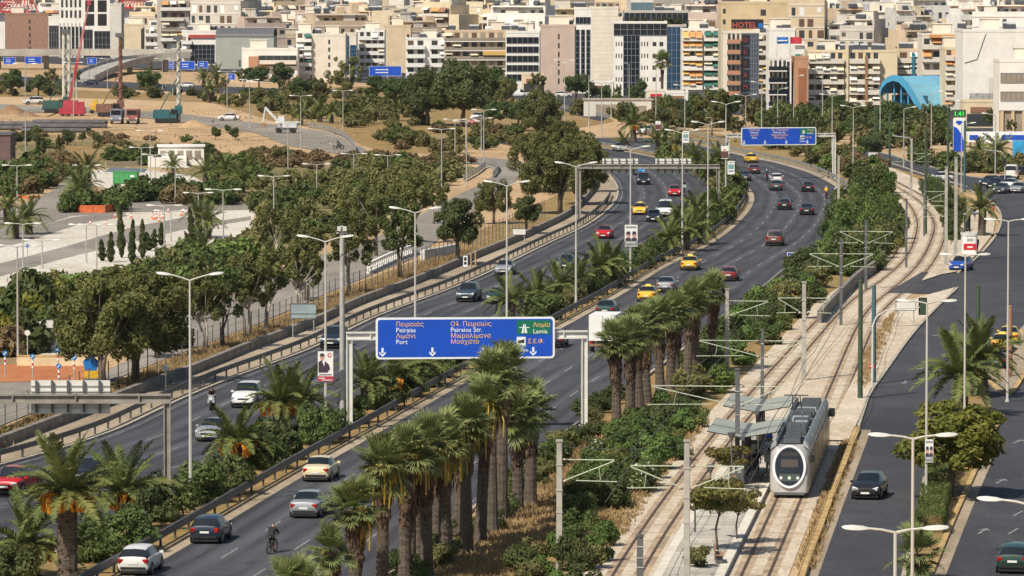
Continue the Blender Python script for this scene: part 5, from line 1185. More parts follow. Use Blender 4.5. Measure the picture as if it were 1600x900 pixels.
for x, b_, t_, m_, lab in [(1344, 624, 440, M_POLEG, 'thick dark green pole at the street kerb'), (1365, 600, 448, K('blue_green_post', (0.06, 0.12, 0.14), 0.5), 'blue-green pole behind the no-entry sign'), (1528, 548, 448, M_POLEG, 'dark green pole left of the yellow taxis'), (1481, 300, 170, M_POLEG, 'dark green pole beside the petrol pylon'), (1507, 300, 190, MATS['blue_green_post'], 'blue-green pole right of the petrol pylon'), (535, 668, 356, M_GALV, 'thick grey camera mast behind the campaign banner'),
       (1446, 366, 200, M_POLEG, 'thin green pole in the tram curve'), (1390, 262, 178, M_POLEG, 'green pole by the far street'), (1367, 250, 165, M_POLEG, 'left green pole by the far street'), (1578, 590, 480, M_RUST, 'rusty pole on the median tip by the taxis')]:
    b = G(x, b_); H = height_to(b, t_); t = thing('pole', lab, 'pole', b); ob('shaft', MB().tube([(0, 0, 0), (0, 0, H)], [0.2, 0.16], 10).mesh('shaft', m_, 40), t); ob('cap', MB().lathe([(0.17, 0), (0.19, 0.06), (0.05, 0.16)], 8, (0, 0, H)).mesh('cap', m_), t)
    if 'camera' in lab:
        for s_ in (-1, 1): ob('camera_box', MB().b2((s_ * 0.2 - 0.12, -0.35, H - 0.2), (s_ * 0.2 + 0.12, 0.2, H + 0.1)).mesh('cam', M_LAMPH), t)
        ob('bracket', MB().b2((-0.4, -0.05, H - 0.4), (0.4, 0.05, H - 0.3)).mesh('br', M_GALV), t)
# signal mast with curved arm
b = G(1363, 608); t = thing('traffic_signal', 'white curved traffic signal mast at the street corner', 'traffic signal', b)
Hs = height_to(b, 510)
ob('mast', MB().tube([(0, 0, 0), (0, 0, Hs), (0.25, 0, Hs + 0.7), (0.9, 0, Hs + 1.15), (2.0, 0, Hs + 1.35), (4.1, 0, Hs + 1.45)], [0.09, 0.07, 0.05, 0.045, 0.04, 0.035], 8).mesh('mast', M_LAMPH), t)
sg = ob('signal_head', MB().b2((3.55, -0.16, Hs + 0.95), (3.98, 0.16, Hs + 2.05)).mesh('head', M_POLEG), t)
ob('back_board', MB().b2((3.45, 0.17, Hs + 0.85), (4.08, 0.19, Hs + 2.15)).mesh('bb', M_BLACK), sg)
for x, y, ht, lab in [(1425, 236, 3, 'far traffic signal by the bus lane'), (1570, 262, 3.0, 'far traffic signal by the petrol station')]:
    b = G(x, y + 30); t = thing('traffic_signal', lab, 'traffic signal', b); ob('mast', MB().tube([(0, 0, 0), (0, 0, 4.2), (-0.5, 0, 5), (-3, 0, 5.3)], 0.08, 6).mesh('m', M_GALV), t); ob('signal_head', MB().b2((-0.18, -0.15, 3.0), (0.18, 0.15, 4.1)).mesh('h', M_BLACK), t)
# overhead wires
def wire(pts, lab, r_=0.014):
    tag(ob('overhead_wire', MB().tube(pts, r_, 3, cap=False).mesh('wire', M_WIRE)), lab, 'wire')
for T, nm in ((TRL, 'left'), (TRR, 'right')):
    wire([p + Vector((0, 0, 5.5)) for p in T.line(Y0, 760, 8)], 'contact wire hanging over the %s tram track' % nm, 0.024)
    wire([p + Vector((0, 0, 6.35 + 0.25 * math.cos(i * 1.4))) for i, p in enumerate(T.line(Y0, 760, 8))], 'carrying wire above the %s contact wire' % nm, 0.02)
def span(a, b, sag, lab):
    A, B = Vector(a), Vector(b); wire([A.lerp(B, k / 8) - Vector((0, 0, sag * 4 * (k / 8) * (1 - k / 8))) for k in range(9)], lab)
a, b = G(874, 890), G(1073, 920); span(a + Vector((0, 0, height_to(a, 697))), b + Vector((0, 0, height_to(b, 697))), 0.15, 'span wire between the two near concrete masts')
# ------------------------------------------------------------------ vehicles
# stations: x, floor z, shoulder z, top z, half width at sill, at shoulder, at top
CARS = {
 'sedan': dict(st=[(-2.24, .42, .66, .74, .62, .66, .50), (-2.16, .26, .82, .93, .76, .80, .64), (-1.75, .20, .90, 1.00, .84, .86, .70), (-1.35, .18, .91, 1.03, .86, .87, .70), (-0.75, .18, .92, 1.40, .87, .88, .60), (-0.35, .18, .92, 1.44, .87, .88, .61), (0.35, .18, .91, 1.42, .87, .88, .60),
    (1.05, .18, .90, 1.00, .87, .87, .68), (1.70, .19, .82, .90, .86, .85, .66), (2.10, .24, .70, .78, .80, .78, .58), (2.24, .34, .58, .62, .64, .62, .46)], rw=(3, 4), ws=(6, 7), side=(4, 6), wh=(-1.36, 1.34), r=.31),
 'hatch': dict(st=[(-2.02, .42, .72, .84, .62, .66, .52), (-1.95, .26, .86, .99, .78, .80, .64), (-1.62, .20, .92, 1.36, .85, .86, .60), (-1.2, .18, .93, 1.44, .86, .87, .61), (-0.5, .18, .93, 1.47, .87, .88, .62), (0.25, .18, .92, 1.44, .87, .88, .60),
    (1.0, .18, .91, 1.02, .87, .87, .68), (1.5, .19, .84, .92, .86, .85, .66), (1.9, .24, .72, .80, .80, .78, .58), (2.03, .34, .60, .64, .64, .62, .46)], rw=(1, 2), ws=(5, 6), side=(2, 5), wh=(-1.27, 1.25), r=.31),
 'suv': dict(st=[(-2.25, .5, .84, .98, .68, .72, .58), (-2.18, .34, .98, 1.12, .84, .86, .72), (-1.92, .28, 1.06, 1.62, .90, .91, .68), (-1.4, .26, 1.07, 1.72, .92, .92, .70), (-0.4, .26, 1.07, 1.75, .92, .92, .71), (0.4, .26, 1.06, 1.70, .92, .92, .68),
    (1.0, .26, 1.04, 1.16, .92, .91, .74), (1.75, .28, .99, 1.06, .90, .89, .72), (2.15, .34, .84, .92, .86, .82, .64), (2.28, .42, .70, .74, .72, .68, .5)], rw=(1, 2), ws=(5, 6), side=(2, 5), wh=(-1.38, 1.4), r=.37),
 'van': dict(st=[(-2.45, .4, .95, 1.3, .80, .84, .74), (-2.4, .28, 1.05, 1.95, .90, .92, .76), (-2.1, .24, 1.08, 2.08, .94, .95, .78), (-0.8, .24, 1.08, 2.12, .95, .96, .79), (0.6, .24, 1.08, 2.08, .95, .96, .78), (1.05, .24, 1.06, 1.98, .95, .95, .74),
    (1.75, .24, 1.02, 1.16, .94, .93, .78), (2.2, .28, .90, 1.0, .90, .86, .68), (2.4, .36, .66, .72, .76, .74, .56)], rw=(0, 1), ws=(5, 6), side=(4, 5), wh=(-1.55, 1.55), r=.34),
 'pickup': dict(st=[(-2.4, .45, .78, .86, .80, .82, .80), (-2.35, .36, .86, .92, .84, .84, .82), (-1.0, .32, .87, .93, .85, .85, .82), (-0.2, .3, .90, .96, .85, .85, .80), (-0.1, .3, .92, 1.55, .85, .85, .60), (0.2, .3, .92, 1.62, .85, .85, .62), (0.85, .3, .92, 1.58, .85, .85, .60),
    (1.3, .3, .90, 1.0, .85, .85, .70), (1.9, .32, .84, .92, .83, .82, .68), (2.2, .36, .72, .80, .80, .78, .62), (2.28, .42, .62, .66, .68, .68, .5)], rw=(3, 4), ws=(6, 7), side=(4, 6), wh=(-1.4, 1.4), r=.34),
}
def car_ring(s):
    x, zb, zs, zt, wl, ws, wt = s
    return [(x, 0, zb), (x, wl * .86, zb), (x, wl, zb + .16), (x, ws * 1.01, (zb + zs) * .52), (x, ws * .985, zs), (x, ws * .94, zs + (zt - zs) * .12), (x, wt, zt - (zt - zs) * .10), (x, wt * .82, zt), (x, 0, zt + .025)]
CARM = {}
def car_model(kind):
    if kind in CARM: return CARM[kind]
    D = CARS[kind]; rings = []
    for s in D['st']:
        h = car_ring(s); rings.append(h + [(p[0], -p[1], p[2]) for p in h[-2:0:-1]])
    n = len(rings[0]); groups = {k: [] for k in ('body', 'windscreen', 'rear_window', 'sl', 'sr')}
    V = [p for r_ in rings for p in r_]
    for i in range(len(rings) - 1):
        for k in range(n):
            f = (i * n + k, i * n + (k + 1) % n, (i + 1) * n + (k + 1) % n, (i + 1) * n + k)[::-1]; kk = k if k < 8 else 15 - k; g_ = 'body'
            if i == D['ws'][0] and kk in (6, 7): g_ = 'windscreen'
            elif i == D['rw'][0] and kk in (6, 7): g_ = 'rear_window'
            elif kk == 5 and D['side'][0] <= i < D['side'][1]: g_ = 'sl' if k < 8 else 'sr'
            elif kk == 5 and i in (D['ws'][0], D['rw'][0]): g_ = 'sl' if k < 8 else 'sr'
            groups[g_].append(f)
    groups['body'] += [tuple(range(n))[::1], tuple((len(rings) - 1) * n + k for k in range(n))[::-1]]
    def sub(fs, name, m, sm=True):
        used = sorted({a for f in fs for a in f}); mp = {a: i for i, a in enumerate(used)}
        mb = MB(); mb.v = [V[a] for a in used]; mb.f = [tuple(mp[a] for a in f) for f in fs]; mb.m = [0] * len(fs)
        return mb.mesh(name, m, 38 if sm else False)
    Z = (0, 0, 0)
    P = [('body', sub(groups['body'], 'body', PT['silver']), Z, Z, 'paint'), ('windscreen', sub(groups['windscreen'], 'windscreen', M_GLASS), Z, Z, None), ('rear_window', sub(groups['rear_window'], 'rear_window', M_GLASS), Z, Z, None),
         ('side_window', sub(groups['sl'], 'side_window', M_GLASS), Z, Z, None), ('side_window', sub(groups['sr'], 'side_window', M_GLASS), Z, Z, None)]
    r_ = D['r']; st = D['st']; hw = st[len(st) // 2][4]
    ty = MB().lathe([(r_ * .62, -.1), (r_ * .94, -.105), (r_, -.07), (r_, .07), (r_ * .94, .105), (r_ * .62, .1)], 18, axis='y').mesh('tyre', M_TYRE, 40)
    rm = MB().lathe([(r_ * .2, -.112), (r_ * .62, -.102), (r_ * .62, .102), (r_ * .2, .112)], 14, axis='y').mesh('rim', M_RIM)
    arch = MB().lathe([(r_ * 1.16, -.03), (r_ * 1.16, .03)], 18, axis='y').mesh('wheel_arch', M_BLACK)
    for x in D['wh']:
        for s in (-1, 1):
            P.append(('wheel', ty, (x, s * (hw - .085), r_), Z, None, [('rim', rm, Z, Z, None)])); P.append(('wheel_arch', arch, (x, s * (hw - .014), r_ + .02), Z, None))
    f, b = st[-2], st[1]
    fz, bz = f[2], b[2]
    hl = MB().box((0, 0, 0), (.22, .34, .15)).mesh('headlight', M_HEAD); tl = MB().box((0, 0, 0), (.16, .26 if kind != 'van' else .14, .2 if kind not in ('van', 'suv') else .36)).mesh('tail_light', M_TAIL)
    for s in (-1, 1):
        P.append(('headlight', hl, (f[0] + .01, s * (f[4] - .2), fz - .05), (0, R(20), s * R(-22)), None)); P.append(('tail_light', tl, (b[0] - .02, s * (b[4] - .12), bz - .07), (0, R(-12), s * R(14)), None))
        mi = MB().box((0, 0, 0), (.12, .2, .13)).mesh('mirror', PT['silver']); P.append(('mirror', mi, (D['st'][D['ws'][1]][0] - .25, s * (hw + .1), D['st'][D['ws'][1]][2] + .08), Z, 'paint'))
    P.append(('number_plate', MB().box((0, 0, 0), (.02, .5, .11)).mesh('plate', M_PLATE), (st[0][0] - .015, 0, st[0][2] - .06), Z, None)); P.append(('number_plate', MB().box((0, 0, 0), (.02, .5, .11)).mesh('plate', M_PLATE), (st[-1][0] + .015, 0, st[-1][1] + .08), Z, None))
    P.append(('bumper', MB().box((0, 0, 0), (.1, st[1][4] * 1.7, .14)).mesh('bumper', M_BLACK), (st[0][0] + .04, 0, st[0][1] - .02), Z, None)); P.append(('grille', MB().box((0, 0, 0), (.06, .8, .12)).mesh('grille', M_BLACK), (st[-1][0] - .02, 0, st[-1][2] - .03), Z, None))
    P.append(('underbody', MB().box((0, 0, 0), (st[-2][0] - st[1][0], hw * 1.7, .12)).mesh('underbody', M_BLACK), ((st[-2][0] + st[1][0]) / 2, 0, .2), Z, None))
    CARM[kind] = P; return P
taxi_sign = MB().box((0, 0, .07), (.2, .55, .14), taper=.8).mesh('taxi_sign', K('taxi_sign', (0.8, 0.62, 0.12), .4))
def car(kind, col, px, py, label, E=None, away=True, rz=None, z=0.07, taxi=False, sc=1.0, group=None):
    """px,py: photo pixel of the middle of the car's foot print on the road"""
    p = G(px, py, z); a = rz if rz is not None else (E.rz(p.y) + (0 if away else math.pi))
    t = place(car_model(kind), 'van' if kind == 'van' else ('pickup_truck' if kind == 'pickup' else 'car'), label, 'taxi' if taxi else ('van' if kind == 'van' else ('pickup truck' if kind == 'pickup' else 'car')), p, a, group, sc, {'paint': PT[col]})
    if taxi: ob('taxi_sign', taxi_sign, t, (-0.1, 0, max(s[3] for s in CARS[kind]['st']) + .01))
    return t
for k, c, x, y, lab, tx in [('hatch', 'navy', 330, 844, 'dark navy hatchback near the lower left on the away carriageway', 0), ('hatch', 'white', 220, 893, 'white hatchback cut by the bottom edge', 0), ('sedan', 'silver', 484, 804, 'silver sedan behind the cyclist', 0), ('sedan', 'cream', 502, 748, 'cream sedan half behind the near fan palms', 0),
      ('sedan', 'green', 949, 493, 'dark green sedan ahead of the white box truck', 0), ('sedan', 'yellow', 1013, 470, 'yellow taxi above the far fan palms', 1), ('sedan', 'silver', 1042, 455, 'silver car beside the far fan palms', 0), ('sedan', 'yellow', 1079, 421, 'yellow taxi in the inner lane of the away carriageway', 1), ('hatch', 'darkred', 1140, 438, 'dark red hatchback right of the yellow taxi', 0),
      ('suv', 'brown', 1211, 383, 'dark brown off-roader in the outer lane', 0), ('hatch', 'black', 1226, 327, 'black hatchback in the middle of the bend', 0), ('sedan', 'black', 1261, 335, 'black sedan nearest the outer lane of the bend', 0), ('hatch', 'black', 1262, 299, 'small black car at the outer kerb of the bend', 0), ('hatch', 'grey', 1212, 297, 'dark grey car just in front of a white one', 0), ('hatch', 'white', 1213, 286, 'white car behind the dark grey one', 0),
      ('sedan', 'yellow', 1173, 254, 'yellow taxi just below the second blue sign', 1), ('hatch', 'plum', 1177, 271, 'plum coloured car behind the farthest taxi', 0), ('sedan', 'bluegrey', 1163, 282, 'blue-grey sedan by the median at the bend', 0), ('van', 'white', 1313, 317, 'white van at the outer edge of the bend', 0), ('sedan', 'black', 868, 541, 'dark car half hidden behind the right end of the blue sign', 0)]:
    car(k, c, x, y, lab, R1L, True, taxi=bool(tx))
for k, c, x, y, lab, tx in [('sedan', 'silver', 335, 686, 'silver car half behind the date palm in the oncoming lanes', 0), ('suv', 'white', 388, 634, 'white car behind the motorcyclist', 0), ('hatch', 'silver', 452, 668, 'silver car hidden behind the orange date palm', 0), ('suv', 'navy', 523, 542, 'dark off-roader beside the camera mast', 0), ('suv', 'bluegrey', 733, 470, 'blue-grey off-roader in the oncoming lanes', 0),
      ('sedan', 'silver', 790, 428, 'silver car near the kerb above the off-roader', 0), ('hatch', 'green', 779, 473, 'dark green car partly behind the lamp and palms', 0), ('sedan', 'navy', 886, 419, 'dark blue car behind a median lamp', 0), ('hatch', 'red', 945, 372, 'red hatchback left of the two-face banner', 0), ('hatch', 'yellow', 1000, 335, 'yellow taxi in the oncoming lanes', 1), ('van', 'white', 1040, 338, 'white van with dark windscreen in the oncoming lanes', 0),
      ('hatch', 'black', 1022, 346, 'dark car in front of the white van', 0), ('hatch', 'red', 1054, 306, 'red car under the grey gantry', 0), ('suv', 'black', 1005, 288, 'black car below the grey gantry', 0), ('sedan', 'sky', 998, 273, 'blue car under the gantry beam', 0), ('sedan', 'silver', 968, 236, 'silver car far off behind the gantry', 0), ('pickup', 'red', 28, 768, 'old red pickup truck at the left edge', 0), ('suv', 'black', 150, 758, 'black off-roader behind the tall date palm', 0)]:
    car(k, c, x, y, lab, L1L, False, taxi=bool(tx))
for k, c, x, y, a, lab, tx in [('hatch', 'black', 1359, 776, 258, 'black hatchback driving towards the camera on the right street', 0), ('hatch', 'green', 1586, 890, 80, 'dark green estate car at the lower right edge', 0), ('hatch', 'blue', 1502, 422, 250, 'blue car turning at the street corner', 0), ('hatch', 'white', 1467, 284, 200, 'white car on the far street behind the tram curve', 0),
      ('sedan', 'grey', 1566, 302, 250, 'grey car in front row at the right edge', 0), ('sedan', 'silver', 1592, 301, 250, 'silver car in front row at the right edge', 0), ('hatch', 'white', 1578, 295, 250, 'white car between grey and silver ones', 0), ('hatch', 'navy', 1547, 290, 240, 'dark car leftmost of the waiting queue', 0), ('hatch', 'black', 1556, 294, 242, 'black car second in the waiting queue', 0), ('hatch', 'bluegrey', 1569, 290, 242, 'blue-grey car at the back of the queue', 0),
      ('van', 'white', 1581, 279, 80, 'white van behind the waiting queue', 0), ('hatch', 'black', 1594, 275, 200, 'black car beside the white van at the right edge', 0), ('sedan', 'yellow', 1566, 548, 82, 'nearer yellow taxi at the right edge', 1), ('sedan', 'yellow', 1577, 536, 82, 'farther yellow taxi at the right edge', 1), ('hatch', 'navy', 1556, 575, 82, 'dark car behind the broad date palm', 0),
      ('suv', 'white', 1008, 210, 240, 'white off-roader behind the far palm', 0), ('hatch', 'white', 1052, 183, 200, 'white car parked on the far boulevard', 0), ('van', 'white', 1025, 170, 190, 'white van on the far boulevard', 0), ('hatch', 'yellow', 976, 168, 180, 'yellow car on the far boulevard', 0), ('hatch', 'silver', 1040, 168, 180, 'silver car on the far boulevard', 0), ('hatch', 'sky', 1005, 164, 180, 'blue car on the far boulevard', 0), ('hatch', 'grey', 1045, 176, 200, 'grey car on the far boulevard', 0), ('hatch', 'red', 1012, 172, 180, 'red car on the far boulevard', 0), ('hatch', 'black', 1035, 178, 200, 'black car on the far boulevard', 0),
      ('hatch', 'red', 743, 194, 250, 'red car on the lane right of the large dark trees', 0), ('hatch', 'white', 746, 187, 250, 'white car behind the red one by the large dark trees', 0), ('sedan', 'white', 358, 188, 175, 'white car on the site road', 0), ('suv', 'white', 52, 163, 200, 'white off-roader at the building site', 0), ('hatch', 'white', 290, 137, 180, 'white car on the far highway', 0), ('hatch', 'navy', 141, 133, 180, 'dark blue car on the far highway', 0), ('sedan', 'black', 245, 138, 0, 'black car on the far highway', 0),
      ('hatch', 'navy', 762, 160, 200, 'dark blue car beyond the large dark trees', 0), ('hatch', 'black', 450, 146, 180, 'black car below the pinkish low building', 0), ('hatch', 'white', 880, 152, 10, 'white car before the pinkish blank wall', 0), ('van', 'white', 808, 152, 10, 'white van before the white framed offices', 0), ('hatch', 'silver', 1362, 212, 190, 'silver car in the car park by the blue hall', 0), ('van', 'white', 1380, 214, 190, 'white van in the car park by the blue hall', 0), ('hatch', 'white', 1540, 246, 190, 'white car at the petrol station', 0), ('hatch', 'grey', 1340, 256, 250, 'grey car behind the tram side shrubs', 0), ('sedan', 'black', 270, 545, 60, 'dark car parked behind the orange barrier', 0)]:
    car(k, c, x, y, lab, rz=R(a), z=0.03 if y > 240 else 0.06, taxi=bool(tx))
# box truck seen from behind
p = G(948, 546, 0.065); t = thing('box_truck', 'white box truck half hidden by the far fan palms', 'truck', p, R1L.rz(p.y))
ob('cargo_box', MB().b2((-3.2, -1.1, .95), (1.3, 1.1, 3.05)).mesh('box', M_WHITE), t); ob('chassis', MB().b2((-3.1, -.5, .55), (3.0, .5, .9)).mesh('chassis', M_BLACK), t)
cb = MB(); cb.prism([(1.45, -1.0), (3.1, -1.0), (3.1, 1.0), (1.45, 1.0)], .5, 2.3); co = ob('cab', cb.mesh('cab', PT['white']), t); ob('windscreen', MB().b2((3.1, -.9, 1.4), (3.13, .9, 2.15)).mesh('w', M_GLASS), co)
tr_w = MB().lathe([(.25, -.13), (.42, -.13), (.44, 0), (.42, .13), (.25, .13)], 16, axis='y').mesh('wheel', M_TYRE); tr_r = MB().lathe([(.1, -.14), (.25, -.135), (.25, .135), (.1, .14)], 10, axis='y').mesh('rim', M_RIM)
for x in (-2.2, 2.2):
    for s in (-1, 1): ob('rim', tr_r, ob('wheel', tr_w, t, (x, s * .93, .44)))
ob('rear_door', MB().b2((-3.24, -.02, 1.0), (-3.2, .02, 3.0)).mesh('d', M_GALV), t); ob('bumper', MB().b2((-3.3, -1.05, .5), (-3.15, 1.05, .7)).mesh('b', M_RUST), t)
for s in (-1, 1): ob('tail_light', MB().b2((-3.32, s * .9 - .12, .72), (-3.2, s * .9 + .12, .88)).mesh('tl', M_TAIL), t)
# load on the brown off-roader and a loaded blue back
# --- people ------------------------------------------------------------
def skin_body(name, joints, edges, m, parent, sub=1):
    """continuous body: joints {name:(x,y,z,r)}"""
    ks = list(joints); me = bpy.data.meshes.new(name); me.from_pydata([joints[k][:3] for k in ks], [(ks.index(a), ks.index(b)) for a, b in edges], [])
    o = bpy.data.objects.new(name, me); link(o, parent); md = o.modifiers.new('skin', 'SKIN'); md.use_smooth_shade = True
    for i, k in enumerate(ks): r_ = joints[k][3]; o.data.skin_vertices[0].data[i].radius = (r_, r_)
    o.data.skin_vertices[0].data[0].use_root = True
    s = o.modifiers.new('sub', 'SUBSURF'); s.levels = sub; s.render_levels = sub
    o.data.materials.append(m)
    dg = bpy.context.evaluated_depsgraph_get(); ev = bpy.data.meshes.new_from_object(o.evaluated_get(dg)); o.modifiers.clear(); old = o.data; o.data = ev; bpy.data.meshes.remove(old)
    for p_ in ev.polygons: p_.use_smooth = True
    return o
M_SKIN = K('skin', (0.42, 0.24, 0.16), .6); M_HAIR = K('dark_hair', (0.03, 0.02, 0.015), .7)
EDG = [('hip', 'waist'), ('waist', 'chest'), ('chest', 'neck'), ('neck', 'head'), ('head', 'crown'), ('chest', 'shl'), ('chest', 'shr'), ('shl', 'ell'), ('ell', 'wrl'), ('wrl', 'hal'), ('shr', 'elr'), ('elr', 'wrr'), ('wrr', 'har'), ('hip', 'thl'), ('hip', 'thr'), ('thl', 'knl'), ('knl', 'anl'), ('anl', 'tol'), ('thr', 'knr'), ('knr', 'anr'), ('anr', 'tor')]
STAND = dict(hip=(0, 0, .93, .15), waist=(0, 0, 1.1, .135), chest=(.0, 0, 1.34, .15), neck=(0, 0, 1.5, .06), head=(.02, 0, 1.6, .095), crown=(.01, 0, 1.7, .085), shl=(0, .19, 1.4, .065), shr=(0, -.19, 1.4, .065), ell=(-.03, .25, 1.13, .048), elr=(-.03, -.25, 1.13, .048), wrl=(.06, .25, .9, .035), wrr=(.06, -.25, .9, .035), hal=(.09, .25, .81, .04), har=(.09, -.25, .81, .04),
    thl=(0, .09, .85, .1), thr=(0, -.09, .85, .1), knl=(.05, .1, .48, .065), knr=(-.04, -.1, .48, .065), anl=(-.02, .1, .09, .045), anr=(-.1, -.1, .09, .045), tol=(.12, .1, .04, .045), tor=(.06, -.1, .04, .045))
RIDE = dict(hip=(-.25, 0, .92, .15), waist=(-.1, 0, 1.1, .135), chest=(.1, 0, 1.3, .15), neck=(.2, 0, 1.42, .06), head=(.26, 0, 1.52, .095), crown=(.27, 0, 1.62, .085), shl=(.12, .19, 1.33, .065), shr=(.12, -.19, 1.33, .065), ell=(.3, .25, 1.12, .048), elr=(.3, -.25, 1.12, .048), wrl=(.5, .23, 1.06, .035), wrr=(.5, -.23, 1.06, .035), hal=(.57, .23, 1.06, .04), har=(.57, -.23, 1.06, .04),
    thl=(-.18, .1, .88, .1), thr=(-.18, -.1, .88, .1), knl=(.15, .12, .68, .065), knr=(.1, -.12, .55, .065), anl=(-.02, .12, .38, .045), anr=(-.02, -.12, .2, .045), tol=(.12, .12, .33, .04), tor=(.12, -.12, .15, .04))
BODY = {}
def person(p, rz, label, top, legs, skinm=M_SKIN, pose='stand', sc=1.0, helmet=None, name='person'):
    J = STAND if pose == 'stand' else RIDE; t = thing(name, label, 'person', p, rz, sc=sc)
    if pose not in BODY:
        tmp = thing('tmp', '', ''); o = skin_body('body', J, EDG, M_SKIN, tmp); BODY[pose] = o.data
        def inflate(sel, name_, d=0.014):                # clothing shell grown from the body's own faces
            me = BODY[pose]; mb = MB(); mp = {}
            for f in me.polygons:
                if all(sel(me.vertices[i].co) for i in f.vertices):
                    q = []
                    for i in f.vertices:
                        if i not in mp: mp[i] = len(mb.v); v = me.vertices[i]; mb.v.append(tuple(v.co + v.normal * d))
                        q.append(mp[i])
                    mb.f.append(tuple(q)); mb.m.append(0)
            return mb.mesh(name_, M_BLACK, True)
        if pose == 'stand':
            BODY[pose + 't'] = inflate(lambda c: .9 < c.z < 1.49 and not (abs(c.y) > .17 and c.z < 1.2), 'shirt'); BODY[pose + 'l'] = inflate(lambda c: .45 < c.z < .98 and abs(c.y) < .2, 'trousers'); BODY[pose + 'h'] = inflate(lambda c: c.z > 1.62 or (c.z > 1.56 and c.x < -.02), 'hair', .018)
        else:
            BODY[pose + 't'] = inflate(lambda c: .96 < c.z < 1.44 and c.x < .33, 'shirt'); BODY[pose + 'l'] = inflate(lambda c: .66 < c.z < 1.06 and c.x < .2, 'trousers'); BODY[pose + 'h'] = inflate(lambda c: c.z > 1.52, 'helmet', .03)
        bpy.data.objects.remove(o); bpy.data.objects.remove(tmp)
    ob('body', BODY[pose], t, mat=skinm); ob('shirt', BODY[pose + 't'], t, mat=top); ob('trousers', BODY[pose + 'l'], t, mat=legs); ob('hair' if pose == 'stand' else 'helmet', BODY[pose + 'h'], t, mat=helmet or M_HAIR)
    return t
CL = lambda n, c: K('cloth_' + n, c, .9, var=.12, scale=6)
C_NAVY, C_BLACK, C_YEL, C_WHITE, C_RED, C_GREY = CL('navy', (.02, .025, .06)), CL('black', (.015, .015, .017)), CL('yellow', (.62, .36, .02)), CL('white', (.66, .63, .6)), CL('red', (.4, .03, .03)), CL('grey', (.12, .13, .14))
def two_wheeler(p, rz, label, motor, col=None):
    t = thing('motorcycle' if motor else 'bicycle', label, 'motorcycle' if motor else 'bicycle', p, rz); r_ = .33 if motor else .35; w_ = .07 if motor else .03
    whl = MB(); 
    for k in range(20):
        a0, a1 = k * math.pi / 10, (k + 1) * math.pi / 10; whl.bar((r_ * math.cos(a0), 0, r_ * math.sin(a0)), (r_ * math.cos(a1), 0, r_ * math.sin(a1)), w_ * 2, w_ * 1.6)
    tm = whl.mesh('wheel', M_TYRE); sp = MB()
    for k in range(8): a0 = k * math.pi / 4; sp.tube([(0, 0, 0), (r_ * math.cos(a0), 0, r_ * math.sin(a0))], .012 if motor else .005, 3)
    for x in (-.62, .62) if motor else (-.5, .53): ob('spokes', sp.mesh('spokes', M_RIM), ob('wheel', tm, t, (x, 0, r_)))
    fr = MB()
    if motor:
        fr.box((-.1, 0, .48), (.6, .3, .34)); fr.box((.12, 0, .78), (.5, .32, .24), taper=.7); fr.tube([(.62, 0, r_), (.42, 0, .95)], .05, 6); fr.tube([(-.62, 0, r_), (-.15, 0, .45)], .05, 6); ob('frame', fr.mesh('frame', col or M_BLACK), t)
        ob('seat', MB().box((-.35, 0, .82), (.65, .28, .12)).mesh('seat', M_BLACK), t); ob('fairing', MB().box((.5, 0, .82), (.42, .52, .55), taper=.6).mesh('fairing', col or PT['silver']), t); ob('headlight', MB().box((.68, 0, .84), (.05, .2, .14)).mesh('hl', M_HEAD), t); ob('tail_light', MB().box((-.7, 0, .8), (.05, .16, .1)).mesh('tl', M_TAIL), t)
    else:
        for a_, b_ in (((-.5, .34), (-.15, .34)), ((-.15, .34), (-.25, .88)), ((-.25, .82), (.38, .84)), ((-.15, .34), (.4, .76)), ((-.5, .34), (-.24, .78)), ((.53, .34), (.38, .92))): fr.tube([(a_[0], 0, a_[1]), (b_[0], 0, b_[1])], .03, 5)
        ob('frame', fr.mesh('frame', M_BLACK), t); ob('saddle', MB().box((-.27, 0, .91), (.26, .14, .05), taper=.7).mesh('saddle', M_BLACK), t)
    ob('handlebar', MB().tube([(.5, -.27, 1.03), (.42, 0, .98), (.5, .27, 1.03)], .018, 5).mesh('bar', M_BLACK), t)
    return t
def rider(px, py, E, away, motor, lab_v, lab_p, top, legs, helmet, col=None, rz=None):
    p = G(px, py, .065); a = rz if rz is not None else E.rz(p.y) + (0 if away else math.pi); two_wheeler(p, a, lab_v, motor, col); person(p, a, lab_p, top, legs, pose='ride', helmet=helmet)
rider(425, 864, R1L, True, False, 'bicycle under the cyclist on the away carriageway', 'cyclist in dark clothes bent over the handlebar', C_BLACK, C_BLACK, K('helmet_dark', (.03, .03, .035), .4), rz=R(74))
rider(332, 640, L1L, False, True, 'dark motorcycle coming towards the camera in the left lanes', 'motorcyclist in dark clothes with both hands on the bar', C_BLACK, C_NAVY, MATS['helmet_dark'])
rider(1291, 310, R1L, True, True, 'scooter at the outer lane of the bend', 'scooter rider in a yellow shirt', C_YEL, C_NAVY, K('helmet_white', (.6, .6, .6), .4))
rider(1198, 282, R1L, True, True, 'scooter between the plum car and the white car', 'scooter rider with a white helmet', C_NAVY, C_NAVY, MATS['helmet_white'])
rider(1069, 300, L1L, False, True, 'dark motorcycle right of the red car', 'motorcyclist in black beside the red car', C_BLACK, C_BLACK, MATS['helmet_dark'])
rider(529, 233, R1L, False, True, 'dark scooter on the ramp road', 'lone dark rider on the ramp road', C_BLACK, C_NAVY, MATS['helmet_dark'], rz=R(200))
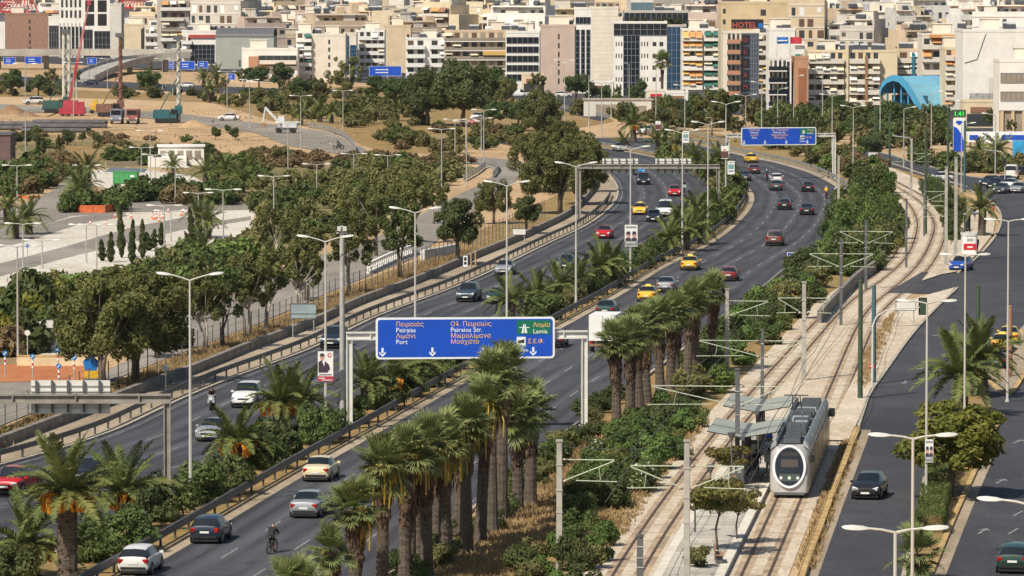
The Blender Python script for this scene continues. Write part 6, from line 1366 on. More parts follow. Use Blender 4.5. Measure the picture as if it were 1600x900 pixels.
for x, y, z, a, lab, tp, lg in [(1182, 745, .3, 80, 'person in a navy top and shorts walking along the tram platform', C_NAVY, C_GREY), (1201, 742, .3, 80, 'person in white beside the tram front', C_WHITE, C_WHITE), (1523, 345, .1, 200, 'person in dark blue left of the bus stop palm', C_NAVY, C_BLACK), (1546, 340, .1, 250, 'person in dark clothes right of the bus stop palm', C_BLACK, C_BLACK), (1551, 342, .1, 250, 'person in red at the bus stop kerb', C_RED, C_NAVY),
      (1535, 368, .1, 260, 'person in white at the foot of the bus stop palm', C_WHITE, C_RED), (1526, 395, .1, 100, 'person in black beside the advert column', C_BLACK, C_BLACK), (333, 194, .0, 0, 'site worker in a yellow vest', C_YEL, C_GREY), (368, 190, .0, 180, 'site worker beside the white car', C_RED, C_GREY)]:
    person(G(x, y, z), R(a), lab, tp, lg)
# ------------------------------------------------------------------ tram, stop, bus stop
UB = {}
def ubox(m):
    if m.name not in UB: UB[m.name] = MB().b2((0, 0, 0), (1, 1, 1)).mesh('block_' + m.name, m)
    return UB[m.name]
def cube(par, name, m, lo, hi):
    return ob(name, ubox(m), par, lo, (0, 0, 0), [max(1e-3, b - a) for a, b in zip(lo, hi)])
M_TBODY = K('tram_silver', (0.52, 0.50, 0.48), .34, .3, var=.08); M_TROOF = K('tram_roof_fairing', (0.36, 0.38, 0.39), .4, .2, var=.15, scale=1.5); M_TGLASS = K('tram_glass', (.012, .014, .018), .08, spec=.8)
M_GOLD = K('tram_side_film', (0.20, 0.17, 0.10), .22, .2, var=.25, scale=.7); M_TROUGH = K('tram_roof_trough', (.03, .034, .04), .7); M_TBOX = K('tram_roof_unit', (.06, .068, .075), .6, var=.25, scale=1.0)
tp = Vector((TRR.x(G(1237, 779).y), G(1237, 779).y, .02)); tr = thing('tram', 'silver tram with a white oval ring round its front window', 'tram', tp, TRR.rz(tp.y + 15) + math.pi)
SEC = [(0, .3), (1.13, .3), (1.2, .55), (1.22, 1.3), (1.2, 2.5), (1.13, 2.95), (.92, 3.2), (.9, 3.1), (0, 3.08)]
def tring(x, f, lean, top=1.0):
    h = [(x - lean * max(0, z - .9), y * f * (1 if z < 2 else 1 - (1 - f) * .5), .3 + (z - .3) * top) for y, z in SEC]
    return h + [(a, -b, c) for a, b, c in h[-2:0:-1]]
def tloft(rs, m, name, par, caps=(True, True), sm=45):
    n = len(rs[0]); mb = MB(); mb.v = [p for r_ in rs for p in r_]
    for i in range(len(rs) - 1):
        for k in range(n): mb.f.append((i * n + k, i * n + (k + 1) % n, (i + 1) * n + (k + 1) % n, (i + 1) * n + k)); mb.m.append(0)
    if caps[0]: mb.f.append(tuple(range(n))[::-1]); mb.m.append(0)
    if caps[1]: mb.f.append(tuple((len(rs) - 1) * n + k for k in range(n))); mb.m.append(0)
    return ob(name, mb.mesh(name, m, sm), par)
nose = [tring(0, .78, .20, .93), tring(-.10, .89, .23, .95), tring(-.32, .96, .22, .97), tring(-.85, .99, .12, .985), tring(-1.7, 1, 0, 1), tring(-6.6, 1, 0, 1)]
front = tloft(nose, M_TBODY, 'front_section', tr)
def ell(cx, cz, ry, rz_, x0, lean, n=28): return [(x0 - lean * (cz + rz_ * math.sin(2 * math.pi * k / n) - .9) if 1 else 0, ry * math.cos(2 * math.pi * k / n), cz + rz_ * math.sin(2 * math.pi * k / n)) for k in range(n)]
E1 = ell(0, 1.86, .93, 1.2, .03, .215); mb = MB(); mb.tube(E1 + [E1[0], E1[1]], .085, 6, cap=False); ob('oval_ring', mb.mesh('ring', K('tram_ring_white', (.86, .86, .86), .35)), front)
E2 = ell(0, 1.86, .87, 1.13, .05, .215); mb = MB(); mb.face(E2); ob('windscreen', mb.mesh('windscreen', M_TGLASS), front)
xs = lambda z: .055 - .215 * (z - .9)
def fr_patch(name, y0, y1, z0, z1, m, d=.0): mb = MB(); mb.face([(xs(z0) + d, y0, z0), (xs(z0) + d, y1, z0), (xs(z1) + d, y1, z1), (xs(z1) + d, y0, z1)]); ob(name, mb.mesh(name, m), front)
fr_patch('driver_blind', -.5, .5, 1.85, 2.3, K('tram_blind', (.06, .045, .04), .7), .003); fr_patch('destination_display', -.5, .5, 2.5, 2.72, M_BLACK, .006); fr_patch('lamp_panel', -.62, .62, 1.02, 1.45, K('tram_lamp_panel', (.05, .065, .06), .4), .003)
for y in (-.5, .5): ob('headlight', MB().lathe([(.09, 0), (.09, .03)], 10, (xs(1.25), y, 1.22), axis='x').mesh('h', M_HEAD), front)
ob('centre_lamp', MB().lathe([(.08, 0), (.08, .03)], 10, (xs(1.2), 0, 1.22), axis='x').mesh('g', K('tram_green_lamp', (.55, .9, .35), .3, emit=1.5)), front)
ob('bumper', MB().b2((-.5, -.9, .2), (.06, .9, .36)).mesh('b', M_POLED), front)
secs = [(-7.0, -12.6), (-13.0, -18.6), (-19.0, -24.6)]
mods = [front] + [tloft([tring(a, 1, 0), tring(b, 1, 0)], M_TBODY, 'middle_section', tr) for a, b in secs] + [tloft([tring(-25.0, 1, 0), tring(-30.2, 1, 0), tring(-31.4, .97, 0, .98), tring(-31.9, .85, 0, .95)], M_TBODY, 'rear_section', tr)]
for x in (-6.8, -12.8, -18.8, -24.8): ob('bellows', MB().b2((x - .22, -1.1, .35), (x + .22, 1.1, 3.0)).mesh('bellows', M_BLACK), tr)
for mi_, (a, b) in enumerate([(-1.6, -6.5)] + secs + [(-25.1, -30.8)]):
    par = mods[mi_]; n = 4; w_ = (a - b) / n
    for s in (-1, 1):
        for k in range(n):
            x1 = a - k * w_ - .06; x0 = x1 - w_ + .12; m = M_GOLD if k % 2 else M_TGLASS
            ob('side_panel' if k % 2 else 'side_window', MB().b2((x0, s * 1.225 - .012, .95 if k % 2 == 0 else .5), (x1, s * 1.225 + .012, 2.6)).mesh('panel', M_GOLD if (s > 0 or k % 2) else m), par)
        fm = MB(); sec_ = [(1.16, 2.86), (1.12, 3.12), (1.0, 3.34), (.86, 3.42), (.80, 3.3), (.82, 3.1)]
        fm.v = [(x, s * y, z) for x in (a + (1.0 if mi_ == 0 else .1), b - .1) for y, z in sec_]; q = len(sec_)
        fm.f = [(i, (i + 1) % q, q + (i + 1) % q, q + i) if s > 0 else (q + i, q + (i + 1) % q, (i + 1) % q, i) for i in range(q)] + [tuple(range(q)), tuple(range(q, 2 * q))]; fm.m = [0] * len(fm.f)
        ob('roof_fairing', fm.mesh('fairing', M_TROOF), par)
    ob('roof_trough', MB().b2((b, -.8, 3.085), (a, .8, 3.1)).mesh('trough', M_TROUGH), par)
    rr = random.Random(mi_); x = a - .3
    while x > b + .8:
        L = rr.uniform(.7, 1.5); ob('roof_unit', MB().box((x - L / 2, rr.uniform(-.12, .12), 3.1 + .16), (L, rr.uniform(.8, 1.4), rr.uniform(.22, .42)), taper=.92).mesh('unit', M_TBOX if rr.random() < .7 else M_TROOF), par); x -= L + .2
for s in (-1, 1): ob('mirror', MB().b2((-1.1, s * 1.22, 2.05), (-.95, s * 1.5, 2.5)).mesh('mirror', M_BLACK), front)
ob('mirror', MB().b2((-29.6, 1.22, 2.3), (-29.4, 1.62, 2.85)).mesh('mirror', M_BLACK), mods[-1])
pg = MB()
for s in (-.45, .45): pg.tube([(-9.2, s, 3.35), (-10.4, s * .6, 4.4), (-9.0, s * .5, 5.4)], .035, 5)
pg.tube([(-9.0, -.75, 5.42), (-9.0, .75, 5.42)], .04, 5); pg.tube([(-8.75, -.7, 5.42), (-8.75, .7, 5.42)], .03, 5); ob('pantograph', pg.mesh('pantograph', M_POLED), mods[1])
sk = MB()
for x in (-3.5, -15.8, -28.0): sk.b2((x - 1.1, -1.0, .08), (x + 1.1, 1.0, .32))
ob('bogie_skirt', sk.mesh('skirt', M_BLACK), tr)

# platform
PA, PB_ = TRL.off(1.5), TRR.off(-1.45); PY0, PY1 = 255, 356
pl = thing('tram_platform', 'grey paved island platform between the two tram tracks', 'platform')
ys = np.linspace(PY0, PY1, 40); pts = [(PA.x(y), y) for y in ys] + [(PB_.x(y), y) for y in ys[::-1]]
ob('slab', MB().prism(pts[::-1], 0, .28).mesh('slab', K('platform_slab', (.34, .31, .27), .9, var=.15, scale=.6)), pl)
for A, d in ((PA, .28), (PB_, -.28)): ob('edge_strip', ribbon([p + Vector((0, 0, .284)) for p in A.off(d).line(PY0, PY1, 2)], .5, .012).mesh('edge', K('platform_edge', (.62, .58, .50), .85, var=.12, scale=1.0)), pl)
TL = [K('platform_tile_%d' % k, c, .9, var=.12, scale=1.2) for k, c in enumerate([(.44, .405, .35), (.49, .45, .39), (.39, .36, .315)])]
y = PY0 + .3; k = 0; rt = random.Random(2)
while y < PY1 - 1.6:
    a, b = PA.x(y) + .62, PB_.x(y) - .62; n = 3
    for i in range(n):
        x0 = a + (b - a) * i / n; x1 = a + (b - a) * (i + 1) / n - .03
        cube(pl, 'paving_slab', TL[rt.randrange(3)], (x0, y, .28), (x1, y + 1.46, .30 + rt.uniform(0, .006)))
    k += 1
    if k % 4 == 0: cube(pl, 'pale_band', MATS['platform_edge'], (a, y + 1.5, .28), (b, y + 1.72, .303)); y += .24
    y += 1.5
M_CAN = K('canopy_glass', (.34, .345, .28), .3, var=.1, scale=.8)
def shelter(px, py, label):
    b = G(px, py, .28); t = thing('platform_shelter', label, 'shelter', b, TRR.rz(b.y) - math.pi / 2)
    for s in (-1, 1):
        mb = MB(); 
        for k in (-1, 1):
            y0, y1 = (.15, 4.6) if k > 0 else (-4.6, -.15)
            mb.face([(s * .12, y0, 3.0), (s * 2.15, y0, 3.35), (s * 2.15, y1, 3.35), (s * .12, y1, 3.0)][::s]); mb.face([(s * .12, y0, 2.95), (s * .12, y1, 2.95), (s * 2.15, y1, 3.29), (s * 2.15, y0, 3.29)][::s]); mb.face([(s * 2.15, y0, 3.29), (s * 2.15, y1, 3.29), (s * 2.15, y1, 3.35), (s * 2.15, y0, 3.35)][::s])
        ob('canopy', mb.mesh('canopy', M_CAN), t)
    ob('roof_beam', MB().b2((-.14, -4.7, 2.8), (.14, 4.7, 3.02)).mesh('beam', M_POLED), t)
    for y in (-3.8, -1.3, 1.3, 3.8): ob('column', MB().tube([(0, y, 0), (0, y, 2.8)], .1, 8).mesh('column', M_POLED), t)
    for y in (-2.5, 0, 2.6): ob('glass_wall', MB().b2((-.03, y - 1.0, .25), (.03, y + 1.0, 2.2)).mesh('glass', K('shelter_glass', (.05, .06, .06), .15)), t)
    ob('bench', MB().b2((-.7, -3.4, .42), (-.25, -1.6, .48)).b2((-.6, -3.3, 0), (-.35, -3.2, .42)).b2((-.6, -1.8, 0), (-.35, -1.7, .42)).mesh('bench', M_RUST), t)
    return t
shelter(1166, 748, 'nearer butterfly-roofed glass shelter on the tram platform'); shelter(1188, 705, 'farther butterfly-roofed glass shelter on the tram platform')
for i, (x, b_, t_) in enumerate([(1086, 832, 768), (1110, 803, 727), (1143, 768, 676)]):
    b = G(x, b_, .3); h = height_to(b, t_); t = thing('platform_lamp', 'short post lamp with cone head on the platform, %s from the camera' % nth(i), 'lamp', b, 0, 'platform lamps'); ob('post', MB().tube([(0, 0, 0), (0, 0, h - .4)], [.06, .045], 6).mesh('post', M_POLED), t); ob('lamp_shade', MB().lathe([(.08, h - .42), (.27, h), (.2, h + .04)], 10).mesh('shade', M_POLED, 40), t)
for x, y_, lab in [(1158, 756, 'dark ticket machine below the shelter'), (1176, 735, 'dark map totem under the shelter'), (1200, 690, 'blue-grey bin behind the shelter'), (1147, 772, 'dark bin by the lattice mast')]:
    t = thing('totem', lab, 'machine' if 'machine' in lab else ('bin' if 'bin' in lab else 'totem'), G(x, y_, .3)); h = .95 if 'bin' in lab else 1.9; ob('case', MB().box((0, 0, h / 2), (.6, .45, h), taper=.94).mesh('case', M_POLED), t); ob('front_plate', MB().b2((-.22, -.245, h * .35), (.22, -.228, h * .88)).mesh('plate', M_BLUE if 'bin' in lab else M_GALV), t)
for i, (x, y_) in enumerate([(1123, 878), (1135, 795), (1148, 780)]):
    b = G(x, y_, .3); t = thing('platform_bench', 'dark bench on the platform, %s from the camera' % nth(i), 'bench', b, R(90), 'platform benches')
    ob('seat', MB().b2((-.9, -.22, .42), (.9, .22, .48)).mesh('seat', M_RUST), t); ob('backrest', MB().b2((-.9, .2, .55), (.9, .25, .95)).mesh('back', M_RUST), t)
    for s in (-.7, .7): ob('leg', MB().b2((s - .04, -.18, 0), (s + .04, .2, .42)).mesh('leg', M_POLED), t)
for i, (x, y_, k, r_) in enumerate([(1092, 886, 'olive', .9), (1120, 782, 'lime', .7), (1140, 792, 'brown', .7)]): bush(x, y_, r_, k, 'in the platform planter, %s' % nth(i), zb=.3, hz=.8)
# low retaining wall by the tram curve
lw = [G(1280, 505), G(1310, 472), G(1340, 442), G(1365, 425), G(1380, 408)]
tag(ob('retaining_wall', ribbon([Vector((p[0], p[1], 0)) for p in crom(lw, 6)], .4, 1.1).mesh('wall', M_WALL)), 'grey retaining wall below the shrubs at the tram curve', 'wall')
# bus stop kiosk
b = G(1514, 396, .1); t = thing('advert_kiosk', 'white rounded kiosk with a red band at the bus stop', 'kiosk', b)
def rbox(w_, d_, z0, z1, c=.3): return MB().prism([(sx * (w_ / 2 - c) + c * math.cos(a), sy * (d_ / 2 - c) + c * math.sin(a)) for sx, sy, a0 in ((1, 1, 0), (-1, 1, 90), (-1, -1, 180), (1, -1, 270)) for a in [R(a0 + 22.5 * k) for k in range(5)]], z0, z1)
ob('body', rbox(1.6, 2.6, 0, 2.0).mesh('body', M_WHITE, 40), t); ob('roof_cap', rbox(1.75, 2.75, 2.0, 2.25, .45).mesh('cap', M_LAMPH, 40), t); ob('red_panel', MB().b2((-.72, -1.32, .45), (.72, -1.305, 1.15)).mesh('red', M_RED), t); ob('logo', MB().b2((-.3, -1.34, .7), (.3, -1.322, .85)).mesh('logo', M_WHITE), t); ob('service_hatch', MB().b2((-.35, -1.32, 1.4), (.35, -1.305, 1.7)).mesh('hatch', M_GALV), t)
b = G(1520, 366, .1); t = thing('bus_shelter', 'grey glass bus shelter behind the advert kiosk', 'shelter', b, R(75))
ob('roof', MB().b2((-2.0, -.8, 2.4), (2.0, .8, 2.52)).mesh('roof', M_GALV), t); ob('back_glass', MB().b2((-1.9, .7, .3), (1.9, .74, 2.3)).mesh('glass', MATS['shelter_glass']), t)
for x in (-1.8, 1.8): ob('column', MB().b2((x - .05, .6, 0), (x + .05, .75, 2.4)).mesh('col', M_POLED), t)
ob('bench', MB().b2((-1.2, .2, .42), (1.2, .6, .5)).mesh('bench', M_POLED), t)
# ------------------------------------------------------------------ buildings
def wallm(n, c): return K('wall_' + n, c, .9, var=.10, scale=.35, detail=6)
WM = dict(cream=wallm('cream', (.66, .55, .38)), beige=wallm('beige', (.56, .44, .31)), white=wallm('white', (.76, .73, .68)), grey=wallm('grey', (.50, .46, .41)), pink=wallm('pink', (.50, .39, .33)), ochre=wallm('ochre', (.58, .45, .28)), brick=K('wall_brick', (.30, .175, .125), .9, var=.18, scale=1.2), offw=wallm('offwhite', (.70, .64, .54)), lgrey=wallm('light_grey', (.60, .57, .52)), sand=wallm('sand', (.62, .49, .33)), orange=wallm('orange', (.44, .24, .14)), ggrey=wallm('green_grey', (.36, .38, .34)))
M_SLAB = K('balcony_slab', (.66, .60, .52), .9, var=.12, scale=.5); M_SLABW = K('balcony_white', (.74, .73, .70), .85, var=.06, scale=.5); M_WIN = K('window_dark', (.05, .055, .06), .15, var=.4, scale=.4); M_WOOD = K('shutter_brown', (.12, .07, .045), .8, var=.3); M_SHADE = K('recess_shade', (.30, .25, .20), .95, var=.35, scale=.5)  # M_SHADE: shade of recesses and openings put into colour; some rails, doors too
M_GLB = K('curtain_glass', (.012, .018, .028), .08, spec=.7, var=.5, scale=.25); M_GLT = K('blue_glass', (.02, .065, .13), .1, var=.3, scale=.3); M_MULL = K('mullion', (.20, .22, .25), .5)
AW = [K('awning_cream', (.66, .58, .44), .9, var=.1), K('awning_white', (.74, .72, .66), .9, var=.08), K('awning_orange', (.58, .27, .10), .9, var=.12), K('awning_green', (.03, .14, .11), .9, var=.15), K('awning_ochre', (.60, .38, .12), .9, var=.1), K('awning_brown', (.26, .13, .08), .9, var=.15)]
M_ROOF = K('roof_terrace', (.46, .41, .35), .95, var=.3, scale=.15); M_SOLAR = K('solar_panel', (.055, .058, .065), .35); M_TANK = K('water_tank', (.62, .63, .64), .4, .3); M_TILE = K('roof_tile_red', (.36, .13, .075), .9, var=.2, scale=1.0)
rc = random.Random(77)
def roof_kit(mb, W, D, H, r_, n=6):
    """solar heaters, stair house, tanks, aerials; material slots 0 wall 1 panel 2 tank 3 dark"""
    w_, d_ = r_.uniform(3, 5), r_.uniform(3, 5); x = r_.uniform(-W / 2 + 3, W / 2 - 3) if W > 8 else 0
    mb.b2((x - w_ / 2, D * .45, H), (x + w_ / 2, D * .45 + d_, H + 2.5), 0); mb.b2((x - w_ / 2 - .2, D * .45 - .2, H + 2.5), (x + w_ / 2 + .2, D * .45 + d_ + .2, H + 2.65), 0)
    for k in range(n):
        px, py = r_.uniform(-W / 2 + 1, W / 2 - 1), r_.uniform(1.2, D - 2)
        q = r_.random()
        if q < .6:
            mb.face([(px - .9, py, H + .35), (px + .9, py, H + .35), (px + .9, py + 1.2, H + 1.55), (px - .9, py + 1.2, H + 1.55)], 1); mb.face([(px - .9, py + 1.2, H), (px + .9, py + 1.2, H), (px + .9, py + 1.25, H + 1.5), (px - .9, py + 1.25, H + 1.5)], 3); mb.tube([(px - .8, py + 1.35, H + 1.6), (px + .8, py + 1.35, H + 1.6)], .28, 7, 2)
        elif q < .8: mb.box((px, py, H + .5), (r_.uniform(.8, 1.6), .8, 1.0), 0, 2)
        else: mb.tube([(px, py, H), (px, py, H + r_.uniform(2, 4.5))], .05, 4, 3); mb.bar((px - .7, py, H + 2.2), (px + .7, py, H + 2.2), .06, .06, 3)
    return mb
RK = [WM['offw'], M_SOLAR, M_TANK, M_POLED]
def filler(seed, W, D, n, fh=3.05, style='balc'):
    r_ = random.Random(seed); H = n * fh + .6; P = []
    wl, ba, wi, aw = MB(), MB(), MB(), MB(); ret = r_.uniform(1.6, 3.0)
    split = r_.uniform(.45, .75) * W if style == 'mixed' else W; xs_ = -W / 2 + split
    wl.b2((-W / 2, 0, 0), (xs_, D, H))
    if style == 'mixed': wl.b2((xs_, r_.uniform(-1.2, 2.5), 0), (W / 2, D - .5, H + r_.choice([-3, -1.2, 1.5, 3])))
    wl.b2((-W / 2 + .6, ret, H), (xs_ - .6, D - 1, H + 2.9))
    for k in range(r_.randrange(1, 4)):                                   # stair heads and wash houses
        x = r_.uniform(-W / 2 + 1.5, xs_ - 3); y = r_.uniform(ret + 1, D - 4.5); wl.b2((x, y, H + 2.9), (x + r_.uniform(1.8, 3.6), y + r_.uniform(2, 3.2), H + 2.9 + r_.uniform(1.4, 3.0)))
    for lo, hi in (((-W / 2, 0, H), (xs_, .15, H + .9)), ((-W / 2, .15, H), (-W / 2 + .15, D, H + .9))): wl.b2(lo, hi)
    cols = max(2, int(split / 2.7))
    for f in range(n + 1):
        z = f * fh; top = f == n; y0 = ret if top else 0; ww = split - 1.6 if top else split; x00 = -W / 2 + (.8 if top else 0)
        if style != 'flat' and f > 0 and not top:
            dep = r_.uniform(1.3, 1.9); x0, x1 = (-W / 2 + .15, xs_ - .15) if r_.random() < .6 else ((-W / 2 + .15, xs_ - split * .35) if r_.random() < .5 else (-W / 2 + split * .3, xs_ - .15))
            ba.b2((x0, -dep, z - .12), (x1, .0, z + .06)); ba.b2((x0, -dep, z + .06), (x1, -dep + .08, z + .9), r_.choice([0, 1, 1, 2]))
            for xx in (x0, x1 - .08): ba.b2((xx, -dep + .08, z + .06), (xx + .08, 0, z + .9), 0)
            wi.b2((x0 + .3, -.02, z + .1), (x1 - .3, .01, z + fh - .35), 1)  # wall is flat here: shade behind the balcony painted as a darker sheet
            for k in range(max(1, int((x1 - x0) / 3))):
                if r_.random() < .5:
                    L = r_.uniform(2.2, 3.4); xa = min(x0 + k * 3 + r_.uniform(0, .6), x1 - L); hh = r_.uniform(.5, 1.5); zt = z + fh - .25; m = r_.choice([0, 0, 0, 1, 1, 1, 2, 4, 3, 5])
                    aw.face([(xa, -.05, zt), (xa, -dep - .2, zt - hh), (xa + L, -dep - .2, zt - hh), (xa + L, -.05, zt)], m)
                if r_.random() < .4: ba.box((x0 + k * 3 + 1, -dep + .35, z + .55), (r_.uniform(.5, 1.1), .5, r_.uniform(.6, 1.1)), 0, r_.choice([1, 3, 3, 2]))
        elif f > 0 and style == 'flat': ba.b2((-W / 2, -.12, z - .25), (xs_, 0, z + .1))
        for k in range(cols):
            if r_.random() < .15: continue
            xc = x00 + ww * (k + .5) / cols + r_.uniform(-.25, .25); wh = r_.choice([2.15, 2.15, 1.3]); zb = z + .12 if wh > 2 else z + .95; hw = min(.95, ww / cols * .34) * r_.uniform(.55, 1.1)
            wi.b2((xc - hw, y0 - .06, zb), (xc + hw, y0 + .01, zb + wh), r_.choice([0, 0, 0, 2, 3]))
    for s in (-1, 1):
        if r_.random() < .6 and (s < 0 or style != 'mixed'):
            for f in range(n):
                if r_.random() < .8: wi.b2((s * W / 2 - .03, D * .5 - .4, f * fh + 1), (s * W / 2 + .03, D * .5 + .4, f * fh + 2.1), 0)
    aw.b2((-W / 2 + 1, ret - 1.6, H + 2.5), (xs_ - 1.5, ret, H + 2.6), r_.choice([0, 1, 2]))
    Z = (0, 0, 0)
    P.append(('wall', wl.mesh('wall', WM['cream']), Z, Z, 'wall')); P.append(('balconies', ba.mesh('balconies', [M_SLAB, M_SLABW, M_SHADE, L_DARK]), Z, Z, None, [], 'stuff')); P.append(('windows', wi.mesh('windows', [M_WIN, M_SHADE, M_WOOD, M_SLABW]), Z, Z, None, [], 'stuff')); P.append(('awnings', aw.mesh('awnings', AW), Z, Z, 'awn', [], 'stuff'))
    P.append(('roof_equipment', roof_kit(roof_kit(MB(), split - 1.4, D, H + 2.9, r_, 10), split - .4, 3.0, H, r_, 3).mesh('roof_kit', RK), Z, Z, None, [], 'stuff')); P.append(('terrace', MB().b2((-W / 2 + .6, ret + .1, H + 2.9), (xs_ - .6, D - 1.1, H + 2.93)).mesh('terrace', M_ROOF), Z, Z, None))
    return P, H
FV = [filler(k, rc.choice([11, 13, 15, 17, 20]), rc.uniform(11, 15), rc.choice([3, 4, 5, 5, 6]), style=('flat', 'balc', 'mixed', 'mixed', 'balc')[k % 5]) for k in range(22)]
FW = [f[0][0][1].vertices for f in FV]
wk = ['cream', 'beige', 'white', 'offw', 'lgrey', 'sand', 'pink', 'offw', 'white', 'cream', 'grey']
wname = dict(cream='cream', beige='beige', white='white', offw='off-white', lgrey='light grey', sand='sandy', pink='pinkish', grey='grey')
count = 0; d = 1420.0
def start_d(px): return 1930 if px < 200 else (1700 if px < 290 else (1560 if px < 480 else (1480 if px < 700 else 1390)))
while d < 2260:
    x = -d * .106
    while x < d * .106:
        q = rc.randrange(22); m, H = FV[q]; W = max(v.co.x for v in FW[q]) * 1.8
        x += W / 2; px = 800 + FPX * x / d
        if d > start_d(px) and rc.random() < .93:
            c = rc.choice(wk); side = 'left' if px < 530 else ('middle' if px < 1060 else 'right')
            sz = rc.uniform(.78, 1.18)
            place(m, 'apartment_block', '%s apartment block in the crowded %s of the far city' % (wname[c], side), 'building', (x, d + rc.uniform(-8, 8), 0), rc.choice([rc.gauss(0, .14), rc.gauss(.35, .12), rc.gauss(-.4, .12)]), 'far city apartment blocks', (.9, .9, sz * .92), {'wall': WM[c]}); count += 1
        x += W / 2 + rc.choice([.2, 1, 3, 8])
    d += rc.uniform(54, 64)

# --- first rows of buildings, one by one ------------------------------
def hero(x0, x1, yt, yb, label, wall, D=13.0, rz=0.0, kit=4, name='building', parapet=True):
    p = G((x0 + x1) / 2, yb); s = ppm(yb); W = (x1 - x0) / s; H = height_to(p, yt); t = thing(name, label, 'building', p, rz)
    wl = MB().b2((-W / 2, 0, 0), (W / 2, D, H))
    ob('wall', wl.mesh('wall', WM[wall] if isinstance(wall, str) else wall), t)
    if parapet:
        pm = WM[wall] if isinstance(wall, str) else wall
        ob('parapet', MB().b2((-W / 2 - .06, -.06, H), (W / 2 + .06, .2, H + .6)).b2((-W / 2 - .06, .2, H), (-W / 2 + .2, D, H + .6)).b2((W / 2 - .2, .2, H), (W / 2 + .06, D, H + .6)).mesh('parapet', pm), t)
    if kit: o = ob('roof_equipment', roof_kit(MB(), W, D, H, rc, kit).mesh('kit', RK), t); o['kind'] = 'stuff'
    return t, W, H
def win_grid(t, W, H, rows, cols, x0=0., x1=1., z0=.05, z1=.95, ww=.55, wh=.5, m=M_WIN, frame=None, y=-.03, name='window'):
    for i in range(rows):
        for k in range(cols):
            cx = -W / 2 + W * (x0 + (x1 - x0) * (k + .5) / cols); cz = H * (z0 + (z1 - z0) * (i + .5) / rows); a = W * (x1 - x0) / cols * ww / 2; b = H * (z1 - z0) / rows * wh / 2
            o = cube(t, name, m, (cx - a, y, cz - b), (cx + a, .02, cz + b))
            if frame: cube(t, 'sill', frame, (cx - a - .08, y - .08, cz - b - .12), (cx + a + .08, .02, cz - b))
def curtain(t, W, H, x0, x1, z0, z1, m=M_GLB, nx=4, nz=6, y=-.05):
    X0, X1, Z0, Z1 = -W / 2 + W * x0, -W / 2 + W * x1, H * z0, H * z1
    cube(t, 'glass_front', m, (X0, y, Z0), (X1, .0, Z1))
    for k in range(nx + 1): x = X0 + (X1 - X0) * k / nx; cube(t, 'mullion', M_MULL, (x - .05, y - .06, Z0), (x + .05, y, Z1))
    for k in range(nz + 1): z = Z0 + (Z1 - Z0) * k / nz; cube(t, 'transom', M_MULL, (X0, y - .05, z - .05), (X1, y, z + .05))
def balconies(t, W, H, n, slab=M_SLAB, dep=1.5, x0=0., x1=1., aws=(0, 1), pa=.5, rail=None, z0=.14, cols=None, recess=True, plants=False):
    fh = H * (1 - z0) / n; X0, X1 = -W / 2 + W * x0, -W / 2 + W * x1; cols = cols or max(2, int((X1 - X0) / 3))
    for i in range(n):
        z = H * z0 + fh * i
        o = cube(t, 'balcony', slab, (X0, -dep, z - .14), (X1, 0, z + .08)); r_ = rail or slab
        cube(t, 'balcony_rail', r_, (X0, -dep, z + .08), (X1, -dep + .1, z + .95))
        for xx in (X0, X1 - .1): cube(t, 'balcony_rail', r_, (xx, -dep + .1, z + .08), (xx + .1, 0, z + .95))
        for k in range(cols):
            cx = X0 + (X1 - X0) * (k + .5) / cols; hw = (X1 - X0) / cols * .3
            cube(t, 'balcony_door', rc.choice([M_WIN, M_WIN, M_SHADE, M_WOOD]), (cx - hw, -.04, z + .08), (cx + hw, .02, z + 2.2))
            if rc.random() < pa:
                m = AW[rc.choice(aws)]; L = (X1 - X0) / cols * .92; drop = rc.uniform(.6, 1.5)
                key = 'aw%s' % m.name
                if key not in UB: UB[key] = MB().face([(0, 0, 1), (0, -1, 0), (1, -1, 0), (1, 0, 1)]).face([(0, .03, 1), (1, .03, 1), (1, -.97, 0), (0, -.97, 0)]).mesh('awning', m)
                ob('awning', UB[key], t, (cx - L / 2, -.02, z + fh - .2 - drop), (0, 0, 0), (L, dep + .35, drop))
        if plants and rc.random() < .8: ob('balcony_plant', BV['ole'][0], t, (rc.uniform(X0 + 1, X1 - 1), -dep + .4, z + .5), (0, 0, 0), (.9, .5, .8))
# left group
t, W, H = hero(8, 76, 23, 88, 'brown brick block with a slit of windows beside the flyover', 'brick', kit=3); win_grid(t, W, H, 5, 1, .54, .6, .1, .92, .7, .6)
t, W, H = hero(76, 93, 28, 88, 'narrow glass wing right of the brown brick block', 'white', kit=0); curtain(t, W, H, .05, .95, .05, .8, M_GLB, 4, 4)
t, W, H = hero(93, 130, -25, 90, 'white office tower with vertical fins at the upper left', 'white', 14, kit=0); curtain(t, W, H, .05, .95, .02, .42, M_GLB, 6, 3); win_grid(t, W, H, 3, 5, .03, .97, .52, .95, .5, .72)
for k in range(7): cube(t, 'fin', M_SLABW, (-W / 2 + W * k / 6 - .15, -.35, 0), (-W / 2 + W * k / 6 + .15, -.08, H * .48))
t, W, H = hero(130, 172, -25, 90, 'white tower with dark glass bays behind the red crane', 'white', 15, kit=0); win_grid(t, W, H, 3, 2, .02, .95, .42, .98, .72, .86, M_GLB); curtain(t, W, H, .0, .35, .0, .38, M_GLB, 3, 3); curtain(t, W, H, .42, 1., .0, .36, M_GLB, 4, 4)
t, W, H = hero(172, 190, 8, 90, 'pale stone side wing of the white tower', 'lgrey', 14, kit=0)
t, W, H = hero(194, 226, 40, 92, 'cream block left of the dark ribbon windows', 'cream', kit=3); win_grid(t, W, H, 1, 1, .82, .98, .1, .95, .9, .9, M_WIN)
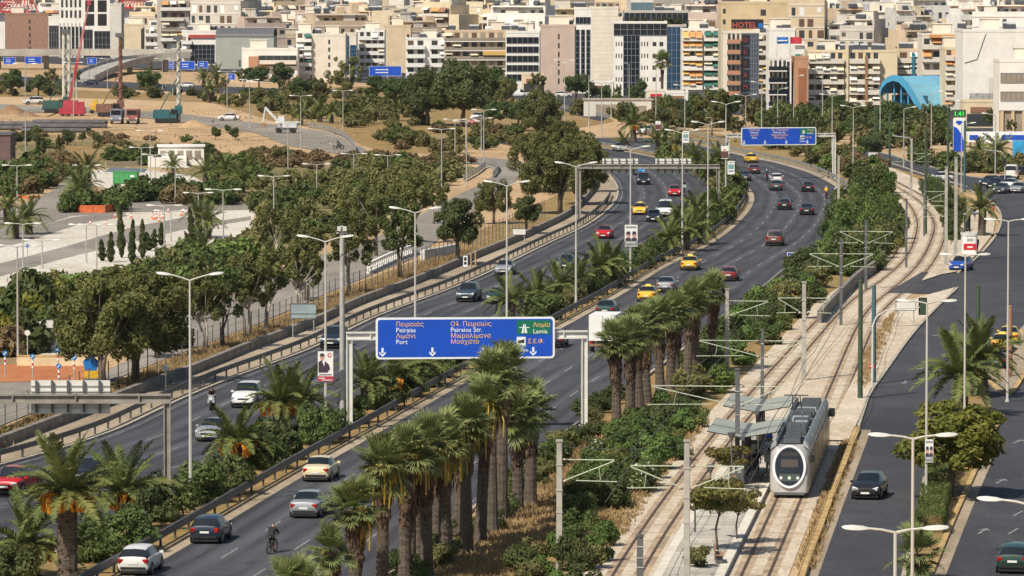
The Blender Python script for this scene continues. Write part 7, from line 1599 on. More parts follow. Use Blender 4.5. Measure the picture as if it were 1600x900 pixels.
t, W, H = hero(224, 273, 42, 92, 'long low block with dark ribbon windows behind the flyover', 'offw', kit=4); balconies(t, W, H, 3, M_SLABW, 1.2, .05, .98, (1,), .3, cols=6)
t, W, H = hero(284, 338, 50, 102, 'white and glass showroom with a red roof edge', 'white', kit=2); curtain(t, W, H, .25, .95, .05, .62, M_GLB, 6, 4); cube(t, 'red_fascia', K('fascia_red', (.40, .06, .05), .6), (-W / 2 + W * .2, -.4, H * .82), (W / 2, 0, H * .92)); balconies(t, W, H, 2, M_SLABW, 1.4, 0, .3, (1,), .2, cols=2, z0=.3)
t, W, H = hero(337, 428, 57, 108, 'large grey-green warehouse with a dark barrel roof', 'ggrey', 22, kit=0, parapet=False)
mb = MB(); n = 10
for k in range(n): a0, a1 = math.pi * k / n, math.pi * (k + 1) / n; mb.face([(-W / 2, 11 - 11.2 * math.cos(a0), H + 2.4 * math.sin(a0)), (W / 2, 11 - 11.2 * math.cos(a0), H + 2.4 * math.sin(a0)), (W / 2, 11 - 11.2 * math.cos(a1), H + 2.4 * math.sin(a1)), (-W / 2, 11 - 11.2 * math.cos(a1), H + 2.4 * math.sin(a1))])
ob('roof', mb.mesh('roof', K('dark_metal_roof', (.12, .12, .125), .5, var=.2)), t); win_grid(t, W, H, 1, 2, .35, .6, .05, .3, .3, .8, M_POLED, name='door')
t, W, H = hero(378, 465, 78, 128, 'low white and pinkish building with orange patch under the rows', 'white', 12, kit=2); curtain(t, W, H, .3, .98, .5, .82, M_WIN, 5, 1); cube(t, 'orange_panel', WM['orange'], (-W / 2 + W * .12, -.05, H * .35), (-W / 2 + W * .3, .0, H * .8)); balconies(t, W, H, 2, M_SLAB, 1.2, .32, .98, (2,), .2, cols=4)
t, W, H = hero(463, 487, 52, 126, 'slim balcony block left of the beige blank wall', 'white'); balconies(t, W, H, 5, M_SLABW, 1.3, 0, 1, (1, 3), .5, cols=2)
t, W, H = hero(485, 540, 56, 126, 'tall beige blank wall with one column of slit windows', 'offw', kit=4); win_grid(t, W, H, 5, 1, .5, .57, .1, .95, .8, .55)
t, W, H = hero(537, 557, 54, 120, 'narrow building with a blue glass strip', 'offw', kit=0); curtain(t, W, H, .0, .42, .05, .97, M_GLT, 1, 8); curtain(t, W, H, .5, 1., .05, .75, M_GLT, 1, 7)
t, W, H = hero(556, 601, 50, 118, 'white apartment block right of the blue glass strip', 'white'); balconies(t, W, H, 5, M_SLABW, 1.4, .1, 1, (1, 0), .3, cols=4)
t, W, H = hero(599, 642, 42, 114, 'tall sandy blank wall between white apartment blocks', 'sand', kit=3); win_grid(t, W, H, 3, 1, .84, .96, .3, .9, .7, .4)
t, W, H = hero(634, 702, 62, 124, 'white stepped apartment block above the dark trees', 'white'); balconies(t, W, H, 4, M_SLABW, 1.6, 0, .45, (1,), .15, cols=2, z0=.1); balconies(t, W, H, 4, M_SLABW, 1.6, .55, 1, (1,), .2, cols=2, z0=.1)
t, W, H = hero(694, 815, 50, 132, 'long apartment block with deep dark balconies and an orange awning', 'beige', kit=7); balconies(t, W, H, 5, M_SLABW, 2.2, 0, 1, (0,), .1, rail=M_SHADE, cols=9, z0=.12); cube(t, 'orange_awning', AW[4], (W * .0, -2.6, H * .56), (W * .34, -2.2, H * .64)); 
t, W, H = hero(790, 843, 52, 140, 'white framed office with dark window bands', 'white', kit=4); 
for k in range(5): curtain(t, W, H, .03, .97, .16 + .165 * k, .27 + .165 * k, M_GLB, 6, 1)
t, W, H = hero(845, 900, 42, 146, 'pinkish blank wall with a column of slits', 'pink', kit=3); win_grid(t, W, H, 6, 1, .48, .54, .12, .92, .8, .6)
t, W, H = hero(898, 924, 15, 146, 'white tower with three dark glass strips', 'white', kit=0); 
for k in range(3): curtain(t, W, H, .06 + .32 * k, .28 + .32 * k, .08, .76, M_GLB, 1, 10)
curtain(t, W, H, .06, .94, .83, .91, M_GLB, 4, 1)
t, W, H = hero(924, 966, 14, 146, 'large beige panelled blank wall right of the white tower', 'offw', kit=0)
for k in range(16): cube(t, 'panel_joint', WM['beige'], (-W / 2 + .1, -.012, H * (.16 + .05 * k)), (W / 2 - .1, .0, H * (.16 + .05 * k) + .06))
t, W, H = hero(959, 1042, 37, 150, 'white office with square windows and a dark glass core', 'white', kit=0); curtain(t, W, H, .18, .48, .0, .84, M_GLB, 4, 9, -.08); curtain(t, W, H, .0, 1., .84, 1., M_GLB, 8, 2, -.1); win_grid(t, W, H, 4, 3, .02, .17, .15, .80, .4, .36); win_grid(t, W, H, 4, 3, .5, .66, .15, .80, .4, .36); win_grid(t, W, H, 4, 2, .70, .96, .15, .80, .56, .36)
t, W, H = hero(975, 1075, 20, 146, 'dark glass office tower with planted terrace', WM['grey'], 16, kit=0); curtain(t, W, H, .0, 1., .3, 1., M_GLB, 12, 6)
for k in range(5): ob('terrace_plant', BV['dark'][k % 3], t, (-W / 2 + W * (.15 + .18 * k), -1.0, H * .86), sc=(1.5, .8, 1.1))
t, W, H = hero(986, 1020, 4, 144, 'small glass penthouse on the dark office tower', 'lgrey', 8, kit=0); curtain(t, W, H, 0, 1, .85, 1, K('teal_glass', (.10, .16, .19), .15), 3, 1)
t, W, H = hero(1042, 1072, 42, 150, 'blue-tinted glass wing beside the white office', WM['grey'], kit=0); curtain(t, W, H, 0, 1, .1, 1, M_GLT, 4, 8)
t, W, H = hero(1066, 1126, 48, 154, 'apartment block with orange and ochre awnings on every floor', 'white', kit=5); balconies(t, W, H, 6, M_SLABW, 1.7, 0, .52, (2, 4, 2, 4), .95, cols=3); balconies(t, W, H, 6, M_SLABW, 1.5, .56, 1, (3, 3, 0), .75, cols=2, plants=True)
t, W, H = hero(1126, 1231, 6, 158, 'tall ochre blank-sided block behind the hotel', 'ochre', 16, kit=6); win_grid(t, W, H, 2, 1, .58, .68, .7, .98, .8, .45); win_grid(t, W, H, 8, 1, .0, .1, .1, .98, .4, .45)
t, W, H = hero(1130, 1186, 52, 165, 'hotel with orange balconies and a dark tiled sign tower', 'offw', kit=0)
M_OB = K('hotel_balcony_orange', (.46, .23, .14), .85, var=.15, scale=1.5)
balconies(t, W, H, 6, M_POLED, 1.4, .1, .47, (0,), 0, rail=M_OB, cols=3); curtain(t, W, H, .5, .98, .03, 1.0, K('hotel_tiles', (.06, .075, .11), .4, var=.2), 7, 14, -.3)
for k, ch in enumerate('OLIAMON'): 
    z = H * .88 - k * 2.6; cube(t, 'letter_box', M_BLACK, (W * .02, -.62, z - .3), (W * .02 + 1.5, -.36, z + 1.6)); o = ob('letter', text_mesh(ch, 1.35, K('sign_letter_red', (.30, .03, .04), .5), 'CENTER'), t, (W * .02 + .75, -.64, z), (R(90), 0, 0))
cube(t, 'sign_box', M_BLACK, (-W * .28, .2, H + 1.0), (W * .62, .5, H + 3.1)); ob('hotel_lettering', text_mesh('HOTEL', 1.75, K('hotel_red', (.6, .10, .07), .5)), t, (-W * .26, .18, H + 1.25), (R(90), 0, 0)); cube(t, 'blue_logo', M_SIGNB, (W * .48, .15, H + 1.2), (W * .6, .19, H + 2.2))
t, W, H = hero(1178, 1203, 55, 160, 'slim cream block of balconies right of the hotel', 'offw', kit=3); balconies(t, W, H, 6, M_SLAB, 1.6, 0, 1, (0, 4), .5, cols=2, plants=True)
t, W, H = hero(1201, 1242, 48, 172, 'white blank building with flags at its corner', 'white', kit=4)
t2, W2, H2 = hero(1201, 1234, 92, 178, 'dark glass balcony block with hanging plants below the flags', 'white', 10, kit=0); balconies(t2, W2, H2, 4, M_SLABW, 1.4, 0, .85, (1,), 0, rail=M_GLB, cols=4, plants=True); curtain(t2, W2, H2, .86, .98, .05, .95, M_GLB, 1, 10)
for k, (dx, c) in enumerate(((-2.0, M_SIGNB), (.8, K('flag_red', (.5, .03, .05), .7)))):
    b = G(1228, 178) + Vector((dx, -1.2, H2)); f = thing('flag', ('blue and white flag' if k == 0 else 'red flag') + ' on the glass balcony block', 'flag', b); ob('pole', MB().tube([(0, 0, 0), (0, 0, 4.6)], .05, 5).mesh('pole', M_GALV), f)
    mb = MB()
    for i in range(6): x0, x1 = i * .4, (i + 1) * .4; mb.face([(x0, .15 * math.sin(i), 3.2), (x1, .15 * math.sin(i + 1), 3.2), (x1, .15 * math.sin(i + 1), 4.6), (x0, .15 * math.sin(i), 4.6)])
    c_ = ob('cloth', mb.mesh('cloth', c), f)
    if k == 0: cube(c_, 'white_stripe', M_WHITE, (.1, -.25, 3.75), (2.2, -.2, 4.0))
t, W, H = hero(1240, 1263, 92, 178, 'orange brick pier with a shadow side painted dark', 'orange', 9, kit=0); win_grid(t, W, H, 1, 1, .25, .95, .0, .84, .8, .98, K('brick_painted_shade', (.30, .12, .06), .9, var=.2))  # shadow side painted as a darker brick panel; no window here
t, W, H = hero(1262, 1402, 82, 168, 'wide cream apartment block with balconies and beige awnings', 'cream', kit=9); balconies(t, W, H, 5, M_SLAB, 1.9, 0, .40, (0, 0, 1), .45, cols=5, z0=.06, plants=True); balconies(t, W, H, 5, M_SLAB, 1.7, .46, .80, (0, 1), .45, cols=4, z0=.06)
cube(t, 'stair_tower', WM['cream'], (-W * .085, -1.2, 0), (-W * .05, 0, H + 2.5)); cube(t, 'service_shaft', M_RUST, (W * .0 + 2.6, -1.9, 0), (W * .0 + 3.2, -1.5, H * .95))
t, W, H = hero(1400, 1478, 80, 166, 'beige apartment block behind the blue arched hall', 'sand', kit=5); balconies(t, W, H, 4, M_SLAB, 1.6, .02, .98, (0, 1, 1), .8, cols=4, z0=.2); cube(t, 'teal_lattice', K('teal_frame', (.03, .16, .22), .5), (-W * .2, -1.9, H * .3), (-W * .14, -1.6, H * .98))
t, W, H = hero(1440, 1515, 56, 172, 'set-back block with an orange awning on its roof terrace', 'offw', kit=5); balconies(t, W, H, 5, M_SLAB, 1.4, 0, 1, (2, 0), .3, cols=5); cube(t, 'roof_awning', AW[2], (-W * .35, -2.0, H - .4), (W * .45, 1.0, H + .3))
t, W, H = hero(1476, 1506, 78, 186, 'slim corner block of balconies beside the great white wall', 'cream', kit=2); balconies(t, W, H, 6, M_SLAB, 1.5, 0, .8, (0, 2), .5, cols=2)
t, W, H = hero(1504, 1640, 50, 192, 'huge blank white side wall at the right edge', 'white', 18, kit=9); cube(t, 'wall_stain', WM['lgrey'], (-W * .2, -.01, H * .3), (-W * .12, 0, H * .5))
cb_ = MB().tube([(-W * .48, -.05, H * .66), (-W * .34, -.05, H * .7), (-W * .24, -.05, H * .98)], .08, 4).mesh('cable', M_POLED); ob('cable', cb_, t)
for k in range(5): cube(t, 'low_window', M_SHADE, (-W * .34 + k * 2.1, -.03, H * .03), (-W * .34 + k * 2.1 + .9, .01, H * .18))
bb = G(1540, 195, 0); t = thing('billboard', 'grey hoarding with worn letters below the white wall', 'billboard', bb); s = ppm(195)
ob('panel', MB().b2((-3.2, -.5, 4.2), (3.4, -.3, 6.2)).mesh('panel', K('hoarding_grey', (.30, .29, .28), .8, var=.4, scale=.8)), t); 
for x in (-2.8, 0, 3): ob('leg', MB().b2((x - .1, -.3, 0), (x + .1, -.1, 4.2)).mesh('leg', M_POLED), t)
for k in range(5): ob('letter_panel', MB().b2((-2.9 + k * 1.25, -.56, 4.5), (-2.0 + k * 1.25, -.5, 5.9)).mesh('lp', M_GALV), t)
t, W, H = hero(1561, 1660, 97, 213, 'white banded building with brown columns at the right edge', 'white', 12, kit=2)
for k, (a, b) in enumerate(((.72, .85), (.47, .60))): curtain(t, W, H, .02, .98, a, b, M_SHADE, 12, 1)
for k in range(9): cube(t, 'column', WM['ochre'], (-W / 2 + .2 + k * 2.0, -.4, 0), (-W / 2 + .75 + k * 2.0, 0, H * .35))
cube(t, 'shop_front', M_SHADE, (-W / 2, -.05, 0), (W / 2, 0, H * .34)); cube(t, 'band', M_SLABW, (-W / 2 - .1, -.5, H * .35), (W / 2, 0, H * .46))
# arched blue hall
b = G(1396, 184); t = thing('arched_hall', 'hall with a sky-blue curved roof and blue arch', 'building', b, R(-45)); MH = K('hall_blue', (.17, .42, .60), .5, var=.06); MHD = K('hall_blue_dark', (.06, .30, .50), .5)
pr = [(-3.6, 5.2), (-2.9, 6.9), (-1.6, 8.0), (0, 8.5), (1.6, 8.2), (3.2, 7.0), (4.8, 5.2), (6.2, 3.2), (7.2, 1.5)]
def arch(y0, y1, off, m, name, th):
    mb = MB()
    for i in range(len(pr) - 1):
        (xa, za), (xb, zb) = pr[i], pr[i + 1]
        P0 = [(xa, y0, za + off), (xb, y0, zb + off), (xb, y1, zb + off), (xa, y1, za + off)]; mb.face(P0); mb.face([(x, y, z - th) for x, y, z in P0][::-1]); mb.face([(xa, y0, za + off - th), (xb, y0, zb + off - th), (xb, y0, zb + off), (xa, y0, za + off)])
    ob(name, mb.mesh(name, m), t)
arch(-.3, .7, .3, MHD, 'front_arch', 1.2); arch(.7, 13.5, 0, MH, 'roof', .3)
ob('end_wall', MB().b2((-3.0, 3.0, 0), (6.4, 3.3, 4.6)).mesh('glass', M_GLT), t); ob('side_wall', MB().b2((6.6, 1, 0), (6.9, 13, 2.0)).mesh('sw', WM['lgrey']), t)
for k in range(5): ob('column', MB().b2((-2.8 + k * 1.9, 1.0, 0), (-2.5 + k * 1.9, 1.3, (5.4, 7.4, 7.8, 6.6, 4.4)[k])).mesh('col', MHD), t)
# petrol station
b = G(1498, 262); t = thing('price_pylon', 'blue and white petrol pylon with green price display', 'sign', b); s = ppm(262); z1 = height_to(b, 184); z0 = height_to(b, 236)
ob('pylon', MB().b2((-.9, -.3, z0), (.9, .3, z1)).mesh('pylon', M_WHITE), t); ob('leg', MB().b2((-.5, -.2, 0), (.5, .2, z0)).mesh('leg', M_GALV), t)
ob('blue_field', MB().prism([(-.88, z0), (.88, z0), (.8, z0 + 1.2), (.4, z0 + 2.6), (-.2, z0 + 3.5), (-.88, z0 + 3.9)], 0, .02).mesh('blue', M_BLUE), t, (0, -.32, 0), (R(90), 0, 0)); ob('logo', MB().prism([(0, -.35), (.55, .1), (.4, .35), (-.4, .35), (-.55, .1)], 0, .02).mesh('logo', M_BLUE), t, (0, -.32, z1 - .8), (R(90), 0, 0))
ob('price_display', MB().b2((-1.05, -.35, z1 + .08), (1.05, .35, z1 + 1.25)).mesh('disp', M_POLEG), t); ob('price_digits', text_mesh('1.41', 1.0, K('led_green', (.02, .75, .08), .4, emit=.8), 'CENTER'), t, (0, -.37, z1 + .3), (R(90), 0, 0))
for k, ch in enumerate(('95', '100', 'D')): ob('lettering', text_mesh(ch, .5, M_SWHITE, 'CENTER'), t, (-.4, -.345, z0 + 2.4 - k * .8), (R(90), 0, 0)) if k < 0 else None
b = G(1550, 248); t = thing('petrol_canopy', 'petrol station canopy with white and blue fascia', 'canopy', b); s = ppm(248); zb = height_to(b, 222); zt = height_to(b, 208)
ob('roof', MB().b2((-4, 0, zb), (6.5, 8, zt)).mesh('roof', M_WHITE), t); ob('blue_stripe', MB().b2((1.6, -.04, zb + .35), (6.0, 0, zt - .3)).mesh('stripe', M_BLUE), t); ob('blue_stripe', MB().b2((-3.7, -.04, zb + .35), (-2.3, 0, zt - .3)).mesh('stripe', M_BLUE), t); ob('name_panel', MB().b2((-2.0, -.08, zb - .15), (1.4, -.045, zt - .2)).mesh('np', M_SWHITE), t)
ob('lettering', text_mesh('CALOS', 1.0, M_BLACK, 'CENTER'), t, (-.3, -.1, zb + .25), (R(90), 0, 0))
for x in (-3.4, 1.2, 6): ob('column', MB().b2((x - .18, 1, 0), (x + .18, 1.4, zb)).mesh('col', M_GALV), t)
b = G(1592, 258); t = thing('advert_screen', 'bright blue advert panel at the right edge', 'sign', b); ob('panel', MB().b2((-1.0, -.1, .6), (1.6, .1, 3.9)).mesh('p', K('advert_blue', (.03, .30, .58), .5, var=.4, scale=.6)), t); ob('leg', MB().b2((-.3, -.1, 0), (.9, .1, .6)).mesh('l', M_POLED), t); ob('caption', MB().b2((-.8, -.13, 1.0), (1.4, -.105, 1.5)).mesh('c', M_SWHITE), t)
b = G(1527, 255); t = thing('blue_sign', 'small blue and white sign behind the tram street', 'sign', b); ob('panel', MB().b2((-.9, -.1, .3), (.9, .1, 1.6)).mesh('p', M_BLUE), t); ob('post', MB().b2((-.1, .1, 0), (.1, .2, 1.5)).mesh('post', M_GALV), t)
# low shop fronts on the boulevard
for x0, x1, yt, yb, lab, wl_ in [(1010, 1040, 143, 163, 'low shop with a red sign on the boulevard', 'offw'), (1040, 1075, 146, 166, 'low white shop on the boulevard', 'white'), (922, 958, 130, 150, 'white ground floor annex under the beige wall', 'white'), (1505, 1560, 160, 200, 'low cream house below the white wall', 'cream'), (815, 850, 118, 146, 'low cream shop between office and pinkish wall', 'cream')]:
    t, W, H = hero(x0, x1, yt, yb, lab, wl_, 8, kit=0); cube(t, 'shop_window', M_WIN, (-W * .4, -.04, .3), (W * .4, 0, H * .55)); cube(t, 'shop_sign', M_RED if 'red' in lab else AW[5], (-W * .3, -.15, H * .6), (W * .3, 0, H * .82))
# underpass portal at the far end of the bend
b = G(965, 182); t = thing('underpass_portal', 'pale concrete underpass portal at the end of the motorway', 'portal', b); ob('wall', MB().b2((-7, 0, 0), (7, 3, 3.4)).mesh('w', WM['lgrey']), t); ob('opening', MB().b2((-4.5, -.05, 0), (1.0, 0, 2.5)).mesh('o', M_SHADE), t); ob('opening', MB().b2((2.5, -.05, 0), (6, 0, 2.2)).mesh('o', M_SHADE), t); ob('coping', MB().b2((-7.2, -.2, 3.4), (7.2, 3.2, 3.7)).mesh('c', M_KERB), t)
# ------------------------------------------------------------------ building site, flyover and other things on the left
def flyover(label, px, zs, wd, nm='flyover'):
    P = [G(a, b) for a, b in px]; C = crom(P, 8); n = len(C); Z = np.interp(np.linspace(0, 1, n), np.linspace(0, 1, len(zs)), zs)
    t = thing(nm, label, 'bridge'); pts = [Vector((c[0], c[1], z)) for c, z in zip(C, Z)]
    ob('deck', ribbon(pts, wd, .9, -.9).mesh('deck', K('flyover_concrete', (.36, .34, .31), .9, var=.2, scale=.2)), t)
    for s in (-1, 1):
        side = []
        for i, p in enumerate(pts):
            d = pts[min(i + 1, n - 1)] - pts[max(i - 1, 0)]; d.z = 0; d.normalize(); side.append(p + Vector((d.y, -d.x, 0)) * s * (wd / 2 - .2))
        ob('parapet', ribbon(side, .3, .95, 0.0).mesh('parapet', MATS['flyover_concrete']), t)
    for i in range(3, n, 6):
        if pts[i].z > 2: ob('pier', MB().tube([(0, 0, 0), (0, 0, pts[i].z - .9)], .8, 8).mesh('pier', MATS['flyover_concrete']), t, (pts[i].x, pts[i].y, 0))
    return t
flyover('long grey flyover in front of the brown brick block', [(-40, 108), (60, 108), (160, 108), (280, 110)], [4.8, 5.0, 5.0, 5.2], 12)
flyover('curved ramp rising to the flyover', [(125, 128), (165, 118), (210, 113), (290, 112)], [.8, 2.2, 3.6, 5.0], 8)
for x, y, w_, h_, yb, lab in [(15, 95, 18, 10, 128, 'leftmost blue highway board below the flyover'), (52, 94, 25, 11, 128, 'second blue highway board below the flyover'), (268, 102, 7, 11, 130, 'narrow blue board left of the pale drilling mast'), (292, 102, 25, 12, 130, 'blue highway board behind the pale drilling mast'), (317, 101, 16, 10, 130, 'blue board right of the pale drilling mast'), (362, 120, 10, 9, 138, 'small blue board by the far palms'), (602, 111, 50, 15, 152, 'wide blue board before the apartment rows'), (144, 95, 14, 10, 128, 'dark blue board under the flyover')]:
    t, W, Hh, z0 = post_sign(x, y, w_, h_, yb, lab, M_BLUE, edge=M_SWHITE); 
    for k in range(2): ob('text_line', MB().b2((-W * .3, -.06, z0 + Hh * (.3 + .3 * k)), (W * .1, -.04, z0 + Hh * (.38 + .3 * k))).mesh('line', M_SWHITE), t)
# drilling rigs
def rig(px, py, ytop, label, mm, bm, w_=.9, twin=False):
    b = G(px, py); H = height_to(b, ytop); t = thing('drilling_rig', label, 'drilling rig', b)
    for s in (-1, 1):
        tr_ = MB(); tr_.prism([(-2.4, s * 1.5 - .4), (2.4, s * 1.5 - .4), (2.4, s * 1.5 + .4), (-2.4, s * 1.5 + .4)], .1, .9); ob('track', tr_.mesh('track', M_BLACK), t)
    ob('engine_house', MB().box((-1.2, 0, 1.75), (3.4, 2.8, 1.7), taper=.93).mesh('house', bm), t); cb_ = ob('cab', MB().box((1.2, -.9, 1.9), (1.3, 1.2, 1.9), taper=.85).mesh('cab', bm), t); cube(cb_, 'window', M_GLASS, (.7, -1.52, 1.8), (1.7, -1.46, 2.6))
    for x in ((-.55, .55) if twin else (0,)):
        mb = MB()
        mb.tube([(2.2 + x, 0, .6), (2.2 + x, 0, H)], [.42, .36], 8); ob('mast', mb.mesh('mast', mm), t)
    la = MB()
    for k in range(int(H / 2.2)): la.bar((1.75, -.45, 1 + 2.2 * k), (2.65, -.45, 2.1 + 2.2 * k), .1, .1); la.bar((2.65, -.45, 2.1 + 2.2 * k), (1.75, -.45, 3.2 + 2.2 * k), .1, .1)
    ob('lattice', la.mesh('lattice', bm), t); ob('mast_head', MB().box((2.1, 0, H + .4), (1.8, 1.0, .9)).mesh('head', M_POLED), t); ob('rotary_drive', MB().box((2.2, -.2, 2.6), (1.4, 1.5, 1.6)).mesh('drive', bm), t); ob('stay', MB().bar((-1.5, 0, 2.5), (2.0, 0, H * .55), .22, .22).mesh('stay', bm), t)
    return t
M_RIGG = K('rig_green', (.025, .08, .07), .6, var=.3); M_RIGB = K('rig_rust', (.17, .085, .06), .7, var=.3); M_RIGW = K('rig_pale', (.52, .49, .43), .6, var=.2); M_CRANE = K('crane_red', (.36, .035, .055), .5, var=.15); M_CRANEP = K('crane_pink', (.42, .15, .16), .5, var=.1)
rig(88, 176, 52, 'green drilling rig with two pale masts left of the red crane', M_RIGW, M_RIGG, twin=True); rig(172, 182, 58, 'rust brown drilling rig right of the red crane', M_RIGB, M_RIGB); rig(262, 192, 62, 'teal drilling rig with pale mast on the right of the site', M_RIGW, K('rig_teal', (.02, .10, .12), .6, var=.2))
# crane
b = G(113, 181); t = thing('mobile_crane', 'red mobile crane with a tall pink telescopic boom', 'crane', b)
ob('carrier', MB().box((0, 0, 1.0), (5.4, 2.6, 1.3)).mesh('carrier', M_CRANE), t); ob('superstructure', MB().box((-.3, 0, 2.4), (3.4, 2.3, 1.6), taper=.85).mesh('sup', M_CRANE), t); ob('cab', MB().box((2.0, -.7, 2.1), (1.3, 1.1, 1.7), taper=.85).mesh('cab', M_CRANE), t); ob('counterweight', MB().box((-2.6, 0, 2.1), (1.3, 2.3, 1.6)).mesh('cw', M_RIGG), t)
for x in (-2, -.8, .8, 2):
    for s in (-1, 1): ob('wheel', tr_w, t, (x, s * 1.15, .44))
top = G(140, 181) - b + Vector((0, 0, height_to(b, 4))); A = Vector((-.6, 0, 3.0)); D_ = top - A
for k, (f0, f1, r_) in enumerate(((0, .42, .62), (.4, .74, .48), (.72, 1.0, .34))): ob('boom_section', MB().bar(A + D_ * f0, A + D_ * f1, r_ * .95, r_ * 1.0).mesh('boom', M_CRANEP if k else M_CRANE), t)
ob('boom_head', MB().box(tuple(top), (.8, .6, .9)).mesh('head', M_CRANE), t); ob('hoist_rope', MB().tube([top, (top.x, top.y, 6)], .04, 4).mesh('rope', M_WIRE), t)
ob('luffing_ram', MB().bar((1.0, 0, 2.6), A + D_ * .3, .3, .3).mesh('ram', M_GALV), t)
def tipper(px, py, label, m, rz=-90):
    t = thing('dump_truck', label, 'truck', G(px, py), R(rz)); ob('chassis', MB().b2((-3.2, -.5, .6), (3.2, .5, .95)).mesh('ch', M_BLACK), t); c = ob('cab', MB().box((2.4, 0, 1.9), (1.7, 2.3, 2.0), taper=.92).mesh('cab', m), t); cube(c, 'windscreen', M_GLASS, (3.2, -.95, 1.8), (3.27, .95, 2.7)); ob('tipper_body', MB().box((-1.0, 0, 1.9), (4.4, 2.4, 1.8), taper=1.06).mesh('tip', m), t)
    for x in (-2.2, -1.0, 2.2):
        for s in (-1, 1): ob('wheel', tr_w, t, (x, s * 1.0, .44))
    for s in (-1, 1): cube(c, 'headlight', M_HEAD, (3.2, s * .85 - .15, .95), (3.3, s * .85 + .15, 1.2))
    cube(c, 'bumper', M_POLED, (3.1, -1.15, .5), (3.35, 1.15, .9))
tipper(183, 193, 'dusty blue-grey dump truck facing the camera', K('truck_bluegrey', (.20, .22, .29), .7, var=.2)); tipper(208, 193, 'dusty red dump truck facing the camera', K('truck_red', (.26, .10, .09), .7, var=.2))
b = G(150, 178); t = thing('yellow_loader', 'small yellow loader beside the red crane', 'loader', b); M_YEL = K('loader_yellow', (.60, .36, .03), .6, var=.15)
ob('body', MB().box((0, 0, 1.3), (2.2, 1.6, 1.2)).mesh('b', M_YEL), t); ob('cab', MB().box((-.2, 0, 2.4), (1.2, 1.3, 1.1), taper=.9).mesh('c', M_YEL), t); ob('arm', MB().bar((.6, 0, 1.6), (2.2, 0, 3.2), .25, .3).mesh('a', M_YEL), t)
for x in (-.8, .8):
    for s in (-1, 1): ob('wheel', tr_w, t, (x, s * .85, .5))
b = G(256, 190); t = thing('slurry_tank', 'white and blue tank beside the teal drilling rig', 'tank', b); ob('vessel', MB().tube([(-1.6, 0, 1.5), (1.6, 0, 1.5)], .9, 12).mesh('v', M_TANK), t); ob('blue_band', MB().tube([(-.3, 0, 1.5), (1.0, 0, 1.5)], .92, 12, cap=False).mesh('bb', M_SIGNB), t); ob('frame', MB().b2((-1.7, -.8, .0), (1.7, .8, .7)).mesh('f', M_POLED), t)
b = G(78, 172); t = thing('hose_drum', 'white drum and generator left of the green rig', 'machine', b); ob('drum', MB().tube([(-1.2, 0, 1.0), (1.2, 0, 1.0)], .9, 10).mesh('d', M_WHITE), t); ob('skid', MB().b2((-1.8, -.9, 0), (1.8, .9, .35)).mesh('s', M_POLED), t)
M_PIPE = K('rebar_cage', (.10, .095, .10), .7, var=.3, scale=.6)
for i, (x0, x1, y, rows) in enumerate([(36, 138, 207, 5), (52, 165, 200, 4), (-10, 50, 203, 4)]):
    b0, b1 = G(x0, y), G(x1, y); t = thing('cage_stack', 'stack of long dark pile cages on the sand, %s' % ['front one', 'back one', 'left one'][i], 'stack', b0); L = b1.x - b0.x
    for k in range(rows):
        for j in range(2): ob('pile_cage', MB().tube([(0, 0, 0), (L, 0, 0)], .42, 7).mesh('cage', M_PIPE), t, (rc.uniform(-.4, .4), k * .9 + (.45 if j else 0), .42 + .74 * j))
def heap(px, py, w_, h_, label, m=None):
    r_ = rng(int(px)); mb = MB(); n = 16; P = [(0, 0, h_)]
    for ring, f in ((1, .35), (2, .7), (3, 1.0)):
        for k in range(n): a = 2 * math.pi * k / n; q = f * r_.uniform(.85, 1.15); P.append((w_ / 2 * q * math.cos(a), w_ * .6 * q * math.sin(a), max(-.05, h_ * (1 - f) * r_.uniform(.75, 1.2)) if f < 1 else -.05))
    F = [(0, 1 + k, 1 + (k + 1) % n) for k in range(n)] + [(1 + r2 * n + k, 1 + (r2 + 1) * n + k, 1 + (r2 + 1) * n + (k + 1) % n, 1 + r2 * n + (k + 1) % n) for r2 in range(2) for k in range(n)]
    tag(ob('earth_heap', MB().add(P, F).mesh('heap', m or M_EARTH, True), None, G(px, py)), label, 'heap')
heap(302, 198, 6.5, 1.4, 'low sand heap right of the teal rig'); M_HEAPD = ground_mat('brown_spoil', (.28, .17, .095), (.22, .135, .08), (.33, .21, .12), .1, .5, 3)
heap(18, 178, 8, 2.0, 'brown spoil heap at the left edge of the site', M_HEAPD); heap(44, 182, 5, 1.1, 'small brown spoil heap beside the larger one', M_HEAPD); heap(590, 185, 9, 2.0, 'grassy sand mound below the large dark trees', M_DRY); heap(440, 152, 9, 1.6, 'sand mound below the pinkish low building')
# excavator on the ramp road
b = G(447, 208); t = thing('excavator', 'white wheeled excavator with folded boom on the ramp road', 'excavator', b, R(176)); M_EXW = K('excavator_white', (.56, .57, .57), .5, var=.15)
ob('chassis', MB().b2((-1.9, -1.0, .55), (1.9, 1.0, 1.0)).mesh('c', M_POLED), t); ob('house', MB().box((-.8, 0, 1.6), (2.6, 2.2, 1.1)).mesh('h', M_EXW), t); c = ob('cab', MB().box((.9, -.5, 2.2), (1.3, 1.2, 2.0), taper=.9).mesh('c', M_EXW), t); cube(c, 'window', M_GLASS, (.4, -1.12, 1.9), (1.4, -1.06, 3.0)); cube(c, 'window', M_GLASS, (1.5, -.95, 1.9), (1.58, .0, 3.0))
ob('boom', MB().bar((1.0, .3, 1.8), (3.9, .3, 4.8), .3, .45).mesh('boom', M_EXW), t); ob('stick', MB().bar((3.8, .3, 4.9), (4.4, .3, 2.0), .25, .35).mesh('stick', M_EXW), t); ob('bucket', MB().box((4.2, .3, 1.5), (.9, .8, .8), taper=.7).mesh('bucket', M_RUST), t)
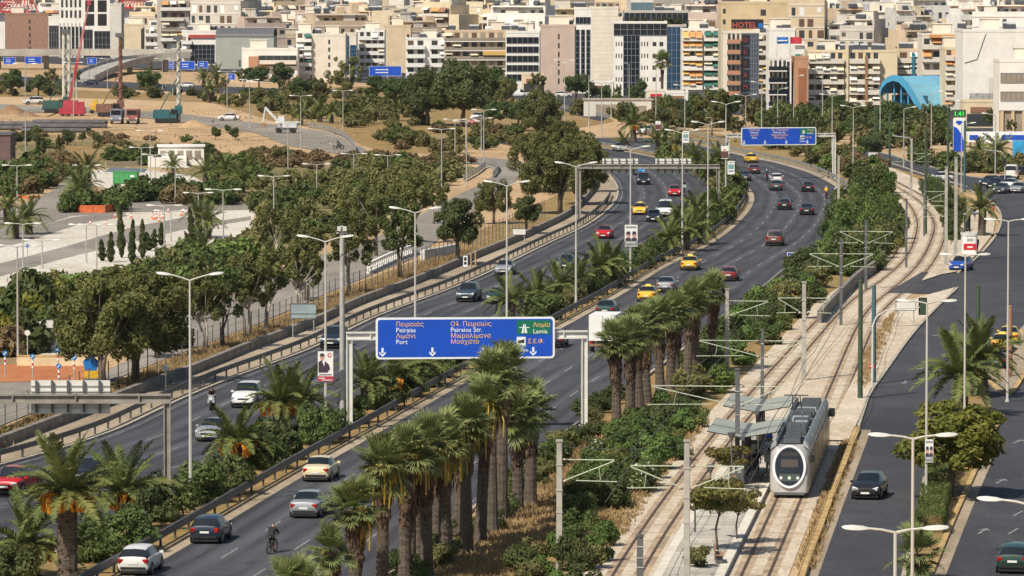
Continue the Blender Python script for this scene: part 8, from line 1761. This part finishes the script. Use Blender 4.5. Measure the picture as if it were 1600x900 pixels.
for x in (-1.3, 1.3):
    for s in (-1, 1): ob('wheel', tr_w, t, (x, s * 1.0, .5), sc=(1.15,) * 3)
# small white service building, container, basin
b = G(283, 258); t = thing('service_building', 'small white flat-roofed building with a row of dark openings', 'building', b, R(4)); 
ob('wall', MB().b2((-3.6, 0, 0), (3.6, 4, 2.9)).mesh('w', WM['white']), t); ob('roof', MB().b2((-3.8, -.25, 2.9), (3.8, 4.2, 3.15)).mesh('r', M_SLABW), t); ob('plinth', MB().b2((-5.2, -9, 0), (.8, -.2, 1.5)).mesh('p', WM['white']), t)
for k in range(5): cube(t, 'opening', M_SHADE, (-3.3 + 1.36 * k, -.04, .9), (-2.35 + 1.36 * k, 0, 2.3))
b = G(195, 288); t = thing('container', 'bright green generator container on the concrete', 'container', b, R(-6)); M_CGR = K('container_green', (.06, .30, .09), .5, var=.12)
ob('shell', MB().b2((-1.75, 0, .12), (1.75, 2.0, 1.7)).mesh('s', M_CGR), t); ob('roof', MB().b2((-1.8, -.05, 1.7), (1.8, 2.05, 1.8)).mesh('r', M_CGR), t); ob('skid', MB().b2((-1.7, .1, 0), (1.7, 1.9, .12)).mesh('k', M_BLACK), t)
for k in range(5): cube(t, 'rib', MATS['container_green'], (-1.6 + .7 * k, -.05, .2), (-1.5 + .7 * k, 0, 1.6))
cube(t, 'vent', M_BLACK, (-.1, -.06, .25), (.6, 0, .7)); cube(t, 'label_plate', M_SWHITE, (.8, -.06, 1.05), (1.4, 0, 1.3))
poly('basin_water', [(172, 262), (230, 264), (226, 270), (165, 269)], .06, K('basin_water', (.10, .12, .135), .25))
tag(ob('basin_wall', ribbon([G(165, 260), G(242, 258)], .4, .7).mesh('bw', M_CONC)), 'low concrete wall behind the grey basin', 'wall')
b = G(-4, 268); t = thing('shed', 'dark plum shed cut by the left edge', 'building', b); ob('wall', MB().b2((-6, 0, 0), (2.0, 8, 5.6)).mesh('w', K('shed_plum', (.13, .085, .085), .8, var=.15)), t); ob('roof', MB().b2((-6.2, -.2, 5.6), (2.2, 8.2, 5.85)).mesh('r', M_POLED), t); cube(t, 'door', M_POLED, (-.9, -.05, 0), (.6, 0, 2.2))
# balustrades and rails of the lanes
def rail_px(px, label, name='lane_railing', m=M_RAILL, h=1.0, step=2.0, bars=3):
    C = [Vector((c[0], c[1], 0)) for c in crom([G(a, b) for a, b in px], 8)]; t = thing(name, label, 'railing')
    for k in range(bars): ob('bar', ribbon(C, .1, .16, h - .16 - k * .3).mesh('bar', m), t)
    pm = MB().b2((-.06, -.06, 0), (.06, .06, h)).mesh('post', m); acc = 0
    for i in range(len(C) - 1):
        acc += (C[i + 1] - C[i]).length
        if acc > step: ob('post', pm, t, C[i + 1]); acc = 0
    return t
rail_px([(480, 199), (515, 206), (540, 217), (552, 230), (556, 238)], 'curved pale railing on the outside of the ramp road'); rail_px([(735, 256), (765, 258), (778, 266), (770, 278)], 'curved grey railing round the lane end'); rail_px([(724, 284), (745, 272), (758, 262)], 'short grey railing of the lane bridge')
rail_px([(875, 170), (915, 178), (950, 187)], 'pale railing left of the underpass portal'); rail_px([(1015, 200), (1065, 209), (1120, 223), (1140, 230)], 'railing along the far right carriageway', bars=2)
t = thing('balustrade', 'white balustrade of the service road bridge', 'balustrade'); C = [G(575, 428), G(600, 416), G(625, 405), G(652, 396)]; wm = M_WHITE
ob('coping', ribbon(C, .3, .15, 1.0).mesh('coping', M_SLABW), t); ob('base', ribbon(C, .3, .25).mesh('base', M_SLABW), t); bm_ = MB().lathe([(.07, .25), (.13, .5), (.06, .8), (.09, 1.0)], 8).mesh('baluster', M_SLABW)
for i in range(3):
    for k in range(9): ob('baluster', bm_, t, C[i].lerp(C[i + 1], k / 9))
tag(ob('low_wall', ribbon([G(660, 408), G(685, 404), G(712, 398)], .5, 1.2).mesh('lw', K('painted_wall', (.56, .55, .54), .85, var=.4, scale=.6))), 'short white painted wall beside the round dark tree', 'wall')
for i, (x, y) in enumerate([(736, 420), (743, 418)]): t = thing('marker_post', 'yellow marker post on the walkway, %s' % ['left', 'right'][i], 'post', G(x, y), 0); ob('shaft', MB().tube([(0, 0, 0), (0, 0, 1.6)], .08, 6).mesh('s', M_KERBY), t); ob('cap', MB().lathe([(.1, 1.6), (.1, 1.7)], 6).mesh('c', M_KERBY), t)
# torn tarpaulin on the slope
r_ = rng(8); V = [(x * .5, y * .9, .4 + .25 * math.sin(x * 1.3 + y) + r_.uniform(-.12, .12) + x * .14) for y in range(7) for x in range(7)]; F = [(j * 7 + i, j * 7 + i + 1, j * 7 + i + 8, j * 7 + i + 7) for j in range(6) for i in range(6)]
tag(ob('tarpaulin', MB().add(V, F).mesh('tarp', K('tarp_blue', (.12, .30, .42), .6, var=.0, scale=.9, col2=(.62, .66, .68)), True), None, G(540, 268), (0, 0, .3)), 'crumpled blue and white tarpaulin on the brown slope', 'tarpaulin')
t = thing('rubble_pile', 'pile of scrap and pipes on the left lane pavement', 'rubble', G(66, 284))
for k in range(14): ob('scrap', MB().bar((rc.uniform(-2, 2), rc.uniform(-3, 3), rc.uniform(.1, .5)), (rc.uniform(-2, 2), rc.uniform(-3, 3), rc.uniform(.1, .7)), .16, .16).mesh('scrap', rc.choice([M_RUST, M_GALV, M_POLED, M_WHITE])), t)
# stadium with red trusses at the upper left
M_STR = K('truss_red', (.55, .035, .04), .5)
for i, (x0, x1, yt, yb_, lab) in enumerate([(-20, 62, -8, 19, 'red steel roof trusses over a white stand at the upper left'), (176, 238, -14, 13, 'red steel trusses behind the pale stone wing')]):
    d_ = 1880.0; b = Vector(((x0 + x1) / 2 - 800, 0, 0)) / FPX * d_; b.y = d_; t = thing('stadium_roof', lab, 'stadium', b); W = (x1 - x0) / FPX * d_; zb = CAMH - (yb_ + 60) / FPX * d_; zt = CAMH - (yt + 60) / FPX * d_
    ob('stand', MB().b2((-W / 2, 2, 0), (W / 2, 14, zb)).mesh('stand', WM['white']), t); ob('lower_chord', MB().bar((-W / 2, 0, zb + .3), (W / 2, 0, zb + .3), .8, .6).mesh('lc', M_STR), t); ob('upper_chord', MB().bar((-W / 2, 0, zt), (W / 2, 0, zt + 1), .8, .6).mesh('uc', M_STR), t)
    for k in range(11): f = k / 10; ob('strut', MB().bar((-W / 2 + W * f, 0, zb), (W * .3 - W * .5 * (1 - f) * .4, 0, zt + .6), .35, .35).mesh('strut', M_STR), t)

# wheel ruts and rubble on the sand
M_RUT = K('wheel_rut', (.30, .20, .11), .95, var=.3, scale=.5)
for k in range(16):
    x, y = rc.uniform(20, 420), rc.uniform(178, 226); dx = rc.uniform(50, 120); P = [G(x, y), G(x + dx * .5, y + rc.uniform(-5, 5)), G(x + dx, y + rc.uniform(-8, 8))]
    C = [Vector((c[0], c[1], -.028)) for c in crom(P, 8)]
    for o_ in (0, 1.9): struct(ob('wheel_rut', ribbon([c + Vector((0, o_, 0)) for c in C], .55, .012).mesh('rut', M_RUT)))
mb = MB()
for k in range(900):
    p = G(rc.uniform(-10, 560), rc.uniform(172, 238)); q = rc.uniform(.08, .3); mb.box((p.x, p.y, q * .2), (q * 1.6, q * 1.3, q), rc.uniform(0, 3), rc.randrange(2), taper=.6)
tag(ob('rubble', mb.mesh('rubble', [M_EARTH, M_HEAPD])), 'loose stones strewn over the sandy building site', 'rubble', kind='stuff')

# ------------------------------------------------------------------ labels: number look-alikes outwards from the camera
_by = {}
for o in SC.objects:
    if o.parent is None and 'label' in o and 'group' in o: _by.setdefault(o['label'], []).append(o)
for lab, os_ in _by.items():
    if len(os_) < 2: continue
    os_.sort(key=lambda o: o.location.length)
    for i, o in enumerate(os_):
        if i < len(ORD): o['label'] = '%s, %s from camera' % (lab, nth(i))

# ------------------------------------------------------------------ the air over the far city
hm = bpy.data.materials.new('summer_haze'); hm.use_nodes = True; nt = hm.node_tree; nt.nodes.remove(nt.nodes['Principled BSDF'])
pv = nt.nodes.new('ShaderNodeVolumePrincipled'); pv.inputs['Color'].default_value = (0.92, 0.95, 1.0, 1); pv.inputs['Density'].default_value = 0.000022; pv.inputs['Anisotropy'].default_value = 0.2
nt.links.new(pv.outputs[0], nt.nodes['Material Output'].inputs['Volume'])
o = ob('haze', MB().b2((-2600, -260, -1.2), (2600, 5300, 48)).mesh('haze', hm)); o['kind'] = 'stuff'; o['label'] = 'thin warm summer haze over the whole place'; o['category'] = 'haze'
